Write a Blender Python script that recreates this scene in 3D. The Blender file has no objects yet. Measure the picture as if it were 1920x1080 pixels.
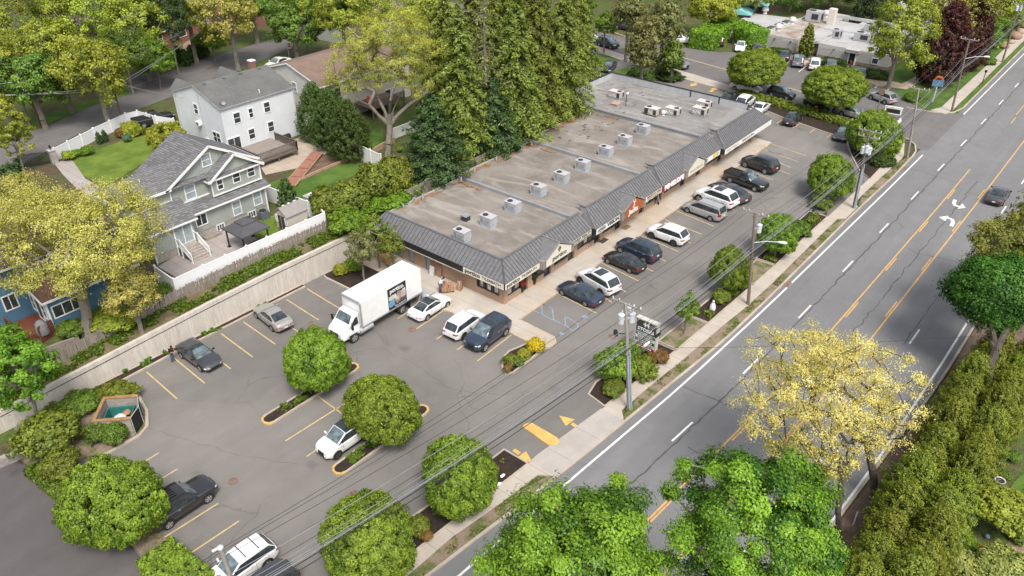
import bpy,bmesh,math,random
import numpy as np
from mathutils import Vector,Matrix,Euler,noise as mnoise
scene = bpy.context.scene
COL = scene.collection
R = math.radians
rng = np.random.default_rng(11)
random.seed(11)
CAM_H = 42.0
FPX = 1469.1
PITCH = 0.5671
YAW = 0.68733
FW = Vector((math.cos(YAW) * math.cos(PITCH),math.sin(YAW) * math.cos(PITCH),-math.sin(PITCH)))
RT = Vector((math.sin(YAW),-math.cos(YAW),0.0))
DN = FW.cross(RT)
def P(px,py,z=0.0):
 """ground point (at height z) seen at a pixel of the 1920x1080 survey photo"""
 d = FW * FPX + RT * (px - 960) + DN * (py - 540)
 t = (z - CAM_H) / d.z
 return Vector((d.x * t,d.y * t,z))
def smooth(t):
 t = min(1.0,max(0.0,t))
 return t * t * (3 - 2 * t)
def interp(x,pts):
 if x <= pts[0][0]:
  return pts[0][1]
 for (a,b),(c,d) in zip(pts,pts[1:]):
  if x <= c:
   return b + (d - b) * (x - a) / (c - a)
 return pts[-1][1]
WALL_TOP = [(8,1.7),(14,2.0),(20,2.3),(28,2.7),(36,2.95),(48,3.0),(84,3.6),(200,3.6)]
def wall_y(x):
 if x < 46:
  return 59.1 - (x - 12) * 0.022
 if x < 88:
  return 58.35 + (x - 46) * 0.018
 if x < 104.5:
  return 64.4
 return 64.4
def hgt(x,y):
 yw = wall_y(x)
 if y < yw:
  return 0.0
 zt = interp(x,WALL_TOP)
 top = zt + (3.25 - zt) * smooth((y - yw) / 6.0)
 if x < 8.0:
  top *= smooth((y - yw) / 5.0)
 return top * (1 - smooth((x - 86) / 20.0))
def T(px,py):
 """terrain point at a pixel"""
 z = 3.2
 for _ in range(12):
  p = P(px,py,z)
  z = 0.5 * z + 0.5 * hgt(p.x,p.y)
 p = P(px,py,z)
 return Vector((p.x,p.y,hgt(p.x,p.y)))
MATS = {}
def _nt(name):
 m = bpy.data.materials.new(name)
 m.use_nodes = True
 nt = m.node_tree
 for n in list(nt.nodes):
  nt.nodes.remove(n)
 out = nt.nodes.new('ShaderNodeOutputMaterial')
 return m,nt,out
def N(nt,typ,**kw):
 n = nt.nodes.new(typ)
 for k,v in kw.items():
  if k.startswith('i_'):
   n.inputs[k[2:].replace('_',' ')].default_value = v
  else:
   setattr(n,k,v)
 return n
def L(nt,a,b):
 nt.links.new(a,b)
def mathn(nt,op,a,b=None,clamp=False):
 n = nt.nodes.new('ShaderNodeMath')
 n.operation = op
 n.use_clamp = clamp
 for i,v in enumerate((a,b)):
  if v is None:
   continue
  if isinstance(v,(int,float)):
   n.inputs[i].default_value = v
  else:
   nt.links.new(v,n.inputs[i])
 return n.outputs[0]
def mixc(nt,fac,a,b,blend='MIX'):
 n = nt.nodes.new('ShaderNodeMix')
 n.data_type = 'RGBA'
 n.blend_type = blend
 n.clamp_factor = True
 if isinstance(fac,(int,float)):
  n.inputs[0].default_value = fac
 else:
  nt.links.new(fac,n.inputs[0])
 for i,v in ((6,a),(7,b)):
  if isinstance(v,(tuple,list)):
   n.inputs[i].default_value = (*v[:3],1)
  else:
   nt.links.new(v,n.inputs[i])
 return n.outputs[2]
def noise(nt,co,scale,detail=4,rough=0.6,dist=0.0):
 n = nt.nodes.new('ShaderNodeTexNoise')
 n.inputs['Scale'].default_value = scale
 n.inputs['Detail'].default_value = detail
 n.inputs['Roughness'].default_value = rough
 n.inputs['Distortion'].default_value = dist
 if co is not None:
  nt.links.new(co,n.inputs['Vector'])
 return n.outputs['Fac']
def ramp(nt,fac,lo,hi):
 n = nt.nodes.new('ShaderNodeMapRange')
 n.inputs[1].default_value = lo
 n.inputs[2].default_value = hi
 nt.links.new(fac,n.inputs[0])
 return n.outputs[0]
def sc(c,k):
 return tuple(min(1.0,v * k) for v in c[:3])
def srgb(r,g,b):
 def f(v):
  v /= 255.0
  return v / 12.92 if v <= 0.04045 else ((v + 0.055) / 1.055) ** 2.4
 return (f(r),f(g),f(b))
def finish(nt,out,col,rough=0.8,metal=0.0,spec=0.3,bump=None,bstr=0.3,bdist=0.02,coat=0.0):
 b = nt.nodes.new('ShaderNodeBsdfPrincipled')
 if isinstance(col,(tuple,list)):
  b.inputs['Base Color'].default_value = (*col[:3],1)
 else:
  nt.links.new(col,b.inputs['Base Color'])
 if isinstance(rough,(int,float)):
  b.inputs['Roughness'].default_value = rough
 else:
  nt.links.new(rough,b.inputs['Roughness'])
 b.inputs['Metallic'].default_value = metal
 b.inputs['Specular IOR Level'].default_value = spec
 if coat:
  b.inputs['Coat Weight'].default_value = coat
  b.inputs['Coat Roughness'].default_value = 0.04
 if bump is not None:
  bn = nt.nodes.new('ShaderNodeBump')
  bn.inputs['Strength'].default_value = bstr
  bn.inputs['Distance'].default_value = bdist
  nt.links.new(bump,bn.inputs['Height'])
  nt.links.new(bn.outputs[0],b.inputs['Normal'])
 nt.links.new(b.outputs[0],out.inputs['Surface'])
 return b
def M(name,c,rough=0.8,var=0.12,scale=2.0,metal=0.0,spec=0.3,bump=0.0,bscale=None,coat=0.0,stretch=None,fine=None):
 """plain material with procedural weathering"""
 if name in MATS:
  return MATS[name]
 m,nt,out = _nt(name)
 tc = N(nt,'ShaderNodeTexCoord')
 co = tc.outputs['Object']
 if stretch:
  mp = N(nt,'ShaderNodeMapping')
  mp.inputs['Scale'].default_value = stretch
  L(nt,co,mp.inputs[0])
  co = mp.outputs[0]
 f1 = ramp(nt,noise(nt,co,scale,5,0.65),0.3,0.7)
 col = mixc(nt,f1,sc(c,1 - var),sc(c,1 + var))
 if fine:
  f2 = noise(nt,co,fine,2,0.5)
  col = mixc(nt,ramp(nt,f2,0.35,0.65),mixc(nt,1.0,col,(0.78,0.78,0.78),'MULTIPLY'),col)
 bh = noise(nt,co,bscale or scale * 8,3) if bump else None
 finish(nt,out,col,rough,metal,spec,bh,bump or 0.3,0.02,coat)
 MATS[name] = m
 return m
def m_uv(nt,k=1.0):
 """(x+y,z) facade coordinates from object space"""
 tc = N(nt,'ShaderNodeTexCoord')
 s = N(nt,'ShaderNodeSeparateXYZ')
 L(nt,tc.outputs['Object'],s.inputs[0])
 u = mathn(nt,'ADD',s.outputs[0],s.outputs[1])
 cb = N(nt,'ShaderNodeCombineXYZ')
 L(nt,u,cb.inputs[0])
 L(nt,s.outputs[2],cb.inputs[1])
 return tc,cb.outputs[0],s
def m_brick(name,c1,c2,mortar,scale=1.0,bw=0.22,rh=0.075,ms=0.012):
 if name in MATS:
  return MATS[name]
 m,nt,out = _nt(name)
 tc,uv,s = m_uv(nt)
 b = N(nt,'ShaderNodeTexBrick')
 b.inputs['Scale'].default_value = scale
 b.inputs['Brick Width'].default_value = bw
 b.inputs['Row Height'].default_value = rh
 b.inputs['Mortar Size'].default_value = ms
 b.inputs['Color1'].default_value = (*c1,1)
 b.inputs['Color2'].default_value = (*c2,1)
 b.inputs['Mortar'].default_value = (*mortar,1)
 L(nt,uv,b.inputs['Vector'])
 f = ramp(nt,noise(nt,tc.outputs['Object'],0.7,4),0.3,0.7)
 col = mixc(nt,f,mixc(nt,1.0,b.outputs['Color'],(0.82,0.82,0.82),'MULTIPLY'),b.outputs['Color'])
 finish(nt,out,col,0.85,bump=b.outputs['Fac'],bstr=-0.2 if False else 0.2,bdist=0.01)
 MATS[name] = m
 return m
def m_siding(name,c,pitch=0.2,dirt=0.12):
 if name in MATS:
  return MATS[name]
 m,nt,out = _nt(name)
 tc,uv,s = m_uv(nt)
 fr = mathn(nt,'FRACT',mathn(nt,'DIVIDE',s.outputs[2],pitch))
 line = mathn(nt,'LESS_THAN',fr,0.12)
 f = ramp(nt,noise(nt,tc.outputs['Object'],0.8,4),0.3,0.7)
 col = mixc(nt,f,sc(c,1 - dirt),sc(c,1.04))
 col = mixc(nt,mathn(nt,'MULTIPLY',line,0.35),col,sc(c,0.5))
 finish(nt,out,col,0.6,bump=fr,bstr=0.5,bdist=0.02)
 MATS[name] = m
 return m
def m_shingle(name,c,var=0.35):
 if name in MATS:
  return MATS[name]
 m,nt,out = _nt(name)
 tc,uv,s = m_uv(nt)
 b = N(nt,'ShaderNodeTexBrick')
 b.inputs['Scale'].default_value = 1.0
 b.inputs['Brick Width'].default_value = 0.45
 b.inputs['Row Height'].default_value = 0.12
 b.inputs['Mortar Size'].default_value = 0.012
 b.inputs['Color1'].default_value = (*sc(c,1 - var),1)
 b.inputs['Color2'].default_value = (*sc(c,1 + var),1)
 b.inputs['Mortar'].default_value = (*sc(c,0.4),1)
 L(nt,uv,b.inputs['Vector'])
 f = ramp(nt,noise(nt,tc.outputs['Object'],1.2,5),0.3,0.7)
 col = mixc(nt,f,mixc(nt,1.0,b.outputs['Color'],(0.8,0.8,0.8),'MULTIPLY'),b.outputs['Color'])
 finish(nt,out,col,0.9)
 MATS[name] = m
 return m
def m_leaf(name,dark,light,trans=0.3,rough=0.6,hue=0.03):
 if name in MATS:
  return MATS[name]
 m,nt,out = _nt(name)
 at = N(nt,'ShaderNodeAttribute')
 at.attribute_name = 'tint'
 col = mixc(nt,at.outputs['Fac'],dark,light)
 oi = N(nt,'ShaderNodeObjectInfo')
 hs = N(nt,'ShaderNodeHueSaturation')
 L(nt,col,hs.inputs['Color'])
 L(nt,mathn(nt,'ADD',mathn(nt,'MULTIPLY',oi.outputs['Random'],hue),0.5 - hue / 2),hs.inputs['Hue'])
 L(nt,mathn(nt,'ADD',mathn(nt,'MULTIPLY',oi.outputs['Random'],0.25),0.88),hs.inputs['Value'])
 d = N(nt,'ShaderNodeBsdfDiffuse')
 t = N(nt,'ShaderNodeBsdfTranslucent')
 g = N(nt,'ShaderNodeBsdfGlossy')
 g.inputs['Roughness'].default_value = 0.45
 g.inputs['Color'].default_value = (0.9,0.95,0.9,1)
 L(nt,hs.outputs[0],d.inputs['Color'])
 tcx = mixc(nt,1.0,hs.outputs[0],(1.15,1.1,0.6),'MULTIPLY')
 L(nt,tcx,t.inputs['Color'])
 mx = N(nt,'ShaderNodeMixShader')
 mx.inputs[0].default_value = trans
 L(nt,d.outputs[0],mx.inputs[1])
 L(nt,t.outputs[0],mx.inputs[2])
 mx2 = N(nt,'ShaderNodeMixShader')
 mx2.inputs[0].default_value = 0.018
 L(nt,mx.outputs[0],mx2.inputs[1])
 L(nt,g.outputs[0],mx2.inputs[2])
 L(nt,mx2.outputs[0],out.inputs['Surface'])
 MATS[name] = m
 return m
def m_glass(name,c=(0.02,0.025,0.03),rough=0.06):
 if name in MATS:
  return MATS[name]
 m,nt,out = _nt(name)
 tc = N(nt,'ShaderNodeTexCoord')
 f = ramp(nt,noise(nt,tc.outputs['Object'],1.7,3),0.35,0.7)
 col = mixc(nt,f,sc(c,0.6),sc(c,2.0))
 finish(nt,out,col,rough,0.0,0.6)
 MATS[name] = m
 return m
class MB:
 def __init__(s):
  s.v,s.f,s.m = [],[],[]
 def add(s,vs,fs,mi=0):
  o = len(s.v)
  s.v += [tuple(v) for v in vs]
  s.f += [tuple(i + o for i in f) for f in fs]
  s.m += [mi] * len(fs)
 def quad(s,a,b,c,d,mi=0):
  s.add([a,b,c,d],[(0,1,2,3)],mi)
 def poly(s,pts,mi=0):
  s.add(pts,[tuple(range(len(pts)))],mi)
 def box(s,x0,x1,y0,y1,z0,z1,mi=0):
  s.add([(x0,y0,z0),(x1,y0,z0),(x1,y1,z0),(x0,y1,z0),(x0,y0,z1),(x1,y0,z1),(x1,y1,z1),(x0,y1,z1)],
 [(0,3,2,1),(4,5,6,7),(0,1,5,4),(1,2,6,5),(2,3,7,6),(3,0,4,7)],mi)
 def bar(s,a,b,w,h,mi=0,up=(0,0,1)):
  """box beam from a to b,w wide and h high,centred on the line"""
  a,b = Vector(a),Vector(b)
  d = (b - a).normalized()
  u = Vector(up)
  sd = d.cross(u)
  if sd.length < 1e-4:
   sd = d.cross(Vector((1,0,0)))
  sd.normalize()
  u = sd.cross(d).normalized()
  vs = []
  for p in (a,b):
   for q in ((-1,-1),(1,-1),(1,1),(-1,1)):
    vs.append(p + sd * (q[0] * w / 2) + u * (q[1] * h / 2))
  s.add(vs,[(0,1,2,3),(7,6,5,4),(0,4,5,1),(1,5,6,2),(2,6,7,3),(3,7,4,0)],mi)
 def prism(s,pts,z0,z1,mi=0,mtop=None):
  n = len(pts)
  ar = sum(pts[i][0] * pts[(i + 1) % n][1] - pts[(i + 1) % n][0] * pts[i][1] for i in range(n))
  if ar < 0:
   pts = pts[::-1]
  vs = [(p[0],p[1],z0) for p in pts] + [(p[0],p[1],z1) for p in pts]
  s.add(vs,[(i,(i + 1) % n,n + (i + 1) % n,n + i) for i in range(n)] + [tuple(range(n - 1,-1,-1))],mi)
  s.add([(p[0],p[1],z1) for p in pts],[tuple(range(n))],mi if mtop is None else mtop)
 def tube(s,pts,rad,n=6,mi=0,cap=True):
  pts = [Vector(p) for p in pts]
  if not isinstance(rad,(list,tuple)):
   rad = [rad] * len(pts)
  o = len(s.v)
  ref = None
  for i,p in enumerate(pts):
   a = pts[max(0,i - 1)]
   b = pts[min(len(pts) - 1,i + 1)]
   d = (b - a).normalized() if (b - a).length > 1e-9 else Vector((0,0,1))
   if ref is None:
    ref = d.orthogonal().normalized()
   ref = (ref - d * ref.dot(d))
   ref = ref.normalized() if ref.length > 1e-6 else d.orthogonal().normalized()
   w = d.cross(ref)
   for k in range(n):
    t = 2 * math.pi * k / n
    s.v.append(tuple(p + (ref * math.cos(t) + w * math.sin(t)) * rad[i]))
  fs = []
  for i in range(len(pts) - 1):
   for k in range(n):
    fs.append((o + i * n + k,o + i * n + (k + 1) % n,o + (i + 1) * n + (k + 1) % n,o + (i + 1) * n + k))
  if cap:
   fs.append(tuple(o + k for k in range(n - 1,-1,-1)))
   fs.append(tuple(o + (len(pts) - 1) * n + k for k in range(n)))
  s.f += fs
  s.m += [mi] * len(fs)
 def lathe(s,prof,cx=0,cy=0,n=12,mi=0,axis='z',cz=0):
  """prof: list of (radius,height)"""
  o = len(s.v)
  for r,h in prof:
   for k in range(n):
    t = 2 * math.pi * k / n
    a,b = r * math.cos(t),r * math.sin(t)
    if axis == 'z':
     s.v.append((cx + a,cy + b,cz + h))
    elif axis == 'y':
     s.v.append((cx + a,cy + h,cz + b))
    else:
     s.v.append((cx + h,cy + a,cz + b))
  fs = []
  for i in range(len(prof) - 1):
   for k in range(n):
    fs.append((o + i * n + k,o + i * n + (k + 1) % n,o + (i + 1) * n + (k + 1) % n,o + (i + 1) * n + k))
  s.f += fs
  s.m += [mi] * len(fs)
 def ribbon(s,pts,w,z0,z1,mi=0,closed=False,side=0):
  """upright strip (kerb,low wall) of width w along a ground polyline; side -1/0/1 puts it right / centred / left"""
  pts = [Vector((p[0],p[1],0)) for p in pts]
  n = len(pts)
  Lp,Rp = [],[]
  for i in range(n):
   a = pts[(i - 1) % n] if (closed or i > 0) else pts[i]
   b = pts[(i + 1) % n] if (closed or i < n - 1) else pts[i]
   d = (b - a).normalized()
   nn = Vector((-d.y,d.x,0))
   Lp.append(pts[i] + nn * w * (0.5 + side / 2))
   Rp.append(pts[i] + nn * w * (-0.5 + side / 2))
  rg = range(n if closed else n - 1)
  for i in rg:
   j = (i + 1) % n
   a,b,c,d = Rp[i],Rp[j],Lp[j],Lp[i]
   vs = [(q.x,q.y,z0) for q in (a,b,c,d)] + [(q.x,q.y,z1) for q in (a,b,c,d)]
   fs = [(4,5,6,7),(0,1,5,4),(2,3,7,6)]
   if not closed and i == 0:
    fs.append((3,0,4,7))
   if not closed and i == n - 2:
    fs.append((1,2,6,5))
   s.add(vs,fs,mi)
 def each(s,name,mat,parent,loc=None):
  """every box of the collector as an object of its own"""
  for i in range(0,len(s.v),8):
   m = MB()
   m.add(s.v[i:i + 8],[(0,3,2,1),(4,5,6,7),(0,1,5,4),(1,2,6,5),(2,3,7,6),(3,0,4,7)])
   m.build(name,mat,parent,False,loc)
 def build(s,name,mats,parent=None,smooth_=False,loc=None):
  me = bpy.data.meshes.new(name)
  me.from_pydata(s.v,[],s.f)
  if not isinstance(mats,(list,tuple)):
   mats = [mats]
  for m in mats:
   me.materials.append(m)
  if len(mats) > 1:
   me.polygons.foreach_set('material_index',s.m)
  if smooth_:
   me.polygons.foreach_set('use_smooth',[True] * len(me.polygons))
   try:
    me.set_sharp_from_angle(angle=R(smooth_ if smooth_ is not True else 40))
   except Exception:
    pass
  me.update()
  return link(name,me,parent,loc)
def link(name,me,parent=None,loc=None):
 o = bpy.data.objects.new(name,me)
 COL.objects.link(o)
 if parent is not None:
  o.parent = parent
 if loc is not None:
  o.location = loc
 return o
def thing(name,label,cat,loc=(0,0,0),rz=0.0,group=None,scale=1.0):
 o = bpy.data.objects.new(name,None)
 COL.objects.link(o)
 o.empty_display_size = 0.5
 o.location = loc
 o.rotation_euler = (0,0,rz)
 o.scale = (scale,scale,scale)
 o['label'] = label
 o['category'] = cat
 if group:
  o['group'] = group
 return o
def tag(o,label,cat,group=None,kind=None):
 o['label'] = label
 o['category'] = cat
 if group:
  o['group'] = group
 if kind:
  o['kind'] = kind
 return o
def struct(o,label=None):
 o['kind'] = 'structure'
 if label:
  o['label'] = label
  o['category'] = o.name.split('.')[0].replace('_',' ')
 return o
def copy_tree(o,parent=None):
 c = o.copy()
 COL.objects.link(c)
 if parent is not None:
  c.parent = parent
 for ch in list(o.children):
  copy_tree(ch,c)
 return c
def sheet(name,pts,z,mat,thick=0.0,zfun=None):
 """flat ground sheet from a polygon"""
 mb = MB()
 pp = [(p[0],p[1]) for p in pts]
 n = len(pp)
 ar = sum(pp[i][0] * pp[(i + 1) % n][1] - pp[(i + 1) % n][0] * pp[i][1] for i in range(n))
 if ar < 0:
  pp = pp[::-1]
 mb.poly([(p[0],p[1],z) for p in pp])
 return mb.build(name,mat)
def text_mesh(txt,size,ext=0.012,bold=0.0,align='CENTER',spacing=1.0,shear=0.0):
 cu = bpy.data.curves.new('lettering','FONT')
 cu.body = txt
 cu.size = size
 cu.extrude = ext
 cu.offset = bold
 cu.align_x = align
 cu.align_y = 'CENTER'
 cu.space_character = spacing
 cu.shear = shear
 cu.resolution_u = 3
 o = bpy.data.objects.new('lettering',cu)
 COL.objects.link(o)
 dg = bpy.context.evaluated_depsgraph_get()
 me = bpy.data.meshes.new_from_object(o.evaluated_get(dg))
 bpy.data.objects.remove(o)
 bpy.data.curves.remove(cu)
 return me
def lettering(txt,size,mat,parent,loc,rz=0.0,tilt=90,width=None,**kw):
 me = text_mesh(txt,size,**kw)
 me.materials.clear()
 me.materials.append(mat)
 o = link('lettering',me,parent)
 o.location = loc
 o.rotation_euler = (R(tilt),0,rz)
 if width:
  xs = [v.co.x for v in me.vertices]
  w = max(xs) - min(xs)
  if w > 0:
   o.scale = (width / w,1,1)
 return o

def m_ground():
 m,nt,out = _nt('grass_ground')
 tc = N(nt,'ShaderNodeTexCoord')
 co = tc.outputs['Object']
 f1 = ramp(nt,noise(nt,co,0.16,5,0.65),0.42,0.62)
 f2 = noise(nt,co,1.5,5,0.7)
 f3 = noise(nt,co,9.0,3,0.7)
 g = mixc(nt,ramp(nt,f2,0.3,0.7),(0.055,0.09,0.018),(0.12,0.17,0.035))
 s = mixc(nt,ramp(nt,f2,0.3,0.7),(0.075,0.055,0.035),(0.14,0.10,0.065))
 col = mixc(nt,f1,g,s)
 col = mixc(nt,ramp(nt,f3,0.3,0.7),mixc(nt,1.0,col,(0.6,0.6,0.6),'MULTIPLY'),col)
 finish(nt,out,col,0.95,bump=f3,bstr=0.6,bdist=0.06)
 return m
def m_lawn(name,c1,c2):
 m,nt,out = _nt(name)
 tc = N(nt,'ShaderNodeTexCoord')
 co = tc.outputs['Object']
 f1 = ramp(nt,noise(nt,co,0.5,4,0.65),0.35,0.65)
 f3 = noise(nt,co,12.0,3,0.7)
 col = mixc(nt,f1,c1,c2)
 col = mixc(nt,ramp(nt,f3,0.3,0.7),mixc(nt,1.0,col,(0.65,0.7,0.6),'MULTIPLY'),col)
 finish(nt,out,col,0.95,bump=f3,bstr=0.5,bdist=0.05)
 return m
def m_asphalt(name,c,patch=0.16,cracks=0.5,streak=0.3,stain=0.6,crackscale=0.14):
 m,nt,out = _nt(name)
 tc = N(nt,'ShaderNodeTexCoord')
 co = tc.outputs['Object']
 f1 = ramp(nt,noise(nt,co,0.07,4,0.6,0.6),0.32,0.68)
 f2 = ramp(nt,noise(nt,co,0.6,5,0.7),0.3,0.7)
 f3 = noise(nt,co,14.0,3,0.8)
 col = mixc(nt,f1,sc(c,1 - patch),sc(c,1 + patch))
 col = mixc(nt,f2,mixc(nt,1.0,col,(0.86,0.86,0.87),'MULTIPLY'),col)
 mp = N(nt,'ShaderNodeMapping')
 mp.inputs['Scale'].default_value = (0.012,0.42,1)
 L(nt,co,mp.inputs[0])
 fs = ramp(nt,noise(nt,mp.outputs[0],1.0,3,0.6),0.38,0.62)
 col = mixc(nt,mathn(nt,'MULTIPLY',fs,streak),col,sc(c,0.72))
 vs_ = N(nt,'ShaderNodeTexVoronoi')
 vs_.inputs['Scale'].default_value = 0.3
 L(nt,co,vs_.inputs['Vector'])
 sp = mathn(nt,'MULTIPLY',ramp(nt,vs_.outputs['Distance'],0.24,0.03),ramp(nt,noise(nt,co,0.5,3),0.5,0.62))
 col = mixc(nt,mathn(nt,'MULTIPLY',sp,stain,True),col,sc(c,0.45))
 col = mixc(nt,ramp(nt,f3,0.3,0.7),mixc(nt,1.0,col,(0.84,0.84,0.84),'MULTIPLY'),mixc(nt,1.0,col,(1.08,) * 3,'MULTIPLY'))
 if cracks:
  dn = N(nt,'ShaderNodeTexNoise')
  dn.inputs['Scale'].default_value = 0.5
  dn.inputs['Detail'].default_value = 4
  L(nt,co,dn.inputs['Vector'])
  va = N(nt,'ShaderNodeVectorMath')
  va.operation = 'MULTIPLY_ADD'
  L(nt,dn.outputs['Color'],va.inputs[0])
  va.inputs[1].default_value = (2.2,2.2,0)
  L(nt,co,va.inputs[2])
  vo = N(nt,'ShaderNodeTexVoronoi')
  vo.feature = 'DISTANCE_TO_EDGE'
  vo.inputs['Scale'].default_value = crackscale
  L(nt,va.outputs[0],vo.inputs['Vector'])
  ln = mathn(nt,'LESS_THAN',vo.outputs['Distance'],0.0055)
  gate = ramp(nt,noise(nt,co,0.1,2),0.48,0.6)
  col = mixc(nt,mathn(nt,'MULTIPLY',mathn(nt,'MULTIPLY',ln,gate),cracks),col,sc(c,0.35))
 finish(nt,out,col,0.9,spec=0.25,bump=f3,bstr=0.25,bdist=0.01)
 MATS[name] = m
 return m
def m_concrete(name,c,joints=None,stain=0.15,rust=0.0):
 m,nt,out = _nt(name)
 tc = N(nt,'ShaderNodeTexCoord')
 co = tc.outputs['Object']
 f1 = ramp(nt,noise(nt,co,0.35,5,0.65,0.4),0.3,0.7)
 f3 = noise(nt,co,11.0,3,0.7)
 col = mixc(nt,f1,sc(c,1 - stain),sc(c,1 + stain))
 if rust:
  f4 = ramp(nt,noise(nt,co,0.13,3,0.6),0.45,0.62)
  col = mixc(nt,mathn(nt,'MULTIPLY',f4,rust),col,(c[0] * 0.95,c[1] * 0.74,c[2] * 0.5))
 col = mixc(nt,ramp(nt,f3,0.3,0.7),mixc(nt,1.0,col,(0.9,) * 3,'MULTIPLY'),col)
 if joints:
  s = N(nt,'ShaderNodeSeparateXYZ')
  L(nt,co,s.inputs[0])
  for i in (0,1):
   if joints[i]:
    fr = mathn(nt,'FRACT',mathn(nt,'DIVIDE',s.outputs[i],joints[i]))
    col = mixc(nt,mathn(nt,'MULTIPLY',mathn(nt,'LESS_THAN',fr,0.06 / joints[i]),0.55),col,sc(c,0.5))
 finish(nt,out,col,0.9,bump=f3,bstr=0.2,bdist=0.01)
 MATS[name] = m
 return m
def m_mulch():
 m,nt,out = _nt('mulch')
 tc = N(nt,'ShaderNodeTexCoord')
 f = noise(nt,tc.outputs['Object'],9,4,0.8)
 f2 = ramp(nt,noise(nt,tc.outputs['Object'],0.9,3,0.8),0.4,0.7)
 col = mixc(nt,ramp(nt,f,0.3,0.7),(0.010,0.007,0.006),(0.05,0.037,0.03))
 col = mixc(nt,f2,col,mixc(nt,1.0,col,(1.7,1.45,1.2),'MULTIPLY'))
 finish(nt,out,col,1.0,bump=f,bstr=1.0,bdist=0.06)
 MATS['mulch'] = m
 return m
def m_verge():
 m,nt,out = _nt('verge')
 tc = N(nt,'ShaderNodeTexCoord')
 co = tc.outputs['Object']
 f1 = ramp(nt,noise(nt,co,0.55,5,0.7),0.46,0.58)
 f3 = noise(nt,co,12.0,3,0.8)
 g = mixc(nt,ramp(nt,f3,0.3,0.7),(0.06,0.085,0.02),(0.14,0.16,0.05))
 s = mixc(nt,ramp(nt,f3,0.3,0.7),(0.17,0.125,0.09),(0.31,0.24,0.185))
 finish(nt,out,mixc(nt,f1,s,g),0.95,bump=f3,bstr=0.7,bdist=0.05)
 MATS['verge'] = m
 return m
G_GROUND = m_ground()
G_LAWN = m_lawn('lawn_grass',(0.095,0.15,0.02),(0.17,0.235,0.035))
G_LAWN2 = m_lawn('deep_lawn',(0.06,0.12,0.02),(0.11,0.18,0.03))
G_LOT = m_asphalt('lot_asphalt',(0.203,0.190,0.176),0.15,0.4)
G_LOT2 = m_asphalt('lot_asphalt_new',(0.190,0.179,0.168),0.10,0.3)
G_NEIGH = m_asphalt('neighbour_asphalt',(0.115,0.105,0.105),0.2,0.3)
G_ROAD = m_asphalt('road_asphalt',(0.200,0.200,0.202),0.07,0.2,0.45,0.15)
G_STREET = m_asphalt('street_asphalt',(0.165,0.155,0.150),0.12,0.5)
G_CONC = m_concrete('sidewalk_concrete',(0.44,0.39,0.335),(1.65,0),0.13)
G_APRON = m_concrete('apron_concrete',(0.40,0.365,0.335),(3.2,0),0.13)
G_WALK = m_concrete('shop_walk_concrete',(0.44,0.40,0.35),(2.3,0),0.13,0.45)
G_KERB = m_concrete('kerb_concrete',(0.42,0.36,0.30),None,0.2)
G_WALLC = M('wall_concrete',(0.57,0.525,0.465),0.9,0.13,0.9,stretch=(2.2,2.2,0.12),bump=0.15,fine=9)
G_MULCH = m_mulch()
G_VERGE = m_verge()
G_SOIL = M('soil',(0.16,0.105,0.07),1.0,0.35,1.3,bump=0.5,fine=9)
G_PATIO = m_concrete('patio_pavers',(0.36,0.32,0.30),(0.9,0.9),0.12)
PAINT_Y = M('yellow_road_paint',(0.66,0.42,0.13),0.8,0.14,1.5,fine=7)
PAINT_YW = M('worn_yellow_paint',(0.56,0.41,0.20),0.8,0.2,2.0,fine=7)
PAINT_O = M('orange_yellow_road_paint',(0.60,0.36,0.125),0.8,0.16,1.5,fine=7)
PAINT_W = M('white_road_paint',(0.74,0.74,0.72),0.8,0.08,1.5,fine=7)
PAINT_B = M('faded_blue_paint',(0.235,0.325,0.43),0.85,0.2,2.5,fine=6)
struct(sheet('ground',[(-1500,-1500),(1800,-1500),(1800,1800),(-1500,1800)],-0.06,G_GROUND))
mb = MB()
xs = [-200,-120,-70,-40,-20,-10,-4,0,4,8] + [8 + 2 * i for i in range(1,49)] + [106]
ts = [0,0.4,0.9,1.5,2.2,3,4,5,6.5,8,11,16,24,36,55,80,120,300]
vs = []
for x in xs:
 yw = wall_y(x)
 for t in ts:
  y = yw + t
  vs.append((x,y,hgt(x,y + 1e-4) - 0.03))
nt_ = len(ts)
mb.add(vs,[(i * nt_ + j,(i + 1) * nt_ + j,(i + 1) * nt_ + j + 1,i * nt_ + j + 1) for i in range(len(xs) - 1) for j in range(nt_ - 1)])
struct(mb.build('terrace',G_GROUND,smooth_=60))
LOT_S = [(10.6,27.2),(20,26.4),(34,25.4),(41.5,24.6),(47,24.2),(57,23.8),(69,23.4),(85,23.2),(105,22.9),(117.8,23.6)]
lot = LOT_S + [(118.5,34.5),(121.2,50),(121.8,64.6),(104.6,64.6),(104.6,58.8),(46,58.25),(28,58.7),(10.6,59.0)]
struct(sheet('car_park',lot,0.0,G_LOT))
struct(sheet('car_park_patch',[P(*q)[:2] for q in [(225,745),(470,760),(560,690),(660,640),(520,640),(400,700),(330,720)]],0.004,G_LOT2))
struct(sheet('car_park_patch',[P(*q)[:2] for q in [(1120,590),(1345,435),(1500,330),(1540,300),(1470,292),(1290,415),(1090,560)]],0.004,G_LOT2))
struct(sheet('neighbour_car_park',[(-60,-5),(10.3,24.9),(10.3,37),(10.7,41.5),(9.9,49),(9.3,55),(7,56.5),(-60,58)],0.0,G_NEIGH))
KERB_L = [(-40,27.4),(0,25.9),(22,24.4),(29,23.6),(36,22.95),(48,22.06),(56.5,21.4),(65,21.25),(90,21.15),(103,20.85),(112,20.95)]
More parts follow.
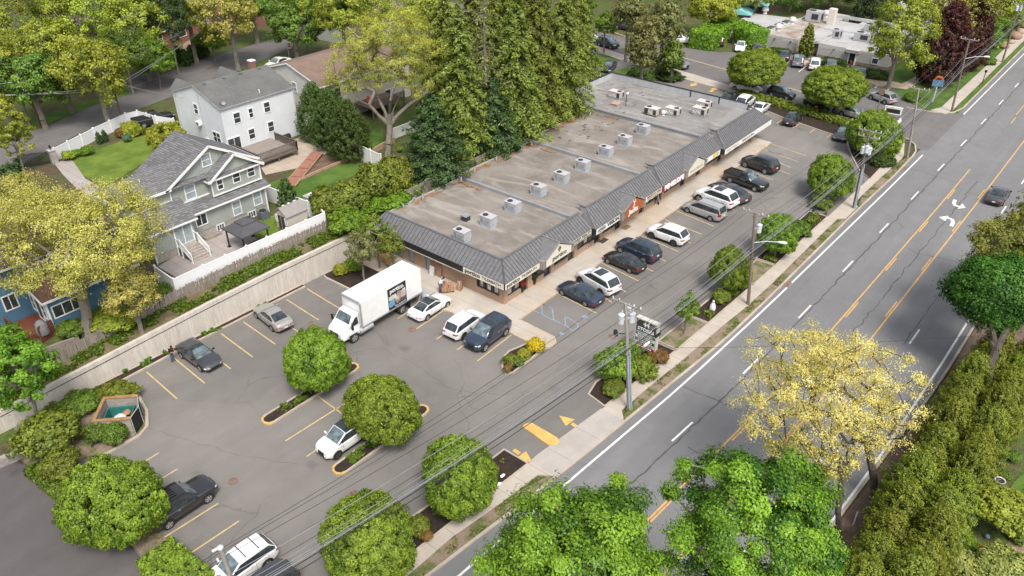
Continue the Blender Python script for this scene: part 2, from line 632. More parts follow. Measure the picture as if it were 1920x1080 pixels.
EDGE_L = [(-40,26.2),(0,24.2),(24,22.85),(36,22.1),(48.5,21.25),(64,20.75),(97,20.2),(133,19.8),(175,19.45),(420,18.4)]
KERB_R = [(-40,10.5),(20,7.4),(41,6.05),(54,5.2),(62,4.65),(100,4.0),(420,2.0)]
def yE(x):
 return interp(x,EDGE_L)
def smooth_x(a,b,step):
 n = max(1,int((b - a) / step))
 return [a + (b - a) * i / n for i in range(n + 1)]
xs = smooth_x(-40,420,6)
struct(sheet('road',[(x,interp(x,KERB_R)) for x in xs] + [(x,interp(x,KERB_L) if x < 112 else 20.55 - (x - 132) * 0.004) for x in reversed(xs)],-0.002,G_ROAD))
mw,my = MB(),MB()
def road_line(mbx,off,x0,x1,w,z=0.003):
 for a,b in zip(smooth_x(x0,x1,5),smooth_x(x0,x1,5)[1:]):
  ya,yb = yE(a) + off,yE(b) + off
  mbx.quad((a,ya - w / 2,z),(b,yb - w / 2,z),(b,yb + w / 2,z),(a,ya + w / 2,z))
road_line(mw,0.0,-40,112.5,0.17)
road_line(mw,0.0,133,420,0.17)
road_line(mw,-15.4,-40,420,0.17)
k = -3
while 41.9 + 11.05 * k < 400:
 x = 41.9 + 11.05 * k
 road_line(mw,-3.1,x,x + 2.9,0.15)
 road_line(mw,-12.35,x + 2.4,x + 5.3,0.15)
 if k not in (6,7):
  road_line(my,-6.42,x + 3.0,x + 6.3,0.13)
  road_line(my,-9.22,x + 5.5,x + 8.8,0.13)
 k += 1
road_line(my,-6.2,-40,111.5,0.14)
road_line(my,-6.2,138,420,0.14)
road_line(my,-9.45,-40,420,0.14)
for bend,head in ((((1783.5,424),(1787,417.5),(1785.5,411.5),(1776,408)),((1778.5,404.5),(1760.5,407),(1772.5,414.5))),
 (((1791,374.5),(1788.5,380.5),(1790.5,385),(1799,387.5)),((1795.5,391.5),(1810.5,389.5),(1804.5,381.5)))):
 cl = [P(*q) for q in bend]
 for i in range(3):
  a,b = cl[i],cl[i + 1]
  n0 = (cl[min(i + 1,3)] - cl[max(i - 1,0)]).normalized()
  n1 = (cl[min(i + 2,3)] - cl[i]).normalized()
  n0,n1 = Vector((-n0.y,n0.x,0)) * 0.2,Vector((-n1.y,n1.x,0)) * 0.2
  mw.poly([(*q[:2],0.003) for q in (a - n0,b - n1,b + n1,a + n0)])
 tri = [P(*q) for q in head]
 mw.poly([(*q[:2],0.004) for q in tri])
struct(mw.build('white_road_markings',PAINT_W))
struct(my.build('yellow_road_markings',PAINT_O))
mt = MB()
TAR = M('tar_seam',(0.07,0.07,0.073),0.7,0.2,2)
def crack(pts,w,jit=0.12,step=0.7,z=0.002):
 pl = [Vector((p[0],p[1],0)) for p in pts]
 out = []
 for a,b in zip(pl,pl[1:]):
  n = max(1,int((b - a).length / step))
  d = (b - a).normalized()
  nn = Vector((-d.y,d.x,0))
  for i in range(n):
   out.append(a + (b - a) * (i / n) + nn * random.gauss(0,jit * 0.5))
 out.append(pl[-1])
 for a,b in zip(out,out[1:]):
  d = (b - a).normalized()
  nn = Vector((-d.y,d.x,0)) * w * random.uniform(0.5,1.0) / 2
  mt.quad((*(a - nn)[:2],z),(*(b - nn)[:2],z),(*(b + nn)[:2],z),(*(a + nn)[:2],z))
crack([(x,yE(x) - 3.42) for x in smooth_x(10,180,10)],0.14)
crack([(x,yE(x) - 7.9) for x in smooth_x(62,108,8)],0.11,0.16)
crack([(x,yE(x) - 12.0) for x in smooth_x(66,90,8)],0.09)
crack([P(1700,465)[:2],P(1720,475)[:2],P(1795,490)[:2]],0.09)
crack([P(1630,645)[:2],P(1685,667)[:2]],0.08)
crack([P(1605,680)[:2],P(1652,700)[:2]],0.08)
crack([P(1705,315)[:2],P(1800,345)[:2]],0.09)
crack([P(1275,722)[:2],P(1390,770)[:2]],0.1)
crack([P(1290,838)[:2],P(1310,850)[:2]],0.08)
crack([P(1565,245)[:2],P(1440,330)[:2],P(1330,410)[:2],P(1150,570)[:2],P(980,690)[:2],P(840,790)[:2],P(600,930)[:2]],0.032,0.15,z=0.006)
crack([P(1500,345)[:2],P(1300,500)[:2],P(1100,650)[:2],P(900,800)[:2],P(560,1000)[:2]],0.032,0.15,z=0.006)
crack([P(600,680)[:2],P(720,655)[:2],P(790,690)[:2],P(900,770)[:2]],0.032,0.3,z=0.006)
crack([P(260,800)[:2],P(430,850)[:2],P(560,870)[:2]],0.028,0.3,z=0.006)
crack([P(1025,655)[:2],P(1100,690)[:2],P(1160,640)[:2]],0.032,0.2,z=0.006)
struct(mt.build('tar_seams',TAR))
mk = MB()
mk.ribbon([(x,interp(x,KERB_L)) for x in smooth_x(-40,111,4)] + [(113,21.1),(115.5,21.9),(117,23.3),(117.9,26)],0.2,-0.05,0.12)
mk.ribbon([(130.6,27.5),(130.9,24.2),(131.6,22.2),(133,21.1),(136,20.6),(170,20.4),(420,19.4)],0.2,-0.05,0.12)
mk.ribbon([(x,interp(x,KERB_R) + 0.1) for x in smooth_x(-40,420,5)],0.2,-0.05,0.08)
struct(mk.build('road_kerbs',G_KERB))
SW_LOT = [(-40,29.5),(0,27.6),(20,26.5),(26,26.1),(30.5,25.7),(34,25.5),(41,24.75),(46,24.4),(51,24.02),(59,23.7),(66,23.46),(70,23.32),(90,23.15),(101,23.0),(106,22.85),(111,23.0),(116.6,24.6)]
SW_RD = [(-40,28.2),(0,26.5),(20,25.4),(24.5,25.28),(27.5,24.85),(30,24.54),(32.6,24.35),(33.2,23.35),(41.6,22.75),(42.4,23.45),(47,23.2),(52,22.85),(59,22.5),(63,22.2),(68,22.1),(86.3,22.15),(87,21.4),(91,21.4),(91.6,22.1),(101,21.97),(110,21.8),(116.6,23.6)]
pts = SW_RD + SW_LOT[::-1]
mb = MB()
mb.prism(pts,-0.05,0.10)
struct(mb.build('sidewalk',G_CONC))
mb = MB()
mb.prism([(33.3,23.25),(41.5,22.65),(41.5,24.8),(34.2,25.6),(33.3,25.6)],-0.04,0.106)
struct(mb.build('driveway_apron',G_APRON))
for a,b in ((-40,33.1),(41.7,86.6),(91.4,110.5)):
 xs = smooth_x(a,b,3)
 mb = MB()
 mb.prism([(x,interp(x,KERB_L) + 0.1) for x in xs] + [(x,interp(x,SW_RD) - 0.003 if x > a + .2 and x < b - .2 else interp(x,KERB_L) + 0.4) for x in reversed(xs)],-0.05,0.09)
 struct(mb.build('verge',G_VERGE))
mb = MB()
mb.prism([(131.2,22.0),(133,21.6),(170,21.4),(300,20.9),(300,22.5),(170,23.0),(134,23.3),(131.6,24.2)],-0.05,0.10)
struct(mb.build('sidewalk',G_CONC))
struct(sheet('lawn',[(131.2,24.3),(134,23.4),(175,23.1),(300,22.6),(300,33),(160,36),(147,35),(140,33.2),(133.8,28.4)],0.02,G_LAWN2))
struct(sheet('verge',[(133,20.8),(300,20.0),(300,20.85),(170,21.3),(133,21.5)],0.06,G_LAWN2))
cross = [(114.2,21.3),(114.5,19.9),(134,19.7),(132.6,20.9),(131.0,24.2),(133.7,28.4),(140,33.2),(147.2,35.8),(148.6,49),(146.2,58.5),(140,64),(137.5,75),(138.5,170),(126.5,170),(124.2,64),(121.4,50),(118.6,34.5),(117.9,25),(117,23.1)]
struct(sheet('side_street',cross,0.002,G_STREET))
mb = MB()
mb.ribbon([P(*q)[:2] for q in [(1150,60),(1267,104),(1367,132),(1500,171),(1665,224)]],0.22,0.0,0.006)
struct(mb.build('side_street_centre_line',PAINT_YW))
mb = MB()
mb.prism([P(*q)[:2] for q in [(1100,80),(1170,104),(1300,140),(1405,172),(1398,180),(1290,151),(1160,112),(1095,88)]],-0.02,0.1)
struct(mb.build('sidewalk',G_CONC))
struct(sheet('lawn',[P(*q)[:2] for q in [(1080,92),(1160,113),(1215,127),(1190,160),(1150,200),(1080,210)]],0.5 if False else 0.03,G_LAWN2))
mb = MB()
mb.quad(*[P(*q,0.006) for q in [(1683,226),(1690,220),(1690,228),(1684,233)]])
struct(mb.build('stop_bar',PAINT_W))
ms = MB()
def stripe(a,b,w=0.12,z=0.008,mbx=None):
 a,b = P(*a),P(*b)
 d = (b - a)
 d.z = 0
 d.normalize()
 n = Vector((-d.y,d.x,0)) * w / 2
 (mbx or ms).quad((*(a - n)[:2],z),(*(b - n)[:2],z),(*(b + n)[:2],z),(*(a + n)[:2],z))
for x in (20.85,23.4,25.9,28.1,30.5,33.0,35.4,37.9):
 ms.quad((x - 0.31,52.3,0.008),(x - 0.19,52.3,0.008),(x + 0.06,57.5,0.008),(x - 0.06,57.5,0.008))
for a,b in [((746,597),(790,570)),((781,616.5),(850,570)),((818,636),(898,585)),((857,656),(928,606)),((895,677),(960,627)),
 ((535,827),(652,753)),((593,741),(646,779)),((575,856),(660,798)),
 ((267,868),(298,849)),((296,902),(333,879)),((303,1011),(409,944)),((343,1047),(448,977)),
 ((425,1058),(491,1011)),((470,1095),(535,1047)),
 ((1043,549),(1118,587)),((1085,520),(1147,567)),((1108,507),(1173,547)),((1127,493),(1198,527)),((1150,476),(1225,509)),
 ((1178,456),(1248,490)),((1202,443),(1240,458)),((1240,458),(1272,472)),((1224,425),(1295,456)),((1247,412),(1315,439)),((1267,395),(1338,424)),
 ((1292,378),(1360,405)),((1310,366),(1377,394)),((1330,352),(1395,377)),((1349,340),(1413,364)),((1384,314),(1449,337)),((1405,299),(1482,327)),
 ((1424,289),(1482,314)),((1440,283),(1496,303)),((1432,280),(1460,290)),((1447,270),(1512,292)),
 ((1487,240),(1511,224)),((1518,249),(1540,234)),((1550,258),(1572,243)),((1456,232),(1481,214)),((1424,222),(1452,205)),((1378,204),(1406,185)),
 ((1217,151),(1264,163))]:
 stripe(a,b)
struct(ms.build('parking_stripes',PAINT_YW))
mb = MB()
for a,b in [((1497,135),(1512,124)),((1527,142),(1541,132)),((1558,150),(1572,139)),((1466,126),(1480,115)),((1620,158),(1638,143)),((1640,165),(1660,150)),((1660,172),(1680,157))]:
 stripe(a,b,0.14,0.008,mb)
struct(mb.build('parking_stripes',PAINT_W))
def flat_arrow(tail,head,w=0.3,hw=0.95,hl=1.15,z=0.008,mbx=None,gap=0.0):
 a,b = P(*tail),P(*head)
 d = (b - a).normalized()
 n = Vector((-d.y,d.x,0))
 c = b - d * hl
 mbx.poly([(*(q)[:2],z) for q in (a - n * w / 2,c - d * gap - n * w / 2,c - d * gap + n * w / 2,a + n * w / 2)])
 mbx.poly([(*(q)[:2],z) for q in (c - n * hw / 2,b,c + n * hw / 2)])
mb = MB()
flat_arrow((1083,801),(1048,779),0.32,1.05,1.2,0.008,mb,0.15)
flat_arrow((963,843),(999,868),0.32,1.05,1.2,0.008,mb,0.15)
flat_arrow((1309,154),(1294,162),0.5,1.3,1.5,0.008,mb)
flat_arrow((1332,172),(1345,163),0.5,1.3,1.5,0.008,mb)
struct(mb.build('lot_arrows',PAINT_Y))
mb = MB()
zz = lambda x,y: (960 + x / 9.82,550 + y / 9.82)
for pl in ([(370,300),(560,390),(540,190),(690,262)],[(560,390),(690,460),(900,555)],[(740,285),(772,492)],[(540,190),(750,280)],
 [(975,425),(985,580),(1110,690),(1215,625),(1195,545),(975,425)],[(985,580),(960,600)],[(1195,545),(1255,575)]):
 for a,b in zip(pl,pl[1:]):
  stripe(zz(*a),zz(*b),0.10,0.008,mb)
for cx,cy in ((1340,430),(915,740)):
 for k in range(7):
  a = random.uniform(0,3.1)
  r1 = random.uniform(30,75)
  stripe(zz(cx - r1 * math.cos(a),cy - 0.5 * r1 * math.sin(a)),zz(cx + r1 * math.cos(a),cy + 0.5 * r1 * math.sin(a)),0.1,0.008 + k * 0.0006,mb)
struct(mb.build('accessible_bay_markings',PAINT_B))
mb = MB()
isl = [P(*q) for q in [(980,802),(984,797),(996,794),(1044,822),(1049,829),(1045,835),(1032,837),(1025,834)]]
mb.prism([p[:2] for p in isl],0.0,0.13)
struct(mb.build('entrance_island',PAINT_Y))
KERB_Y = M('faded_yellow_kerb_paint',(0.55,0.38,0.16),0.85,0.22,1.6,fine=7)
def bed(name,pts,mat=None,zt=0.11,kerb=True,kmat=None):
 mb = MB()
 mb.prism(pts,-0.04,zt)
 o = struct(mb.build(name,mat or G_MULCH))
 if kerb:
  mb = MB()
  mb.ribbon(list(pts),0.17,-0.04,zt + 0.04,closed=True)
  struct(mb.build(name + '_kerb',kmat or G_KERB))
 return o
def rounded(a,b,w,n=5):
 """stadium from a to b"""
 a,b = Vector((*a[:2],0)),Vector((*b[:2],0))
 d = (b - a).normalized()
 t0 = math.atan2(d.y,d.x)
 out = []
 for c,s in ((b,-1),(a,1)):
  for i in range(n + 1):
   t = t0 + (s * math.pi / 2) + math.pi * i / n
   out.append((c.x + math.cos(t) * w / 2,c.y + math.sin(t) * w / 2))
 return out
def end_paint(a,b,w):
 for c,d in ((a,b),(b,a)):
  r = rounded(c,c + (d - c).normalized() * 0.01,w,5)
  dd = (c - d).normalized()
  pts = [p for p in r if (Vector((*p,0)) - Vector((*c[:2],0))).dot(Vector((dd.x,dd.y,0))) > -0.02]
  pts.sort(key=lambda p: math.atan2(-dd.y * (p[0] - c.x) + dd.x * (p[1] - c.y),dd.x * (p[0] - c.x) + dd.y * (p[1] - c.y)))
  seen = []
  for p in pts:
   if not seen or (Vector(p) - Vector(seen[-1])).length > 0.05:
    seen.append(p)
  mb = MB()
  mb.ribbon(seen,0.185,-0.04,0.158)
  struct(mb.build('island_end_paint',KERB_Y))
IS1 = (Vector((23.9,44.35,0)),Vector((32.3,44.35,0)))
IS2 = (Vector((23.95,35.85,0)),Vector((32.2,35.85,0)))
for a,b in (IS1,IS2):
 bed('planting_island',rounded(a,b,1.15))
 end_paint(a,b,1.15)
bed('planting_island',[p[:2] for p in [P(*q) for q in [(942,690),(944,672),(955,660),(1022,632),(1024,652),(962,700),(948,703)]]],kmat=G_KERB)
def strip(x0,x1,d0,d1,step=2.0):
 xs = smooth_x(x0,x1,step)
 return [(x,interp(x,SW_LOT) + d0) for x in xs] + [(x,interp(x,SW_LOT) + d1) for x in reversed(xs)]
bed('front_planting_bed',strip(12,33.0,0.02,2.3)[:-1] + [(12,29.4)])
bed('front_planting_bed',[(41.9,24.75),(43.5,24.6),(47.5,24.32),(52.0,24.0),(52.0,25.9),(48,26.5),(44,27.0),(42.3,26.6)])
bed('front_lawn_strip',strip(52.3,57.6,0.02,1.95),G_VERGE)
bed('front_planting_bed',strip(57.8,66.5,0.02,2.0))
bed('front_lawn_strip',strip(66.8,71.5,0.02,2.0),G_VERGE)
bed('front_planting_bed',strip(71.8,86.0,0.02,2.2))
bed('front_planting_bed',[p[:2] for p in [P(*q) for q in [(1588,268),(1596,292),(1612,322),(1632,336),(1655,312),(1684,278),(1686,262),(1660,240),(1620,244)]]])
bed('hedge_bed',[p[:2] for p in [P(*q) for q in [(1368,176),(1400,178),(1480,200),(1560,222),(1612,240),(1590,262),(1545,248),(1470,222),(1395,192)]]],zt=0.1)
bed('corner_shrub_bed',[p[:2] for p in [P(*q) for q in [(1180,128),(1245,118),(1280,148),(1285,152),(1250,146),(1215,152),(1200,160)]]],zt=0.1)
bed('wall_foot_bed',[(13.5,58.9),(38,58.45),(38,57.95),(24,58.05),(17.9,57.9),(17.0,58.2)],zt=0.1)
bed('tree_bed',[(40.6,58.3),(46.2,58.2),(46.4,56),(44.6,50.2),(40.2,50.2),(40.5,53.5),(40.4,57.6)],zt=0.1)
bed('enclosure_bed',[p[:2] for p in [P(*q) for q in [(130,845),(152,876),(180,862),(262,818),(275,800),(275,772),(262,745),(240,716),(205,727),(60,790),(40,800)]]],G_VERGE,zt=0.08)
bed('boundary_bed',[(10.35,28),(12.0,28),(12.4,40),(12.3,48),(11.5,54),(9.4,56),(10.0,48),(10.75,41.5)],zt=0.1,mat=G_VERGE,kerb=False)
mb = MB()
walk = [(44.5,58.1),(44.6,50.1),(43.0,46.3),(44.0,43.6),(43.6,39.2),(44.9,38.6),(44.95,37.0),(44.85,33.5),(45.3,33.0),(46.3,33.0),(46.8,33.5),(46.95,37.75),(102.3,37.75),(103.4,37.75),(103.6,40.6),(103.2,64.4),(102.2,64.4),(102.2,40.45),(48.05,40.45),(48.05,58.1)]
mb.prism(walk,-0.05,0.14)
struct(mb.build('shop_walkway',G_WALK))
mb = MB()
mb.ribbon([(46.9,37.72),(103.45,37.7)],0.12,-0.04,0.15)
mb.ribbon([(44.45,50.0),(42.92,46.2),(43.92,43.6),(43.5,39.2),(44.8,38.5),(44.87,36.9),(44.77,33.5),(45.25,32.93),(46.35,32.93),(46.87,33.5),(47.02,37.72)],0.12,-0.04,0.15)
struct(mb.build('walkway_kerb',M('rust_stained_kerb',(0.50,0.40,0.28),0.9,0.2,0.8,fine=9)))
def drape(name,pts,mat,dz=0.02,sub=6):
 """sheet whose two edges are given as point pairs,laid on the terrain"""
 mb = MB()
 for (a,b),(c,d) in zip(pts,pts[1:]):
  for i in range(sub):
   t0,t1 = i / sub,(i + 1) / sub
   q = []
   for u,v,t in ((a,c,t0),(a,c,t1),(b,d,t1),(b,d,t0)):
    x,y = u[0] + (v[0] - u[0]) * t,u[1] + (v[1] - u[1]) * t
    q.append((x,y,hgt(x,y) + dz))
   mb.poly(q)
 return struct(mb.build(name,mat,smooth_=60))
T3 = lambda px,py: P(px,py,3.25)[:2]
drape('rear_street',[((-60,91),(-60,101)),((10,98),(10,106)),(T3(40,310),T3(0,275)),(T3(150,250),T3(120,212)),(T3(260,205),T3(250,160)),(T3(400,152),T3(380,112)),
 (T3(560,85),T3(530,68)),((130,138),(128,146)),((170,148),(170,156))],G_STREET,0.02)
drape('driveway',[(T3(100,305),T3(135,300)),(T3(120,330),T3(160,335)),(T3(165,375),T3(200,358))],G_PATIO,0.03)
drape('driveway',[(T3(255,160),T3(300,140)),(T3(225,150),T3(270,128))],G_NEIGH,0.04)
drape('driveway',[(T3(340,100),T3(450,60)),(T3(345,80),T3(440,50))],M('brick_pavers',(0.33,0.19,0.15),0.9,0.2,3),0.04)
drape('driveway',[(T(1070,136)[:2],T(1100,150)[:2]),(T(1170,112)[:2],T(1195,120)[:2])],G_STREET,0.05)
def dsheet(name,pix,mat,dz=0.01,z=3.25):
 return struct(sheet(name,[P(q[0],q[1],z)[:2] for q in pix],z + dz,mat))
dsheet('lawn',[(118,305),(240,260),(330,245),(345,262),(295,290),(200,350),(165,335)],G_LAWN,0.02)
dsheet('lawn',[(500,345),(560,325),(640,300),(700,318),(620,345),(590,390),(520,370)],G_LAWN2,0.02)
dsheet('lawn',[(670,250),(718,240),(722,275),(690,283)],G_LAWN2,0.02)
dsheet('lawn',[(465,420),(515,405),(525,440),(480,448)],G_LAWN,0.02)
dsheet('patio',[(296,500),(370,455),(400,438),(470,420),(540,395),(500,440),(420,480),(330,520)],G_PATIO,0.015)
dsheet('patio',[(498,328),(560,315),(625,282),(570,252),(520,280),(480,300)],m_concrete('tan_patio',(0.42,0.35,0.28),(1.2,1.2),0.15),0.02)
dsheet('soil_bed',[(560,318),(605,290),(660,300),(600,325),(550,345)],G_SOIL,0.03)
dsheet('grass_bank',[(0,262),(80,240),(180,196),(245,176),(238,166),(150,196),(60,222),(0,240)],G_LAWN2,0.05)
BANK = M('bank_soil',(0.15,0.125,0.065),1.0,0.35,1.1,bump=0.6,fine=8)
drape('bank',[((x,wall_y(x) + 0.3),(x,wall_y(x) + 2.6)) for x in range(8,47,2)],BANK,0.015,2)
mb = MB()
xs = smooth_x(8.0,47.4,1.2)
for a,b in zip(xs,xs[1:]):
 ya,yb = wall_y(a),wall_y(b)
 za,zb = interp(a,WALL_TOP),interp(b,WALL_TOP)
 mb.add([(a,ya - 0.02,-0.1),(b,yb - 0.02,-0.1),(b,yb + 0.36,-0.1),(a,ya + 0.36,-0.1),(a,ya - 0.02,za),(b,yb - 0.02,zb),(b,yb + 0.36,zb),(a,ya + 0.36,za)],
 [(0,1,5,4),(4,5,6,7),(2,3,7,6)])
w = mb.build('retaining_wall',[G_WALLC])
tag(w,'long pale concrete retaining wall along the edge of the car park','retaining wall')
mb = MB()
for x in smooth_x(9,46,1.05):
 j = 0.035 if int(x * 7) % 6 else 0.06
 mb.box(x,x + j,wall_y(x) - 0.028,wall_y(x) - 0.015,0,interp(x,WALL_TOP) - 0.06)
mb.build('joint',M('wall_joint',(0.46,0.42,0.37),0.9,0.2,3),w)
mb = MB()
for a,b in zip(xs,xs[1:]):
 mb.bar((a,wall_y(a) - 0.035,interp(a,WALL_TOP) - 0.42),(b,wall_y(b) - 0.035,interp(b,WALL_TOP) - 0.42),0.03,0.05)
mb.build('cable',M('black_cable',(0.03,0.03,0.03),0.6),w)

BRICK = m_brick('tan_brick',(0.44,0.27,0.175),(0.37,0.215,0.135),(0.42,0.35,0.28),1.0,0.3,0.1,0.012)
SEAM = M('charcoal_standing_seam',(0.152,0.151,0.156),0.5,0.10,0.6,metal=0.0,spec=0.5,fine=3)
RIB = M('charcoal_rib',(0.072,0.072,0.077),0.55,0.1,1.0)
CAPM = M('charcoal_flashing',(0.13,0.13,0.137),0.5,0.1,1.0)
BLACKF = M('black_fascia',(0.022,0.022,0.024),0.55,0.2,1.0)
SOFFIT = M('soffit_white',(0.5,0.48,0.45),0.8)
GLASS = m_glass('shop_glass')
ALU = M('dark_aluminium',(0.05,0.045,0.042),0.45,0.1,2)
PAPER = M('window_posters',(0.55,0.5,0.46),0.8,0.5,2.2)
CREAM = M('cream_sign_board',(0.66,0.62,0.52),0.6,0.05,1.5)
WHITEB = M('white_sign_board',(0.76,0.75,0.72),0.6,0.04,1.5)
INK = M('black_lettering',(0.02,0.02,0.022),0.6)
INK2 = M('dim_gold_lettering',(0.36,0.31,0.2),0.6)
INKR = M('red_sign',(0.42,0.03,0.04),0.6)
WHITEP = M('white_lettering',(0.8,0.8,0.8),0.5)
ORANGEP = M('orange_brown_panel',(0.36,0.105,0.035),0.6,0.12,2)
COPING = M('metal_coping',(0.25,0.255,0.27),0.5,0.15,0.8)
def m_deck(name,c,stain,light):
 m,nt,out = _nt(name)
 tc = N(nt,'ShaderNodeTexCoord')
 co = tc.outputs['Object']
 f1 = ramp(nt,noise(nt,co,0.23,5,0.6,0.8),0.38,0.66)
 mp = N(nt,'ShaderNodeMapping')
 mp.inputs['Scale'].default_value = (0.5,0.12,1)
 mp.inputs['Rotation'].default_value = (0,0,0.4)
 L(nt,co,mp.inputs[0])
 f2 = ramp(nt,noise(nt,mp.outputs[0],0.9,4,0.6,1.2),0.52,0.68)
 f3 = noise(nt,co,8.0,4,0.75)
 f4 = ramp(nt,noise(nt,co,0.5,3,0.6),0.6,0.75)
 col = mixc(nt,f1,c,stain)
 col = mixc(nt,mathn(nt,'MULTIPLY',f2,0.65),col,light)
 col = mixc(nt,mathn(nt,'MULTIPLY',f4,0.3),col,sc(stain,0.7))
 col = mixc(nt,ramp(nt,f3,0.3,0.7),mixc(nt,1.0,col,(0.74,) * 3,'MULTIPLY'),mixc(nt,1.0,col,(1.1,) * 3,'MULTIPLY'))
 finish(nt,out,col,0.95,bump=f3,bstr=0.3,bdist=0.02)
 MATS[name] = m
 return m
DECK = m_deck('gravel_roof',(0.250,0.226,0.200),(0.175,0.152,0.132),(0.385,0.35,0.31))
DECK2 = m_deck('grey_roof',(0.268,0.258,0.247),(0.18,0.17,0.16),(0.39,0.38,0.365))
MOSS = M('orange_moss_litter',(0.24,0.13,0.06),1.0,0.5,3.0,bump=0.6)
DIRT = M('dark_roof_litter',(0.10,0.08,0.06),1.0,0.4,3.0,bump=0.6)
MR = Vector((75,50,0))
mall = thing('strip_mall','long single storey brick strip mall with flat roof and charcoal metal mansard','strip mall',MR)
def mpart(mb,name,mats,parent=None,sm=False):
 if parent is None:
  return mb.build(name,mats,mall,sm,loc=-MR)
 return mb.build(name,mats,parent,sm)
SEC = [(48.85,60.4,41.35,57.4,4.0,4.42),(60.4,73.8,41.2,57.7,4.22,4.72),(73.8,88.3,41.0,58.3,4.34,4.8),(88.3,101.6,40.4,63.6,4.45,4.92)]
for i,(x0,x1,y0,y1,z,zr) in enumerate(SEC):
 mb = MB()
 mb.box(x0,x1 - 0.003,y0 + 0.05,y1,2.7,z)
 mpart(mb,'roof_deck',DECK2 if i == 3 else DECK)
 mb = MB()
 if i < 3:
  mb.box(x1 - 0.15,x1 + 0.18,y0,y1 + 0.1,z - 0.1,z + 0.36)
  mpart(mb,'roof_curb',COPING)
 mb = MB()
 if i < 3:
  mb.box(x0,x1 - 0.2,y1 - 0.02,y1 + 0.2,0,z + 0.10)
  mpart(mb,'rear_wall',M('rear_edge',(0.33,0.31,0.28),0.9,0.2,1))
mb = MB()
mb.box(88.3,101.9,63.58,63.85,0,5.35)
mb.box(101.58,101.88,41.5,63.58,0,5.35)
mb.box(88.0,88.3,57.9,63.85,0,4.9)
mpart(mb,'parapet',M('grey_parapet',(0.40,0.41,0.43),0.7,0.14,0.7,stretch=(1,1,0.3)))
mb = MB()
mb.box(88.2,101.95,63.55,63.9,5.352,5.4)
mb.box(101.55,101.93,41.3,63.55,5.352,5.4)
mb.box(101.53,101.6,50.0,50.15,4.5,5.35)
mb.box(101.53,101.6,45.5,45.65,4.5,5.35)
mpart(mb,'parapet_cap',BLACKF)
mb = MB()
for x in (88.05,88.22,88.4):
 mb.bar((x,41.4,4.84),(x,58.0,4.84),0.06,0.05)
mpart(mb,'roof_curb',M('white_edge',(0.36,0.36,0.36),0.6))
mb = MB()
def blotch(mbx,cx,cy,rx,ry,z,n=11):
 mbx.poly([(cx + math.cos(2 * math.pi * k / n) * rx * random.uniform(0.5,1.15),cy + math.sin(2 * math.pi * k / n) * ry * random.uniform(0.5,1.15),z) for k in range(n)])
for k in range(46):
 x = random.uniform(50.5,86)
 s = SEC[0] if x < 60.2 else SEC[1] if x < 73.6 else SEC[2]
 blotch(mb,x,s[3] - random.uniform(0.15,0.9),random.uniform(0.3,1.1),random.uniform(0.12,0.4),s[4] + 0.004 + 0.0008 * k)
for s in SEC[:3]:
 for k in range(5):
  blotch(mb,s[1] - 0.7,s[3] - random.uniform(0.3,4.5),0.35,0.6,s[4] + 0.05 + 0.0008 * k)
mpart(mb,'moss',MOSS)['kind'] = 'stuff'
mb = MB()
for k in range(60):
 x = random.uniform(77,99.5)
 y = random.uniform(54,63) if x > 89 else random.uniform(52.5,57.5)
 if x < 88 or x > 88.8:
  s = SEC[2] if x < 88.2 else SEC[3]
  blotch(mb,x,y,random.uniform(0.1,0.45),random.uniform(0.08,0.2),s[4] + 0.004 + 0.0007 * k)
mpart(mb,'leaf_litter',DIRT)['kind'] = 'stuff'
def mansard(x0,x1,yf,yr,ze,zr,hipl=0.0,hipr=0.0,sp=0.42,hy=None):
 """standing seam slope; hipl/hipr = how far the ridge end is set in"""
 mb = MB()
 mb.quad((x0,yf,ze),(x1,yf,ze),(x1 - hipr,yr,zr),(x0 + hipl,yr,zr))
 if hipl and hy != yf:
  mb.quad((x0,hy,ze),(x0,yf,ze),(x0 + hipl,yr,zr),(x0 + hipl,yr + 1.0,zr))
 if hipr:
  mb.quad((x1,yf,ze),(x1,hy,ze),(x1 - hipr,yr + 1.0,zr),(x1 - hipr,yr,zr))
 mb.quad((x1 - hipr,yr + 0.001,zr),(x1 - hipr,yr + 0.16,zr - 0.62),(x0 + hipl,yr + 0.16,zr - 0.62),(x0 + hipl,yr + 0.001,zr))
 mpart(mb,'mansard_roof',SEAM)
 mb = MB()
 nrm = Vector((0,-(zr - ze),(yr - yf))).normalized()
 n = int((x1 - x0) / sp)
 for k in range(1,n):
  x = x0 + (x1 - x0) * k / n
  t = 1.0
  if hipl and x < x0 + hipl:
   t = (x - x0) / hipl
  if hipr and x > x1 - hipr:
   t = (x1 - x) / hipr
  if t > 0.08:
   a = Vector((x,yf,ze)) + nrm * 0.02
   b = Vector((x,yf + (yr - yf) * t,ze + (zr - ze) * t)) + nrm * 0.02
   mb.bar(a,b,0.05,0.045,up=nrm)
 mpart(mb,'roof_ribs',RIB)
 mb = MB()
 mb.bar((x0 + hipl,yr + 0.03,zr + 0.02),(x1 - hipr,yr + 0.03,zr + 0.02),0.26,0.07)
 mb.bar((x0,yf - 0.01,ze + 0.0),(x1,yf - 0.01,ze + 0.0),0.06,0.06)
 if hipl:
  mb.bar((x0,yf,ze + 0.02),(x0 + hipl,yr,zr + 0.02),0.14,0.06)
  mb.bar((x0 + hipl,yr,zr + 0.02),(x0 + hipl,yr + 1.2,zr + 0.02),0.2,0.07)
 mpart(mb,'roof_flashing',CAPM)
ZE = 3.15
mansard(47.2,61.45,39.6,41.35,ZE,4.42,1.65,0,hy=39.6)
mansard(61.5,75.15,39.15,41.1,ZE,4.74,0.95,0,hy=40.4)
mansard(75.2,89.75,39.1,41.05,ZE,4.82,0.95,0,hy=40.4)
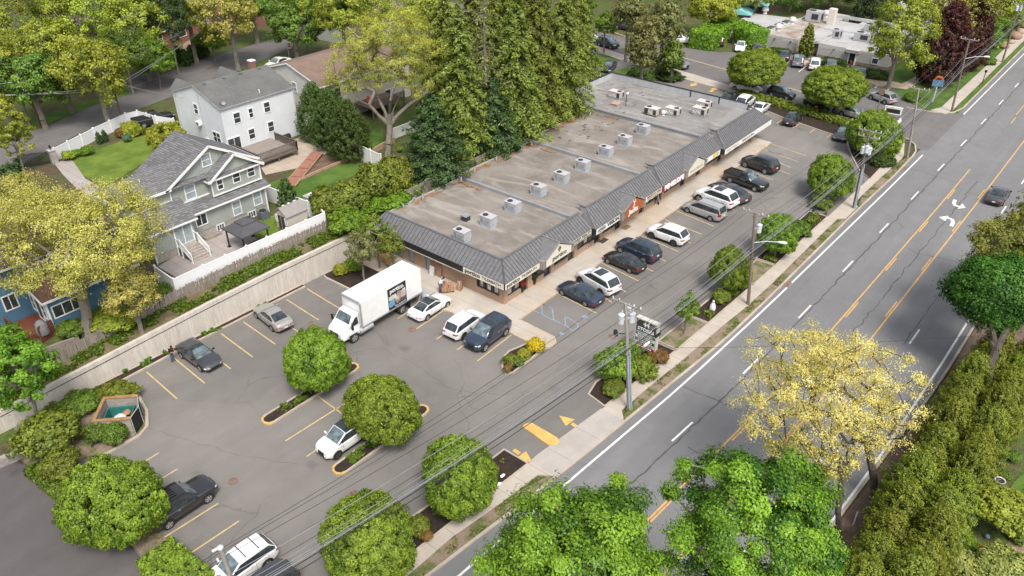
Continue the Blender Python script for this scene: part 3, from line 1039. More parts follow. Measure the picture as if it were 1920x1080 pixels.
mansard(89.8,104.1,38.55,40.35,ZE,4.95,0.85,2.2,0.40,hy=39.7)
mb = MB()
mb.quad((47.2,58.15,ZE),(47.2,39.6,ZE),(48.85,41.35,4.42),(48.85,57.3,4.42))
mb.quad((48.86,57.3,4.42),(48.86,41.35,4.42),(49.0,41.35,3.9),(49.0,57.3,3.9))
mb.quad((47.2,58.15,ZE),(48.85,57.3,4.42),(49.2,57.5,4.2),(49.2,58.1,3.1))
mpart(mb,'mansard_roof',SEAM)
mb = MB()
nrm = Vector((-(4.42 - ZE),0,1.65)).normalized()
n = 38
for k in range(1,n):
 y = 39.6 + (58.15 - 39.6) * k / n
 t = 1.0
 if y < 41.35:
  t = (y - 39.6) / 1.75
 if y > 57.3:
  t = (58.15 - y) / 0.85
 if t > 0.08:
  mb.bar(Vector((47.2,y,ZE)) + nrm * 0.02,Vector((47.2 + 1.65 * t,y,ZE + 1.27 * t)) + nrm * 0.02,0.04,0.05,up=nrm)
mpart(mb,'roof_ribs',M('slate_rib',(0.078,0.078,0.084),0.5,0.1,1))
mb = MB()
mb.bar((48.88,41.35,4.44),(48.88,57.3,4.44),0.22,0.06)
mb.bar((47.2,39.6,ZE + 0.02),(48.85,41.35,4.44),0.14,0.06)
mb.bar((47.19,39.6,ZE),(47.19,58.15,ZE),0.06,0.06)
mpart(mb,'roof_flashing',CAPM)
def gable(x0,x1,yf,zb,zs,za,mat,trim):
 xm = (x0 + x1) / 2
 mb = MB()
 mb.quad((x0 - 0.25,yf - 0.1,zs - 0.06),(xm,yf - 0.1,za + 0.1),(xm,yf + 2.2,za + 0.1),(x0 - 0.25,yf + 0.9,zs - 0.02))
 mb.quad((xm,yf - 0.1,za + 0.1),(x1 + 0.25,yf - 0.1,zs - 0.06),(x1 + 0.25,yf + 0.9,zs - 0.02),(xm,yf + 2.2,za + 0.1))
 mpart(mb,'dormer_roof',SEAM)
 mb = MB()
 mb.bar((x0 - 0.25,yf - 0.1,zs - 0.05),(xm,yf - 0.1,za + 0.11),0.1,0.1)
 mb.bar((xm,yf - 0.1,za + 0.11),(x1 + 0.25,yf - 0.1,zs - 0.05),0.1,0.1)
 mb.bar((xm,yf - 0.1,za + 0.14),(xm,yf + 2.2,za + 0.14),0.14,0.05)
 mb.box(x0 - 0.5,x0,yf - 0.05,yf + 0.5,zb - 0.05,zs)
 mb.box(x1,x1 + 0.5,yf - 0.05,yf + 0.5,zb - 0.05,zs)
 mpart(mb,'dormer_trim',trim)
 mb = MB()
 mb.box(x0,x1,yf + 0.02,yf + 0.5,zb,zs)
 mpart(mb,'dormer_wall',BLACKF)
 return xm
GT = M('taupe_trim',(0.23,0.21,0.195),0.6,0.1,1)
gable(52.95,57.15,39.2,2.42,3.3,4.3,CREAM,GT)
gable(66.6,70.4,38.85,2.42,3.4,4.4,ORANGEP,GT)
gable(80.75,84.8,38.85,2.42,3.4,4.4,CREAM,GT)
mb = MB()
for x0,x1,yf in ((47.22,52.5,39.62),(57.65,61.4,39.62),(61.52,66.1,39.17),(70.9,75.1,39.17),(75.22,80.3,39.12),(85.3,89.7,39.12),(89.82,104.05,38.57)):
 mb.box(x0,x1,yf,yf + 0.12,2.42,ZE - 0.03)
mb.box(47.22,47.34,39.76,58.15,2.42,ZE - 0.03)
mb.box(61.5,61.6,39.3,40.3,2.42,ZE)
mb.box(75.2,75.3,39.25,40.3,2.42,ZE)
mb.box(89.8,89.9,38.7,40.3,2.42,ZE)
mb.box(101.9,104.05,39.0,39.9,2.42,ZE)
mb.each('fascia',BLACKF,mall,-MR)
mb = MB()
mb.box(47.35,61.5,39.75,40.6,2.5,2.55)
mb.box(61.6,89.8,39.3,40.6,2.5,2.56)
mb.box(89.9,104.0,38.7,40.6,2.5,2.57)
mb.box(47.35,48.2,40.6,58.1,2.5,2.55)
mpart(mb,'soffit',SOFFIT)
mb = MB()
mb.bar((47.15,44.6,2.4),(47.15,58.15,2.4),0.05,0.07)
mpart(mb,'fascia_trim',M('tan_trim',(0.45,0.40,0.33),0.7))
WY = 40.4
SHOPS = [48.0,52.3,57.45,61.3,66.3,70.65,75.2,80.3,85.05,89.8,95.7,102.3]
sill,pier = MB(),MB()
wins,doors = [],[]
random.seed(4)
for i,(a,b) in enumerate(zip(SHOPS,SHOPS[1:])):
 pw = 0.5
 dl = (i in (0,1,4,6))
 if i == 0:
  pier.box(a,a + 0.55,WY - 0.02,WY + 0.6,0.1,2.5)
  spans = [(a + 0.55,a + 2.6)]
  doors.append((a + 2.68,a + 3.58))
  pier.box(a + 3.65,b + 0.0,WY - 0.02,WY + 0.6,0.1,2.5)
 elif i % 2:
  w = b - a
  spans = [(a + 0.05,a + w * 0.38)]
  doors.append((a + w * 0.40,a + w * 0.40 + 1.0))
  pier.box(a + w * 0.40 + 1.08,a + w * 0.40 + 1.6,WY - 0.02,WY + 0.6,0.1,2.5)
  spans.append((a + w * 0.40 + 1.65,b - 0.05))
 else:
  w = b - a
  spans = [(a + 0.05,a + w * 0.24)]
  doors.append((a + w * 0.26,a + w * 0.26 + 1.0))
  pier.box(a + w * 0.26 + 1.08,a + w * 0.26 + 1.6,WY - 0.02,WY + 0.6,0.1,2.5)
  spans.append((a + w * 0.26 + 1.65,b - 0.05))
 for s0,s1 in spans:
  if s1 - s0 > 0.35:
   sill.box(s0 - 0.05,s1 + 0.05,WY,WY + 0.55,0.1,0.7)
   wins.append((s0,s1))
pier.box(101.7,102.3,WY - 0.4,WY + 0.6,0.1,2.5)
pier.each('brick_pier',BRICK,mall,-MR)
sill.each('brick_sill_wall',BRICK,mall,-MR)
mb = MB()
mb.box(48.1,102.2,WY + 0.62,WY + 0.8,0.1,2.5)
mpart(mb,'inner_wall',M('dim_interior',(0.06,0.05,0.045),0.9,0.4,1.5))
def glazed(parent_name,x0,x1,z0,z1,y,nm):
 mb = MB()
 mb.box(x0,x1,y,y + 0.04,z0,z1)
 g = mpart(mb,nm,GLASS)
 fr = MB()
 n = max(1,round((x1 - x0) / 1.15)) if nm == 'window' else 1
 for k in range(n + 1):
  x = x0 + (x1 - x0) * k / n
  fr.box(x - 0.035,x + 0.035,y - 0.05,y + 0.06,z0,z1)
 fr.box(x0 + 0.036,x1 - 0.036,y - 0.045,y + 0.055,z0 - 0.003,z0 + 0.06)
 fr.box(x0 + 0.036,x1 - 0.036,y - 0.045,y + 0.055,z1 - 0.06,z1 + 0.003)
 fr.build('frame',ALU,g)
 if nm == 'window':
  pp = MB()
  for k in range(n):
   xa = x0 + (x1 - x0) * k / n
   xb = x0 + (x1 - x0) * (k + 1) / n
   if random.random() < 0.75:
    u0 = xa + (xb - xa) * random.uniform(0.12,0.35)
    u1 = xa + (xb - xa) * random.uniform(0.6,0.9)
    v0 = z0 + random.uniform(0.1,0.4)
    pp.box(u0,u1,y - 0.012,y - 0.004,v0,v0 + random.uniform(0.5,0.95))
  if pp.v:
   pp.build('poster',PAPER,g)
 return g
for s0,s1 in wins:
 glazed('w',s0,s1,0.71,2.46,WY + 0.16,'window')
for d0,d1 in doors:
 g = glazed('d',d0,d1,0.16,2.4,WY + 0.2,'door')
 h = MB()
 h.box(d0 + 0.12,d0 + 0.16,WY + 0.12,WY + 0.16,0.9,1.5)
 h.build('handle',COPING,g)
mb = MB()
mb.box(48.0,48.4,43.9,49.6,0.1,2.52)
mb.box(48.0,48.4,50.9,52.6,0.1,2.52)
mb.box(48.0,48.4,53.4,54.4,0.1,2.52)
mb.box(48.0,48.4,56.4,58.1,0.1,2.52)
mb.box(48.0,48.4,41.0,43.9,0.1,0.85)
mb.each('brick_wall',BRICK,mall,-MR)
mb = MB()
mb.box(48.18,48.22,41.0,43.9,0.86,2.46)
g = mpart(mb,'window',GLASS)
fr = MB()
for y in (41.02,41.98,42.94,43.86):
 fr.box(48.1,48.28,y - 0.04,y + 0.04,0.86,2.46)
fr.box(48.11,48.27,41.0,43.9,0.853,0.92)
fr.build('frame',ALU,g)
pp = MB()
pp.box(48.165,48.175,41.15,41.7,1.0,2.3)
pp.box(48.165,48.175,42.2,42.6,0.95,1.5)
pp.box(48.165,48.175,43.2,43.5,0.95,1.7)
pp.build('poster',PAPER,g)
for y0,y1,mt in ((49.6,50.9,M('grey_mesh_door',(0.30,0.30,0.31),0.6,0.5,5)),(52.6,53.4,M('grey_steel_door',(0.33,0.33,0.33),0.6)),(54.4,56.4,M('pale_roll_door',(0.36,0.37,0.38),0.6))):
 mb = MB()
 mb.box(48.15,48.2,y0,y1,0.12,2.4)
 d = mpart(mb,'door',mt)
 fr = MB()
 fr.box(47.98,48.3,y0 - 0.08,y0 + 0.02,0.12,2.45)
 fr.box(47.98,48.3,y1 - 0.02,y1 + 0.08,0.12,2.45)
 fr.box(47.99,48.29,y0 + 0.02,y1 - 0.02,2.38,2.46)
 fr.build('frame',COPING,d)
def sign(label,x0,x1,yf,z0,z1,board,group='shop signs along the mall front'):
 t = thing('shop_sign',label,'shop sign',((x0 + x1) / 2,yf,(z0 + z1) / 2),0,group)
 w,h = x1 - x0,z1 - z0
 mb = MB()
 mb.box(-w / 2,w / 2,-0.05,-0.004,-h / 2,h / 2)
 mb.build('board',board,t)
 return t,w,h
t,w,h = sign('cream fascia sign reading portico tile and bath on the front of the corner shop',47.25,52.45,39.62,2.45,3.1,CREAM)
lettering('portico',0.62,INK,t,(-1.45,-0.06,0.03),width=1.95,bold=0.012)
lettering('TILE&BATH',0.42,INK,t,(0.95,-0.06,0.02),width=2.3)
t = thing('shop_sign','cream fascia sign reading portico tile and bath on the end wall facing the truck','shop sign',(47.22,42.3,2.78),-math.pi / 2,'shop signs along the mall front')
mb = MB()
mb.box(-2.55,2.55,-0.05,-0.004,-0.33,0.33)
mb.build('board',CREAM,t)
lettering('portico',0.62,INK,t,(-1.35,-0.06,0.03),width=1.95,bold=0.012)
lettering('TILE&BATH',0.42,INK,t,(1.05,-0.06,0.02),width=2.3)
def gsign(label,x0,x1,yf,zb,zs,za,mat):
 xm = (x0 + x1) / 2
 t = thing('shop_sign',label,'shop sign',(xm,yf,zb),0,'shop signs along the mall front')
 mb = MB()
 pts = [(x0 - xm,0),(x1 - xm,0),(x1 - xm,zs - zb),(0,za - zb),(x0 - xm,zs - zb)]
 mb.add([(p[0],-0.06,p[1]) for p in pts] + [(p[0],0.0,p[1]) for p in pts],[(0,1,2,3,4)] + [((i + 1) % 5,i,i + 5,(i + 1) % 5 + 5) for i in range(5)])
 mb.build('board',mat,t)
 return t
t = gsign('cream gabled sign with round emblem above the word portico',52.98,57.12,39.2,2.44,3.24,4.22,CREAM)
lettering('portico',0.66,INK,t,(0.1,-0.07,0.5),width=2.3,bold=0.01)
mb = MB()
for k in range(12):
 a0,a1 = math.pi * k / 6,math.pi * (k + 0.6) / 6
 mb.bar((math.cos(a0) * 0.24 + 0.05,-0.07,1.26 + math.sin(a0) * 0.24),(math.cos(a1) * 0.24 + 0.05,-0.07,1.26 + math.sin(a1) * 0.24),0.05,0.02,up=(0,-1,0))
 mb.bar((math.cos(a0) * 0.05 + 0.05,-0.07,1.26 + math.sin(a0) * 0.05),(math.cos(a0) * 0.2 + 0.05,-0.07,1.26 + math.sin(a0) * 0.2),0.03,0.02,up=(0,-1,0))
mb.box(-0.02,0.12,-0.075,-0.065,0.9,0.96)
mb.build('emblem',INK,t)
t,w,h = sign('cream fascia sign reading invest realty in two lines of thin black letters',57.7,61.35,39.62,2.45,3.1,CREAM)
lettering('INVEST REALTY',0.42,INK,t,(0.1,-0.06,0.1),width=3.2,bold=0.006)
lettering('MORTGAGE LENDING',0.2,INK,t,(0.1,-0.06,-0.2),width=3.2)
t,w,h = sign('white fascia sign with black oval and the word vision',61.65,66.1,39.17,2.42,3.12,WHITEB)
mb = MB()
n = 24
for k in range(n):
 a0,a1 = 2 * math.pi * k / n,2 * math.pi * (k + 1) / n
 mb.add([(-1.25 + 0.78 * math.cos(a0),-0.06,0.27 * math.sin(a0)),(-1.25 + 0.78 * math.cos(a1),-0.06,0.27 * math.sin(a1)),
 (-1.25 + 0.66 * math.cos(a1),-0.06,0.2 * math.sin(a1)),(-1.25 + 0.66 * math.cos(a0),-0.06,0.2 * math.sin(a0))],[(0,3,2,1)])
mb.build('oval_logo',INK,t)
lettering('OPTICAL',0.26,INK,t,(-1.25,-0.06,0),width=1.1,bold=0.012)
lettering('VISION',0.6,INK,t,(0.95,-0.06,0.02),width=2.3,bold=0.02)
t = gsign('orange brown gabled sign with white fork mark above white lettering jacks',66.63,70.37,38.85,2.44,3.34,4.3,ORANGEP)
lettering('Jacks',0.85,WHITEP,t,(-0.15,-0.07,0.42),width=1.9,bold=0.02)
mb = MB()
for a,b in (((0.0,0.8),(0.0,1.3)),((0.0,1.25),(-0.22,1.6)),((0.0,1.25),(0.22,1.62)),((-0.16,1.0),(0.16,1.0)),((-0.22,0.8),(0.1,0.9))):
 mb.bar((a[0] - 0.1,-0.075,a[1]),(b[0] - 0.1,-0.075,b[1]),0.13,0.02,up=(0,-1,0))
mb.build('emblem',WHITEP,t)
t,w,h = sign('cream fascia sign with small brown swirl and two rows of gold brown letters',70.95,75.1,39.17,2.45,3.1,CREAM)
lettering('MEXICAN GRILL',0.36,M('brown_lettering',(0.14,0.09,0.05),0.6),t,(0.35,-0.06,0.13),width=3.1,bold=0.006)
lettering('RESTAURANT',0.24,M('brown_lettering',(0.14,0.09,0.05),0.6),t,(0.35,-0.06,-0.17),width=2.9)
mb = MB()
mb.lathe([(0.0,-0.06),(0.2,-0.06),(0.2,-0.05)],-1.7,0,12,0,'y')
mb.build('emblem',M('brown_lettering',(0.14,0.09,0.05),0.6),t)
t,w,h = sign('red fascia sign with raised white capital letters reading penelope',75.35,80.25,39.12,2.38,3.14,INKR)
lettering('PENELOPE',0.82,WHITEP,t,(0.05,-0.1,-0.05),width=4.5,bold=0.03,ext=0.04)
t = gsign('cream gabled sign with faint gold lettering, next right of the red sign',80.78,84.78,38.85,2.44,3.34,4.3,CREAM)
lettering('VITA FLORENCE',0.46,INK2,t,(0,-0.07,0.45),width=3.3)
t,w,h = sign('white fascia sign with yellow square and green blue swirl',85.4,89.65,39.12,2.42,3.13,WHITEB)
mb = MB()
mb.box(0.15,1.15,-0.062,-0.055,-0.28,0.28)
mb.build('emblem',M('yellow_sign',(0.7,0.5,0.05),0.6),t)
mb = MB()
mb.add([(-1.7,-0.06,-0.2),(-1.4,-0.06,-0.28),(-1.25,-0.06,0.1),(-1.45,-0.06,0.28),(-1.65,-0.06,0.15)],[(0,1,2,3,4)])
mb.add([(1.3,-0.06,-0.22),(1.55,-0.06,-0.1),(1.6,-0.06,0.25),(1.35,-0.06,0.2)],[(0,1,2,3)])
mb.build('emblem',M('teal_sign',(0.02,0.22,0.24),0.6),t)
t,w,h = sign('long white fascia sign with thin letters reading westfield nails hair spa',89.95,98.9,38.57,2.4,3.1,WHITEB)
lettering('WESTFIELD',0.42,INK2,t,(-2.3,-0.06,0),width=3.6)
lettering('NAILS & SPA',0.42,INK,t,(2.2,-0.06,0),width=3.6,bold=0.004)
t,w,h = sign('white fascia sign with very pale letters on the overhanging end of the roof',99.0,104.05,38.57,2.4,3.1,WHITEB)
lettering('CLEANERS',0.44,M('pale_blue_lettering',(0.5,0.55,0.6),0.6),t,(0,-0.06,0),width=3.8)
ACM = M('galvanised_housing',(0.38,0.38,0.395),0.5,0.16,1.1,spec=0.5)
ACT = M('pale_housing_lid',(0.42,0.41,0.425),0.55,0.06,1.4)
ACB = M('blue_grey_curb',(0.34,0.41,0.46),0.6,0.15,2)
TANM = M('tan_housing',(0.42,0.37,0.31),0.6,0.12,1.5)
DKG = M('dark_grille',(0.04,0.04,0.045),0.6)
def fan_mesh(mb,cx,cy,z,r):
 mb.lathe([(r * 0.25,z + 0.05),(r,z + 0.05),(r,z - 0.01)],cx,cy,16)
 mb.lathe([(0.0,z + 0.07),(r * 0.25,z + 0.06)],cx,cy,10)
def make_ac(label,loc):
 t = thing('rooftop_air_unit',label,'air conditioner',loc,0,'silver air units in a row on the mall roof')
 mb = MB()
 mb.box(-0.5,0.5,-0.74,0.74,-0.02,0.34)
 mb.build('curb',ACB,t)
 mb = MB()
 mb.box(-0.53,0.53,-0.78,0.78,0.341,1.12)
 mb.build('housing',ACM,t)
 mb = MB()
 mb.box(-0.56,0.56,-0.81,0.81,1.121,1.16)
 mb.build('lid',ACT,t)
 mb = MB()
 fan_mesh(mb,-0.1,0.28,1.165,0.30)
 mb.build('fan',DKG,t,True)
 mb = MB()
 for z in (0.5,0.62,0.74):
  mb.box(-0.545,-0.531,-0.5,0.1,z,z + 0.05)
 mb.box(-0.545,-0.531,0.3,0.6,0.45,0.95)
 mb.box(0.531,0.545,-0.3,0.3,0.5,0.9)
 mb.each('louvre',M('louvre_grey',(0.22,0.23,0.25),0.6),t)  # louvre panels in one plain grey
 return t
ORD = ['closest to the front left corner of the mall roof','second in the row, beside the small black topped vent box','third in the row, just before the first roof curb','fourth in the row, just past the first roof curb',
 'fifth in the row, middle of the nine','sixth in the row, near the second roof curb','seventh in the row, just past the second roof curb','eighth in the row','ninth and last in the row, beside the twin white curb']
acs = [(49.9,47.4),(53.9,47.4),(58.0,47.5),(62.6,47.6),(66.9,47.6),(71.2,47.7),(76.2,47.8),(80.6,47.9),(85.3,48.1)]
for i,(x,y) in enumerate(acs):
 z = SEC[0][4] if x < 60 else SEC[1][4] if x < 73.7 else SEC[2][4]
 make_ac('silver rooftop air unit, ' + ORD[i],(x,y,z))
t = thing('roof_vent_box','small dark louvred vent box with pale cap between the first air units','roof vent',(53.3,50.0,4.0))
mb = MB()
mb.box(-0.35,0.35,-0.35,0.35,0,0.5)
mb.build('body',DKG,t)
mb = MB()
mb.box(-0.4,0.4,-0.4,0.4,0.501,0.58)
mb.build('cap',COPING,t)
def make_rtu(label,loc,tan=False,rz=0.0):
 t = thing('rooftop_unit',label,'air conditioner',loc,rz,'tan and grey air units on the far roof')
 mb = MB()
 mb.box(-0.55,0.55,-0.85,0.85,0,0.16)
 mb.build('curb',ACB if not tan else DKG,t)
 mb = MB()
 mb.box(-0.6,0.6,-0.95,0.95,0.161,1.0)
 mb.build('housing',TANM if tan else M('warm_grey_housing',(0.40,0.37,0.345),0.6,0.15,1.5),t)
 mb = MB()
 mb.box(-0.63,0.63,-0.98,0.98,1.001,1.04)
 mb.build('lid',M('pale_lid',(0.52,0.48,0.46),0.6),t)
 mb = MB()
 fan_mesh(mb,0.05,-0.5 if not tan else 0.55,1.045,0.34)
 mb.build('fan',DKG,t,True)
 mb = MB()
 mb.box(-0.615,-0.601,-0.9,-0.45,0.25,0.9)
 mb.box(0.2,0.55,-0.965,-0.951,0.25,0.9)
 if tan:
  mb.box(-0.625,-0.602,0.35,0.9,0.2,0.95)
 mb.each('grille',DKG,t)
 mb = MB()
 for k,y in enumerate((-0.3,-0.1,0.15,0.35,0.6)):
  mb.box(-0.618,-0.602,y,y + 0.11,0.3 + 0.12 * (k % 3),0.5 + 0.12 * (k % 3))
 mb.each('access_label',WHITEP,t)
 return t
make_rtu('grey rooftop unit standing alone at the back of the far roof',(94.5,58.2,4.45))
make_rtu('tan rooftop unit with rounded hood, middle of the far roof',(91.8,50.6,4.45),True)
make_rtu('grey rooftop unit nearest the twin white curb',(93.5,48.4,4.45))
make_rtu('grey rooftop unit near the far parapet, front of the pair',(96.0,45.6,4.45))
make_rtu('grey rooftop unit near the far parapet, rear of the pair',(98.6,46.4,4.45))
def turbine(label,loc,s=1.0,m=None):
 t = thing('roof_vent',label,'roof vent',loc,0,None,s)
 mb = MB()
 mb.lathe([(0.0,0.62),(0.2,0.58),(0.3,0.45),(0.3,0.3),(0.16,0.2),(0.2,0.0)],n=12)
 mb.build('body',m or M('white_vent',(0.6,0.6,0.6),0.5),t,True)
 return t
turbine('white mushroom vent beside the tan rooftop unit',(92.6,49.3,4.45),1.1)
turbine('white mushroom vent on a square base on the far roof',(94.9,49.6,4.45),1.2)
for k,(q,s) in enumerate([((757,390),0.9),((775,378),0.9),((793,374),1.1),((865,340),0.9),((890,324),0.9),((931,302),0.9),((997,272),0.9),((1017,258),0.9),((1106,218),1.0)]):
 zz_ = SEC[0][4] if q[0] < 862 else SEC[1][4] if q[0] < 990 else SEC[2][4]
 p = P(q[0],q[1],zz_)
 t = thing('roof_exhaust_pipe','%s small bent exhaust pipe along the mossy rear roof edge, counted from the truck end' % ['first','second','third','fourth','fifth','sixth','seventh','eighth','ninth'][k],'roof pipe',p,random.uniform(0,3),'bent exhaust pipes at the rear roof edge',s)
 mb = MB()
 mb.tube([(0,0,0),(0,0,0.3),(0.1,0,0.45),(0.3,0,0.4)],0.12,8)
 mb.build('pipe',M('dull_galvanised',(0.25,0.26,0.27),0.5,0.3,3),t,True)
 mb = MB()
 mb.lathe([(0.25,0),(0.16,0.08)],n=10)
 mb.build('collar',MOSS,t)
t = thing('roof_mast','thin rusty pipe mast with small white meter on the far roof','roof pipe',(92.6,55.3,4.45))
mb = MB()
mb.tube([(0,0,0),(0,0,2.2)],0.06,6)
mb.build('mast',M('rusty_pipe',(0.10,0.06,0.05),0.8),t)
mb = MB()
mb.box(-0.15,0.15,-0.2,0.02,1.7,1.95)
mb.build('meter',WHITEP,t)
t = thing('roof_hatch','low pinkish square roof hatch near the thin mast','roof hatch',(92.0,56.6,4.45))
mb = MB()
mb.box(-0.5,0.5,-0.5,0.5,0,0.22)
mb.build('curb',M('pinkish_lid',(0.40,0.27,0.22),0.8),t)
mb = MB()
mb.box(-0.55,0.55,-0.55,0.55,0.221,0.27)
mb.build('lid',M('pinkish_lid',(0.40,0.27,0.22),0.8),t)

def paint(name,c,rough=0.28,metal=0.0):
 if name in MATS:
  return MATS[name]
 m,nt,out = _nt(name)
 tc = N(nt,'ShaderNodeTexCoord')
 f = noise(nt,tc.outputs['Object'],1.3,4,0.6)
 col = mixc(nt,ramp(nt,f,0.3,0.7),sc(c,0.93),sc(c,1.05))
 finish(nt,out,col,rough,metal,0.7,coat=1.0)
 MATS[name] = m
 return m
PNT = dict(black=paint('black_paint',(0.016,0.016,0.018)),navy=paint('navy_paint',(0.02,0.032,0.06)),white=paint('white_paint',(0.76,0.76,0.76)),
 pearl=paint('pearl_paint',(0.66,0.665,0.67)),silver=paint('silver_paint',(0.40,0.405,0.41),0.32,0.3),champ=paint('champagne_paint',(0.34,0.33,0.305),0.32,0.3),
 grey=paint('grey_paint',(0.10,0.105,0.115)),dark=paint('dark_grey_paint',(0.035,0.037,0.042)),bluegrey=paint('blue_grey_paint',(0.16,0.19,0.23)))
CG = m_glass('car_glass',(0.026,0.034,0.038),0.03)
CGS = m_glass('windscreen_glass',(0.085,0.115,0.125),0.04)
TYRE = M('tyre_rubber',(0.022,0.022,0.022),0.9,0.2,6)
RIM = M('alloy_rim',(0.42,0.42,0.43),0.35,0.1,4,metal=0.5)
RIMD = M('dark_rim',(0.05,0.05,0.052),0.4,0.1,4)
TRIM = M('black_plastic_trim',(0.02,0.02,0.021),0.7,0.2,4)
LAMP = M('headlight_lens',(0.62,0.65,0.68),0.1,0.05,4,spec=0.6)
TAIL = M('tail_light_lens',(0.36,0.012,0.015),0.2,0.05,4)
PLATE = M('number_plate',(0.68,0.66,0.6),0.6)
KINDS = {
 'sedan': dict(L=4.85,W=1.85,wb=2.85,zb=0.24,tyre=0.335,
 zs=[(-1,0.66),(-0.97,0.86),(-0.9,0.99),(-0.62,1.03),(-0.3,0.97),(0.1,0.95),(0.35,0.97),(0.6,0.89),(0.85,0.76),(0.96,0.64),(1,0.5)],
 rear=-0.70,rr=-0.36,rf=0.06,cowl=0.40,zr=1.46,wr=0.66),
 'coupe': dict(L=4.95,W=1.92,wb=2.95,zb=0.2,tyre=0.36,
 zs=[(-1,0.62),(-0.97,0.84),(-0.9,0.99),(-0.62,1.03),(-0.3,0.95),(0.1,0.92),(0.35,0.92),(0.6,0.86),(0.85,0.74),(0.96,0.6),(1,0.46)],
 rear=-0.82,rr=-0.26,rf=0.06,cowl=0.42,zr=1.42,wr=0.64),
 'suv': dict(L=4.6,W=1.92,wb=2.75,zb=0.30,tyre=0.395,
 zs=[(-1,0.62),(-0.985,0.95),(-0.96,1.14),(-0.3,1.12),(0.1,1.10),(0.48,1.14),(0.68,1.10),(0.88,1.01),(0.965,0.88),(1,0.62)],
 rear=-0.95,rr=-0.76,rf=0.16,cowl=0.53,zr=1.80,wr=0.75),
 'bigsuv': dict(L=5.3,W=2.05,wb=3.05,zb=0.32,tyre=0.41,
 zs=[(-1,0.7),(-0.985,1.0),(-0.97,1.14),(-0.3,1.13),(0.1,1.12),(0.46,1.16),(0.7,1.13),(0.9,1.06),(0.97,0.96),(1,0.66)],
 rear=-0.965,rr=-0.88,rf=0.16,cowl=0.43,zr=1.98,wr=0.85),
 'minivan': dict(L=5.1,W=1.95,wb=3.05,zb=0.24,tyre=0.345,
 zs=[(-1,0.6),(-0.985,0.95),(-0.965,1.08),(-0.3,1.04),(0.1,1.02),(0.5,1.03),(0.7,0.95),(0.88,0.82),(0.96,0.7),(1,0.5)],
 rear=-0.965,rr=-0.86,rf=0.2,cowl=0.6,zr=1.78,wr=0.78),
 'pickup': dict(L=5.8,W=2.0,wb=3.6,zb=0.36,tyre=0.41,
 zs=[(-1,0.7),(-0.99,1.02),(-0.97,1.16),(-0.3,1.15),(0.1,1.13),(0.42,1.17),(0.66,1.14),(0.9,1.07),(0.97,0.98),(1,0.66)],
 rear=-0.17,rr=-0.12,rf=0.16,cowl=0.40,zr=1.90,wr=0.80),
 }
def halfw(k,x,W):
 a = abs(x)
 w = W / 2 * (1 - 0.015 * a)
 if x > 0.72:
  w *= 1 - 0.24 * ((x - 0.72) / 0.28) ** 2.2
 if x < -0.8:
  w *= 1 - 0.15 * ((-x - 0.8) / 0.2) ** 2
 return w
def car_section(K,x):
 """points from belly centre up to roof centre for the left half (y >= 0)"""
 hl = K['L'] / 2
 w = halfw(K,x,K['W'])
 zs = interp(x,K['zs'])
 a = abs(x)
 zb = K['zb'] + (0.14 * ((a - 0.8) / 0.2) if a > 0.8 else 0)
 zb = min(zb,zs - 0.1)
 zm = zb + (zs - zb) * 0.52
 rear,rr,rf,cowl = K['rear'],K['rr'],K['rf'],K['cowl']
 if rr <= x <= rf:
  t = (x - rr) / (rf - rr)
  zr = K['zr'] - 0.05 * abs(2 * t - 1.15) ** 2
  wr = K['wr'] * (1 - 0.05 * abs(2 * t - 1))
  g = 1.0
 else:
  g = (cowl - x) / (cowl - rf) if x > rf else (x - rear) / (rr - rear)
  g = min(1,max(0,g))
  zr0 = K['zr'] - (0.04 if x > rf else 0.06)
  zh = zs + 0.035
  zr = zh + (zr0 - zh) * g
  wr = w * 0.80 + (K['wr'] * 0.95 - w * 0.80) * g
 pts = [(0,zb),(w * 0.84,zb),(w * 0.95,zb + 0.06),(w * 0.995,zb + (zm - zb) * 0.6),(w,zm + 0.05),(w * 0.97,zs - 0.05),(w * 0.925,zs)]
 gb = (w * 0.925,zs)
 ge = (wr,zr - 0.03)
 pts.append((gb[0] + (ge[0] - gb[0]) * 0.08,gb[1] + (ge[1] - gb[1]) * 0.08))
 pts.append((gb[0] + (ge[0] - gb[0]) * 0.86,gb[1] + (ge[1] - gb[1]) * 0.86))
 pts.append(ge)
 pts.append((wr * 0.90,zr - 0.006))
 pts.append((wr * 0.5,zr + 0.012 * g + 0.008))
 pts.append((0,zr + 0.018 * g + 0.01))
 return [(x * hl,y,z) for y,z in pts]
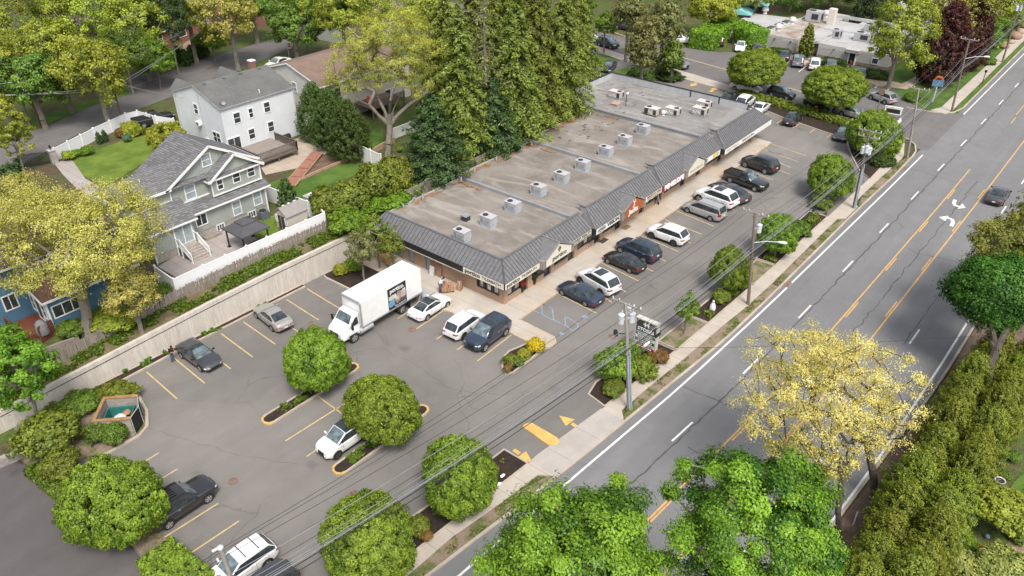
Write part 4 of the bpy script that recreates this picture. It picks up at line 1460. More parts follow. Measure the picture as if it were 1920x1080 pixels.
def car_parts(kind):
 K = KINDS[kind]
 rear,rr,rf,cowl = K['rear'],K['rr'],K['rf'],K['cowl']
 xs = {-1,-0.985,-0.96,-0.92,-0.85,-0.75,rear,rr,rf,cowl,0.55,0.65,0.75,0.84,0.91,0.96,0.985,1.0}
 bp = rr + (rf - rr) * 0.56
 cp = rr + (rf - rr) * (0.06 if kind in ('sedan','coupe') else 0.2)
 if kind == 'pickup':
  cp = rr + 0.02
  xs |= {-0.5,-0.3,-0.2}
 pil = [(bp - 0.012,bp + 0.012),(cp - 0.012,cp + 0.012)]
 if kind in ('minivan','bigsuv'):
  pil.append((rr + (rf - rr) * 0.3 - 0.012,rr + (rf - rr) * 0.3 + 0.012))
 for a,b in pil:
  xs |= {a,b}
 xs |= {rr + (rf - rr) * t for t in (0.35,0.75)}
 for t in (0.33,0.66):
  xs.add(rf + (cowl - rf) * t)
  xs.add(rear + (rr - rear) * t)
 xs = sorted(x for x in xs)
 xs = [x for i,x in enumerate(xs) if i == 0 or x - xs[i - 1] > 0.004]
 S = [car_section(K,x) for x in xs]
 nP = len(S[0])
 groups = {'body': MB(),'windshield': MB(),'rear_window': MB(),'window_l': MB(),'window_r': MB()}
 def V(i,j,side):
  p = S[i][j]
  return (p[0],p[1] * side,p[2])
 for i in range(len(xs) - 1):
  xm = (xs[i] + xs[i + 1]) / 2
  for j in range(nP - 1):
   for side in (1,-1):
    q = [V(i,j,side),V(i + 1,j,side),V(i + 1,j + 1,side),V(i,j + 1,side)]
    if side > 0:
     q = q[::-1]
    g = 'body'
    if j == 7 and rear + (0.02 if kind != 'sedan' else 0.06) < xm < cowl - 0.06 and (kind == 'pickup' or True):
     g = 'window_l' if side > 0 else 'window_r'
    elif j >= 10 and rf < xm < cowl:
     g = 'windshield'
    elif j >= 10 and rear < xm < rr:
     g = 'rear_window'
    groups[g].quad(*q)
 for i,rev in ((0,False),(len(xs) - 1,True)):
  ring = [V(i,j,1) for j in range(nP)] + [V(i,j,-1) for j in range(nP - 2,0,-1)]
  groups['body'].poly(ring if not rev else ring[::-1])
 return K,groups
def weld(o):
 bm = bmesh.new()
 bm.from_mesh(o.data)
 bmesh.ops.remove_doubles(bm,verts=bm.verts,dist=0.0006)
 bmesh.ops.dissolve_degenerate(bm,edges=bm.edges,dist=0.0005)
 bmesh.ops.recalc_face_normals(bm,faces=bm.faces)
 bm.to_mesh(o.data)
 bm.free()
 for p in o.data.polygons:
  p.use_smooth = True
 o.data.set_sharp_from_angle(angle=R(32))
def wheel(mbt,mbr,r,wid,side):
 s = side
 mbt.lathe([(r * 0.62,-wid / 2),(r * 0.93,-wid / 2),(r,-wid * 0.36),(r,wid * 0.36),(r * 0.93,wid / 2),(r * 0.62,wid / 2)],n=20,axis='y')
 yo = s * wid * 0.42
 yi = s * wid * 0.25
 n = 20
 mbr.lathe([(0.0,yi),(r * 0.5,yi),(r * 0.62,yo * 1.02),(r * 0.67,yo * 1.15)],n=n,axis='y',mi=1)
 for k in range(5):
  t = 2 * math.pi * k / 5 + 0.3
  mbr.bar((0,yo,0),(math.cos(t) * r * 0.62,yo,math.sin(t) * r * 0.62),0.09 * r / 0.35,0.03,up=(0,1,0))
 mbr.lathe([(0,yo * 1.1),(r * 0.15,yo * 1.1),(r * 0.17,yo * 0.8)],n=10,axis='y')
 mbr.lathe([(r * 0.58,yo * 1.16),(r * 0.66,yo * 1.2),(r * 0.69,yo * 1.05)],n=n,axis='y')
PROTO = {}
def car_proto(kind):
 """build the shared meshes of a kind once"""
 if kind in PROTO:
  return PROTO[kind]
 K,G = car_parts(kind)
 hl = K['L'] / 2
 out = {}
 o = G['body'].build('body',[PNT['white']])
 weld(o)
 out['body'] = o
 for nm,key,m in (('windshield','windshield',CGS),('rear_window','rear_window',CG),('window','window_l',CG),('window#2','window_r',CG)):
  o = G[key].build(nm.split('#')[0],m)
  weld(o)
  out[nm] = o
 r = K['tyre']
 ax = K['wb'] / 2
 off = 0.02 * K['L']
 K['axle'] = (off + ax,off - ax)
 for ci,(x,s) in enumerate(((off + ax,1),(off + ax,-1),(off - ax,1),(off - ax,-1))):
  mt,mr = MB(),MB()
  wheel(mt,mr,r,0.25,s)
  y = s * (K['W'] / 2 - 0.105)
  t = mt.build('wheel',TYRE,None,True,(x,y,r))
  q = mr.build('rim',[RIM,RIMD],t,30)
  out['wheel#%d' % ci] = t
 for x in (off + ax,off - ax):
  for s in (1,-1):
   mb = MB()
   y = s * (halfw(K,x / hl,K['W']) + 0.006)
   n = 14
   ri,ro = 0.0,r * 1.17
   for k in range(n):
    a0,a1 = -0.35 + (math.pi + 0.7) * k / n,-0.35 + (math.pi + 0.7) * (k + 1) / n
    pts = [(x,y,r),(x + ro * math.cos(a0),y,r + ro * math.sin(a0)),(x + ro * math.cos(a1),y,r + ro * math.sin(a1))]
    mb.poly(pts if s < 0 else pts[::-1])
   out['wheel_arch#%d%d' % (x > off,s)] = mb.build('wheel_arch',TRIM)
 xf = hl * 0.955
 wf = halfw(K,0.955,K['W'])
 zf = interp(0.93,K['zs'])
 for i,s in enumerate((1,-1)):
  mb = MB()
  mb.add([(hl * 0.885,s * (halfw(K,0.885,K['W']) * 1.004),zf - 0.1),(hl * 0.885,s * halfw(K,0.885,K['W']) * 0.985,zf + 0.035),(hl * 0.955,s * wf * 0.97,zf - 0.02),(hl * 0.955,s * wf * 1.005,zf - 0.14),
 (hl * 1.0,s * wf * 0.62,zf - 0.05),(hl * 1.004,s * wf * 0.62,zf - 0.16)],[(0,1,2,3),(3,2,4,5)] if s > 0 else [(3,2,1,0),(5,4,2,3)])
  out['headlight#%d' % i] = mb.build('headlight',LAMP)
  mb = MB()
  zt = interp(-0.96,K['zs'])
  w9 = halfw(K,-0.9,K['W'])
  w1 = halfw(K,-1.0,K['W'])
  hgt_ = 0.16 if kind in ('sedan','coupe','suv') else 0.34
  za = zt - 0.26 + (0.0 if hgt_ < 0.2 else 0.02)
  mb.add([(-hl * 0.90,s * (w9 * 1.006),za + 0.02),(-hl * 0.90,s * w9 * 1.0,za + hgt_),(-hl * 0.985,s * w1 * 1.02,za + hgt_),(-hl * 0.985,s * w1 * 1.03,za),
 (-hl * 1.004,s * w1 * (0.55 if hgt_ < 0.2 else 0.78),za + hgt_ * 0.9),(-hl * 1.004,s * w1 * (0.55 if hgt_ < 0.2 else 0.78),za)],[(3,2,1,0),(5,4,2,3)] if s > 0 else [(0,1,2,3),(3,2,4,5)])
  out['tail_light#%d' % i] = mb.build('tail_light',TAIL)
  mb = MB()
  xm = hl * (K['cowl'] - 0.1)
  ym = s * (halfw(K,K['cowl'] - 0.1,K['W']) * 0.96)
  zm = interp(K['cowl'] - 0.1,K['zs'])
  mb.add([(xm - 0.06,ym,zm + 0.03),(xm + 0.08,ym,zm + 0.03),(xm + 0.05,ym + s * 0.22,zm + 0.04),(xm - 0.07,ym + s * 0.22,zm + 0.04),
 (xm - 0.06,ym,zm + 0.12),(xm + 0.06,ym,zm + 0.12),(xm + 0.03,ym + s * 0.21,zm + 0.19),(xm - 0.07,ym + s * 0.21,zm + 0.19)],
 [(0,3,2,1),(4,5,6,7),(0,1,5,4),(1,2,6,5),(2,3,7,6),(3,0,4,7)])
  out['mirror#%d' % i] = mb.build('mirror',TRIM)
 mb = MB()
 mb.box(hl - 0.05,hl + 0.008,-wf * 0.44,wf * 0.44,K['zb'] + 0.17,zf - 0.14)
 mb.box(hl - 0.05,hl + 0.008,-wf * 0.8,wf * 0.8,K['zb'] + 0.1,K['zb'] + 0.15)
 out['grille'] = mb.build('grille',TRIM)
 mb = MB()
 zc = K['zb']
 mb.box(-K['wb'] / 2 + off + r * 1.15,K['wb'] / 2 + off - r * 1.15,-K['W'] / 2 * 0.985,K['W'] / 2 * 0.985,zc - 0.02,zc + 0.08)
 mb.box(-hl - 0.004,-hl + 0.1,-K['W'] / 2 * 0.75,K['W'] / 2 * 0.75,zc + 0.12,zc + 0.25)
 out['sill_trim'] = mb.build('sill_trim',TRIM)
 mb = MB()
 zt = interp(-0.96,K['zs'])
 mb.box(-hl - 0.012,-hl + 0.02,-0.16,0.16,zt - 0.33,zt - 0.2)
 out['number_plate'] = mb.build('number_plate',PLATE)
 mb = MB()
 for xf_ in (K['rf'] + 0.2,K['rr'] + (K['rf'] - K['rr']) * 0.56,K['rr'] + (K['rf'] - K['rr']) * 0.12):
  if kind == 'pickup' and xf_ < K['rr']:
   continue
  sct = car_section(K,xf_)
  for s in (1,-1):
   for j in range(2,6):
    a,b = sct[j],sct[j + 1]
    mb.bar((a[0],s * (a[1] + 0.002),a[2]),(b[0],s * (b[1] + 0.002),b[2]),0.014,0.008,up=(0,s,0))
 out['door_seam'] = mb.build('door_seam',TRIM)
 mb = MB()
 for xf_ in (K['rr'] + (K['rf'] - K['rr']) * 0.64,K['rr'] + (K['rf'] - K['rr']) * 0.2):
  sct = car_section(K,xf_)
  for s in (1,-1):
   p = sct[5]
   mb.bar((p[0],s * (p[1] + 0.015),p[2] - 0.05),(p[0] + 0.2,s * (p[1] + 0.015),p[2] - 0.05),0.03,0.03)
 out['door_handle'] = mb.build('door_handle',RIM)
 if kind in ('bigsuv','minivan'):
  mb = MB()
  for s in (1,-1):
   ps = [car_section(K,K['rr'] + (K['rf'] - K['rr']) * t)[10] for t in (0.03,0.2,0.4,0.6,0.8,0.95)]
   mb.tube([(p[0],s * p[1],p[2] + 0.045) for p in ps],0.022,5)
  out['roof_rail'] = mb.build('roof_rail',TRIM)
 if kind == 'pickup':
  mb = MB()
  y = 0.72
  z = 1.19
  mb.box(-hl * 0.955,-hl * 0.2,-y,y,z,z + 0.02)
  for s in (1,-1):
   mb.bar((-hl * 0.97,s * 0.86,z + 0.05),(-hl * 0.19,s * 0.86,z + 0.05),0.14,0.1)
  mb.bar((-hl * 0.975,-0.79,z + 0.05),(-hl * 0.975,0.79,z + 0.05),0.1,0.1)
  for s in (-0.4,0,0.4):
   mb.bar((-hl * 0.95,s,z + 0.03),(-hl * 0.21,s,z + 0.03),0.05,0.03)
  out['truck_bed'] = mb.build('truck_bed',TRIM)
 PROTO[kind] = (K,out)
 return PROTO[kind]
PROTO_USED = set()
def add_car(name,label,kind,col,A,B,side,roof=None,wheels=None,center=None,head=None,scale=1.0,group=None,z0=None,extras=()):
 """A / B: ground pixels of the visible front and rear wheel contact; side: which side of the car faces the camera"""
 K,parts = car_proto(kind)
 if A is not None:
  a,b = (A,B) if isinstance(A,Vector) else (P(*A),P(*B))
  d = a - b
  d.z = 0
  sc_ = d.length / K['wb']
  sc_ = min(1.16,max(0.97,sc_))
  d.normalize()
  n = Vector((-d.y,d.x,0)) * (1 if side == 'L' else -1)
  mid = (a + b) / 2 - n * (K['W'] / 2 - 0.06) * sc_
  mid -= d * (0.02 * K['L']) * sc_
  rz = math.atan2(d.y,d.x)
 else:
  c = center if isinstance(center,Vector) else P(*center)
  mid = c
  sc_ = scale
  rz = head
 zg = hgt(mid.x,mid.y) if z0 is None else z0
 t = thing(name,label,{'pickup': 'pickup truck','minivan': 'minivan'}.get(kind,'car'),(mid.x,mid.y,zg),rz,group,sc_)
 for nm,o in parts.items():
  def cp(o,par):
   c = o.copy()
   COL.objects.link(c)
   c.parent = par
   for ch in o.children:
    cp(ch,c)
   return c
  c = cp(o,t)
  if nm == 'body':
   c.material_slots[0].link = 'OBJECT'
   c.material_slots[0].material = PNT[col]
  if nm.startswith('mirror') and col not in ('black','dark'):
   c.material_slots[0].link = 'OBJECT'
   c.material_slots[0].material = PNT[col]
  if nm.startswith('wheel#') and wheels == 'dark':
   r = c.children[0]
   r.material_slots[0].link = 'OBJECT'
   r.material_slots[0].material = RIMD
 hl = K['L'] / 2
 if roof:
  t0,t1 = {'sunroof': (0.45,0.9),'full': (0.02,0.98)}[roof]
  mb = MB()
  ss = [car_section(K,K['rr'] + (K['rf'] - K['rr']) * (t0 + (t1 - t0) * k / 6)) for k in range(7)]
  js = (10,11,12) if roof == 'sunroof' else (9,10,11,12)
  for p,q in zip(ss,ss[1:]):
   for j0,j1 in zip(js,js[1:]):
    for s in (1,-1):
     vs = [(p[j0][0],s * p[j0][1] * (0.92 if roof == 'sunroof' else 1),p[j0][2] + 0.008),(q[j0][0],s * q[j0][1] * (0.92 if roof == 'sunroof' else 1),q[j0][2] + 0.008),
 (q[j1][0],s * q[j1][1] * (0.92 if roof == 'sunroof' else 1),q[j1][2] + 0.008),(p[j1][0],s * p[j1][1] * (0.92 if roof == 'sunroof' else 1),p[j1][2] + 0.008)]
     mb.poly(vs if s < 0 else vs[::-1])
  mb.build('sunroof' if roof == 'sunroof' else 'black_roof',CG,t)
 if 'bars' in extras:
  mb = MB()
  for f in (0.3,0.75):
   p = car_section(K,K['rr'] + (K['rf'] - K['rr']) * f)
   mb.bar((p[10][0],-p[10][1],p[10][2] + 0.08),(p[10][0],p[10][1],p[10][2] + 0.08),0.05,0.04)
  mb.build('roof_bar',TRIM,t)
 if 'rack' in extras:
  mb = MB()
  for k in range(5):
   y = -0.5 + k * 0.25
   a = car_section(K,K['rr'] + (K['rf'] - K['rr']) * 0.1)[12]
   b = car_section(K,K['rr'] + (K['rf'] - K['rr']) * 0.8)[12]
   mb.bar((a[0],y,a[2] + 0.04),(b[0],y,b[2] + 0.04),0.05,0.04)
  mb.build('roof_rack',TRIM,t)
 return t
GL = 'cars parked in the mall car park'
GF = 'cars parked along the shop fronts'
GS = 'cars on and beside the side street'
PI = math.pi
add_car('parked_car','champagne silver sedan parked nose in at the retaining wall','sedan','champ',(482,597),(511,621),'L',group=GL)
add_car('parked_car','dark grey sedan backed against the retaining wall beside the standing worker','coupe','dark',(377,697),(342,672),'R',group=GL,roof='full')
add_car('parked_car','white sedan with black glass roof parked next to the white box truck','sedan','white',(838,577),(803,600),'R',group=GL,roof='full')
add_car('parked_car','white crossover between the white sedan and the navy SUV by the mall corner','suv','white',(903,612),(871,636),'R',group=GL,wheels='dark')
add_car('parked_car','navy blue SUV nose out beside the flower bed at the mall corner','suv','navy',(910,659),(948,630),'L',group=GL,roof='sunroof')
add_car('parked_car','white crossover with black roof half under the round island tree','suv','white',(639,857),(681,828),'L',group=GL,roof='full',wheels='dark')
add_car('parked_car','big black SUV with roof rails parked beside the large round tree','bigsuv','black',(391,943),(321,990),'R',group=GL,extras=('rack',))
add_car('parked_car','white hatchback crossover with two black roof bars near the wooden pole','suv','white',(441,1109),(496,1069),'L',group=GL,extras=('bars',))
add_car('parked_car','dark car mostly cut off beyond the white hatchback with roof bars','suv','dark',P(441,1109) - Vector((0.3,2.7,0)),P(496,1069) - Vector((0.3,2.7,0)),'L',group=GL)
add_car('parked_car','blackish navy sedan parked first beside the blue accessible bay','sedan','navy',(1054,554),(1097,575),'L',group=GF)
add_car('parked_car','silver white SUV with dark sunroof next to the navy sedan','suv','pearl',(1088,532),(1126,555),'L',group=GF,roof='sunroof',wheels='dark')
add_car('parked_car','glossy black sedan third in the row along the shops','sedan','black',(1140,495),(1179,512),'L',group=GF)
add_car('parked_car','dark navy SUV with red rear lights right behind the glossy black sedan','suv','navy',(1163,476),(1206,494),'L',group=GF,roof='sunroof')
add_car('parked_car','white SUV parked alone with empty bays on both sides','suv','white',(1221,447),(1262,462),'L',group=GF,wheels='dark')
add_car('parked_car','silver minivan parked in front of the fork sign restaurant','minivan','silver',(1288,399),(1331,415),'L',group=GF)
add_car('parked_car','white SUV with long black sunroof tucked behind the silver minivan','suv','white',(1307,377),(1355,395),'L',group=GF,roof='sunroof')
add_car('parked_car','dark blue grey fastback coupe between the white SUV and black pickup','coupe','dark',(1331,361),(1374,383),'L',group=GF)
add_car('pickup_truck','black pickup truck with open bed parked nose out along the shops','pickup','black',(1414,360),(1368,343),'R',group=GF)
add_car('parked_car','black SUV with bright red tail lights last in the row along the shops','suv','black',(1396,314),(1433,327),'L',group=GF)
hx = math.radians(8)
for lab,kind,col,c,h,kw in [
 ('black car with pale rear window half hidden by the roof parapet','sedan','black',(1366,190),5,{}),
 ('white SUV parked between the black car and white sedan past the parapet','suv','white',(1396,199),5,{}),
 ('white sedan parked at the end of the trio beyond the roof parapet','sedan','white',(1425,209),5,{}),
 ('black sedan with red tail lights parked nose to the low hedge','sedan','black',(1485,229),5,{}),
 ('dark sedan facing out, next to the round tree at the lot corner','sedan','dark',(1580,257),185,{}),
 ]:
 add_car('parked_car',lab,kind,col,None,None,None,center=c,head=math.radians(h),scale=1.05,group='cars parked at the hedge end of the lot',**kw)
add_car('parked_car','black SUV on the side street kerb between the two round trees','suv','black',(1474,188),(1446,181),'R',group=GS)
add_car('moving_car','silver SUV turning into the side street near the corner lawn','suv','silver',(1633,187),(1657,196),'L',group=GS)
for lab,kind,col,c,h in [
 ('white minivan on the side street under the first round tree','minivan','white',(1398,171),-98),
 ('black car under the second round tree on the side street','suv','black',(1535,204),-98),
 ('silver sedan at the side street kerb beside the second round tree','sedan','silver',(1599,219),-100),
 ('blue grey car at the kerb by the bushy pines','suv','bluegrey',(1268,126),-97),
 ('white and black sports car at the end of the clipped hedge','coupe','white',(1278,80),-60),
 ('dark SUV parked tail out against the tall clipped hedge','suv','dark',(1348,83),20),
 ('white sedan facing out beside the tall clipped hedge','sedan','white',(1388,93),200),
 ('grey car behind the first round tree at the restaurant wall','sedan','grey',(1420,97),20),
 ('black car partly behind the round tree, left of the grey SUV','sedan','black',(1470,110),20),
 ('blue grey SUV parked at the restaurant, left of the white SUV','suv','bluegrey',(1495,122),20),
 ('white SUV parked between two darker cars at the restaurant','suv','white',(1526,128),20),
 ('dark blue SUV parked at the restaurant, right of the white SUV','suv','navy',(1556,131),20),
 ('black car parked near the black restaurant door','sedan','black',(1612,146),195),
 ('white car under the trees at the far end of the main road','sedan','white',(1858,88),20),
 ]:
 add_car('parked_car',lab,kind,col,None,None,None,center=c,head=math.radians(h),scale=1.05,group=GS,z0=0.0)
for lab,kind,col,c,h in [
 ('black car facing the camera in the driveway behind the mall','sedan','black',(1142,131),200),
 ('dark grey SUV at the kerb beside the small street tree','suv','dark',(1139,88),-97),
 ('white car mostly hidden by the bare spruce on the side street','sedan','white',(1104,76),-97),
 ('dark car under the pines farther up the side street','suv','dark',(1172,55),-97),
 ('blue car at the top of the side street','suv','bluegrey',(1068,22),-97),
 ]:
 add_car('parked_car',lab,kind,col,None,None,None,center=T(*c),head=math.radians(h),scale=1.05,group=GS)
add_car('moving_car','dark car driving away alone in the far lane of the main road','sedan','dark',None,None,None,center=(1869,374),head=math.radians(0),scale=1.05)
add_car('pickup_truck','black pickup truck parked on the rear street by the white vinyl fence','pickup','black',None,None,None,center=T(290,232),head=math.radians(-12),scale=0.95)
add_car('parked_car','white sedan parked on the rear street behind the beige house','sedan','white',None,None,None,center=T(522,126),head=math.radians(190),scale=1.05)
for kd,(K_,ps_) in PROTO.items():
 for o in ps_.values():
  for ch in list(o.children):
   bpy.data.objects.remove(ch)
  bpy.data.objects.remove(o)
a,b = P(666,642),P(755,588)
d = (a - b).normalized()
n = Vector((-d.y,d.x,0))
mid = (a + b) / 2 - n * 1.12
WB = (a - b).length
truck = thing('box_truck','white box truck with black portico picture panel, liftgate down at the shop walkway','truck',(mid.x,mid.y,0),math.atan2(d.y,d.x))
TW = paint('truck_white',(0.76,0.76,0.755),0.4)
xf,xr = WB / 2,-WB / 2
bx0,bx1 = xr - 2.6,xf - 0.95
mb = MB()
mb.box(bx0,bx1,-1.27,1.27,1.12,3.85)
o = mb.build('cargo_box',[TW],truck)
bev = o.modifiers.new('bevel','BEVEL')
bev.width = 0.07
bev.segments = 2
mb = MB()
mb.bar((bx1 + 0.01,-1.24,1.12),(bx1 + 0.01,-1.24,3.72),0.12,0.12)
mb.bar((bx1 + 0.01,1.24,1.12),(bx1 + 0.01,1.24,3.72),0.12,0.12)
mb.bar((bx1 + 0.01,-1.2,3.78),(bx1 + 0.01,1.2,3.78),0.14,0.14)
mb.box(bx0 + 0.02,bx1 - 0.02,1.272,1.285,1.14,1.28)
mb.box(bx0 - 0.02,bx0 + 0.05,-1.26,1.26,1.1,1.22)
mb.build('corner_trim',M('grey_truck_trim',(0.38,0.38,0.39),0.4,0.1,2,metal=0.3),truck)
cabprof = [(xf - 0.85,0.62),(xf - 0.85,2.72),(xf - 0.75,2.78),(xf - 0.28,2.72),(xf + 0.28,1.92),(xf + 0.45,1.84),(xf + 1.15,1.6),(xf + 1.28,1.38),(xf + 1.3,0.72),(xf + 1.2,0.6)]
wprof = [1.06,0.98,0.95,0.93,1.04,0.96,0.86,0.84,0.98,1.0]
mb = MB()
nn = len(cabprof)
vl = [(x,w,z) for (x,z),w in zip(cabprof,wprof)]
vr = [(x,-w,z) for (x,z),w in zip(cabprof,wprof)]
mb.add(vl + vr,[tuple(range(nn - 1,-1,-1)),tuple(range(nn,2 * nn))] + [(i,(i + 1) % nn,nn + (i + 1) % nn,nn + i) for i in range(nn)])
o = mb.build('cab',[TW],truck)
bm = bmesh.new(); bm.from_mesh(o.data); bmesh.ops.recalc_face_normals(bm,faces=bm.faces); bm.to_mesh(o.data); bm.free()
bev = o.modifiers.new('bevel','BEVEL')
bev.width = 0.08
bev.segments = 2
mb = MB()
for s in (1,-1):
 mb.box(xf - 0.35,xf + 0.62,s * 1.1 - 0.14,s * 1.1 + 0.14,1.06,1.24)
 mb.bar((xf - 0.5,s * 1.08,0.85),(xf - 0.35,s * 1.08,1.2),0.28,0.08)
 mb.bar((xf + 0.55,s * 1.06,1.2),(xf + 0.95,s * 0.98,0.8),0.3,0.1)
mb.build('fender',TW,truck)
def onprof(t,i,w,dx=0.0):
 (x0,z0),(x1,z1) = cabprof[i],cabprof[i + 1]
 return (x0 + (x1 - x0) * t + dx,w,z0 + (z1 - z0) * t)
mb = MB()
A_,B_ = onprof(0.1,3,0.80,0.03),onprof(0.92,3,0.9,0.03)
mb.quad((A_[0],-A_[1],A_[2] + 0.02),(B_[0],-B_[1],B_[2] + 0.02),(B_[0],B_[1],B_[2] + 0.02),(A_[0],A_[1],A_[2] + 0.02))
mb.build('windshield',CGS,truck)
for s in (1,-1):
 mb = MB()
 q = [(xf - 0.68,s * 1.06,1.72),(xf + 0.12,s * 1.075,1.72),(xf - 0.16,s * 1.0,2.42),(xf - 0.68,s * 0.995,2.42)]
 mb.poly(q if s < 0 else q[::-1])
 mb.build('window',CG,truck)
 mb = MB()
 mb.box(xf + 0.2,xf + 0.32,s * 1.38 - 0.1,s * 1.38 + 0.1,1.62,2.15)
 mb.bar((xf + 0.2,s * 1.05,1.7),(xf + 0.26,s * 1.38,1.7),0.04,0.04)
 mb.bar((xf + 0.1,s * 1.0,2.2),(xf + 0.26,s * 1.38,2.1),0.04,0.04)
 mb.build('mirror',TRIM,truck)
 mb = MB()
 mb.add([(xf + 1.22,s * 0.6,1.32),(xf + 1.3,s * 0.6,1.15),(xf + 1.06,s * 0.97,1.12),(xf + 1.0,s * 0.93,1.3)],[(0,1,2,3) if s > 0 else (3,2,1,0)])
 mb.build('headlight',M('dark_headlight',(0.12,0.12,0.13),0.15),truck)
mb = MB()
mb.box(xf + 1.2,xf + 1.335,-0.52,0.52,0.82,1.36)
mb.box(xf + 1.1,xf + 1.38,-1.08,1.08,0.45,0.74)
mb.box(bx0,xf - 0.3,-0.5,0.5,0.7,1.0)
mb.build('grille',TRIM,truck)
mb = MB()
mb.lathe([(0.0,-0.75),(0.3,-0.75),(0.3,0.75),(0.0,0.75)],0,0,14,0,'x')
for i,s in enumerate((1,)):
 c = mb.build('fuel_tank',M('polished_tank',(0.55,0.55,0.56),0.3,0.1,3,metal=0.5),truck,True)
 c.location = (xf - 1.45,s * 1.0,0.78)
for x,wd in ((xf,0.3),(xr,0.55)):
 for s in (1,-1):
  mt,mr = MB(),MB()
  wheel(mt,mr,0.5,wd,s)
  t = mt.build('wheel',TYRE,truck,True,(x,s * (1.18 - wd / 2),0.5))
  mr.build('rim',[RIM,RIMD],t,30)
mb = MB()
for s in (1,-1):
 mb.box(xr - 0.95,xr - 0.9,s * 0.95 - 0.3,s * 0.95 + 0.3,0.25,1.1)
mb.each('mud_flap',TRIM,truck)
mb = MB()
mb.box(bx0 - 1.75,bx0 - 0.35,-1.15,1.15,0.22,0.29)
o = mb.build('liftgate_platform',M('liftgate_steel',(0.36,0.36,0.37),0.5,0.15,2),truck)
mb = MB()
for s in (1,-1):
 mb.bar((bx0 + 0.2,s * 0.9,0.95),(bx0 - 0.4,s * 0.9,0.3),0.1,0.14)
 mb.bar((bx0 - 0.1,s * 1.15,1.1),(bx0 - 0.1,s * 1.15,0.5),0.12,0.12)
mb.bar((bx0 + 0.1,-1.0,0.55),(bx0 + 0.1,1.0,0.55),0.2,0.2)
mb.build('liftgate_arm',M('liftgate_steel',(0.36,0.36,0.37),0.5),truck)
px0,px1 = bx0 + 2.05,bx0 + 4.35
mb = MB()
mb.box(px0,px1,1.272,1.29,1.3,3.55)
pan = mb.build('picture_panel',M('black_panel',(0.02,0.02,0.022),0.5),truck)
patches = [((0.04,0.36),(0.1,0.42),(0.16,0.36,0.52)),((0.03,0.45),(0.42,0.66),(0.55,0.55,0.5)),((0.36,0.68),(0.16,0.45),(0.40,0.27,0.2)),((0.45,0.75),(0.38,0.70),(0.33,0.24,0.19)),
 ((0.66,0.98),(0.3,0.68),(0.44,0.36,0.32)),((0.6,0.98),(0.14,0.3),(0.08,0.08,0.09)),((0.36,0.6),(0.30,0.5),(0.5,0.44,0.38)),((0.75,0.96),(0.5,0.72),(0.55,0.52,0.5))]
for k,(u,v,c) in enumerate(patches):
 mb = MB()
 w_,h_ = px1 - px0,2.25
 xa,xb = px1 - u[0] * w_,px1 - u[1] * w_
 y_ = 1.292 + 0.002 * k
 cx,cz = (xa + xb) / 2,1.3 + (v[0] + v[1]) / 2 * h_
 rx,rz_ = abs(xa - xb) / 2,(v[1] - v[0]) / 2 * h_
 mb.poly([(cx + rx * random.uniform(0.75,1.1) * math.copysign(abs(math.cos(t)) ** 0.5,math.cos(t)),y_,cz + rz_ * random.uniform(0.75,1.1) * math.copysign(abs(math.sin(t)) ** 0.5,math.sin(t))) for t in [-2 * math.pi * i / 14 for i in range(14)]])
 mb.build('picture_patch',M('picture_tone_%d' % k,c,0.6,0.4,2.5,fine=7),pan)
lettering('portico.',0.62,WHITEP,pan,((px0 + px1) / 2,1.312,3.22),rz=math.pi,width=1.75,bold=0.015,ext=0.003)
lettering('TILE & BATH',0.22,WHITEP,pan,((px0 + px1) / 2 - 0.3,1.312,1.45),rz=math.pi,width=1.4,ext=0.003)
def skin_mesh(chains,name):
 """chains: list of [(pos,radius)...]; chain 0 is the root chain; others start at (chain,index)"""
 me = bpy.data.meshes.new(name)
 vs,es,rs = [],[],[]
 idx = {}
 for ci,ch in enumerate(chains):
  start,pts = ch
  prev = idx[start] if start is not None else None
  for i,(p,r) in enumerate(pts):
   vs.append(p)
   rs.append(r)
   idx[(ci,i)] = len(vs) - 1
   if prev is not None:
    es.append((prev,len(vs) - 1))
   prev = len(vs) - 1
 me.from_pydata(vs,es,[])
 o = bpy.data.objects.new(name,me)
 COL.objects.link(o)
 md = o.modifiers.new('skin','SKIN')
 md.use_smooth_shade = True
 for i,sv in enumerate(me.skin_vertices[0].data):
  r = rs[i]
  sv.radius = (r,r) if not isinstance(r,tuple) else r
  sv.use_root = (i == 0)
 ss = o.modifiers.new('sub','SUBSURF')
 ss.levels = ss.render_levels = 1
 dg = bpy.context.evaluated_depsgraph_get()
 m2 = bpy.data.meshes.new_from_object(o.evaluated_get(dg))
 bpy.data.objects.remove(o)
 for p in m2.polygons:
  p.use_smooth = True
 return m2
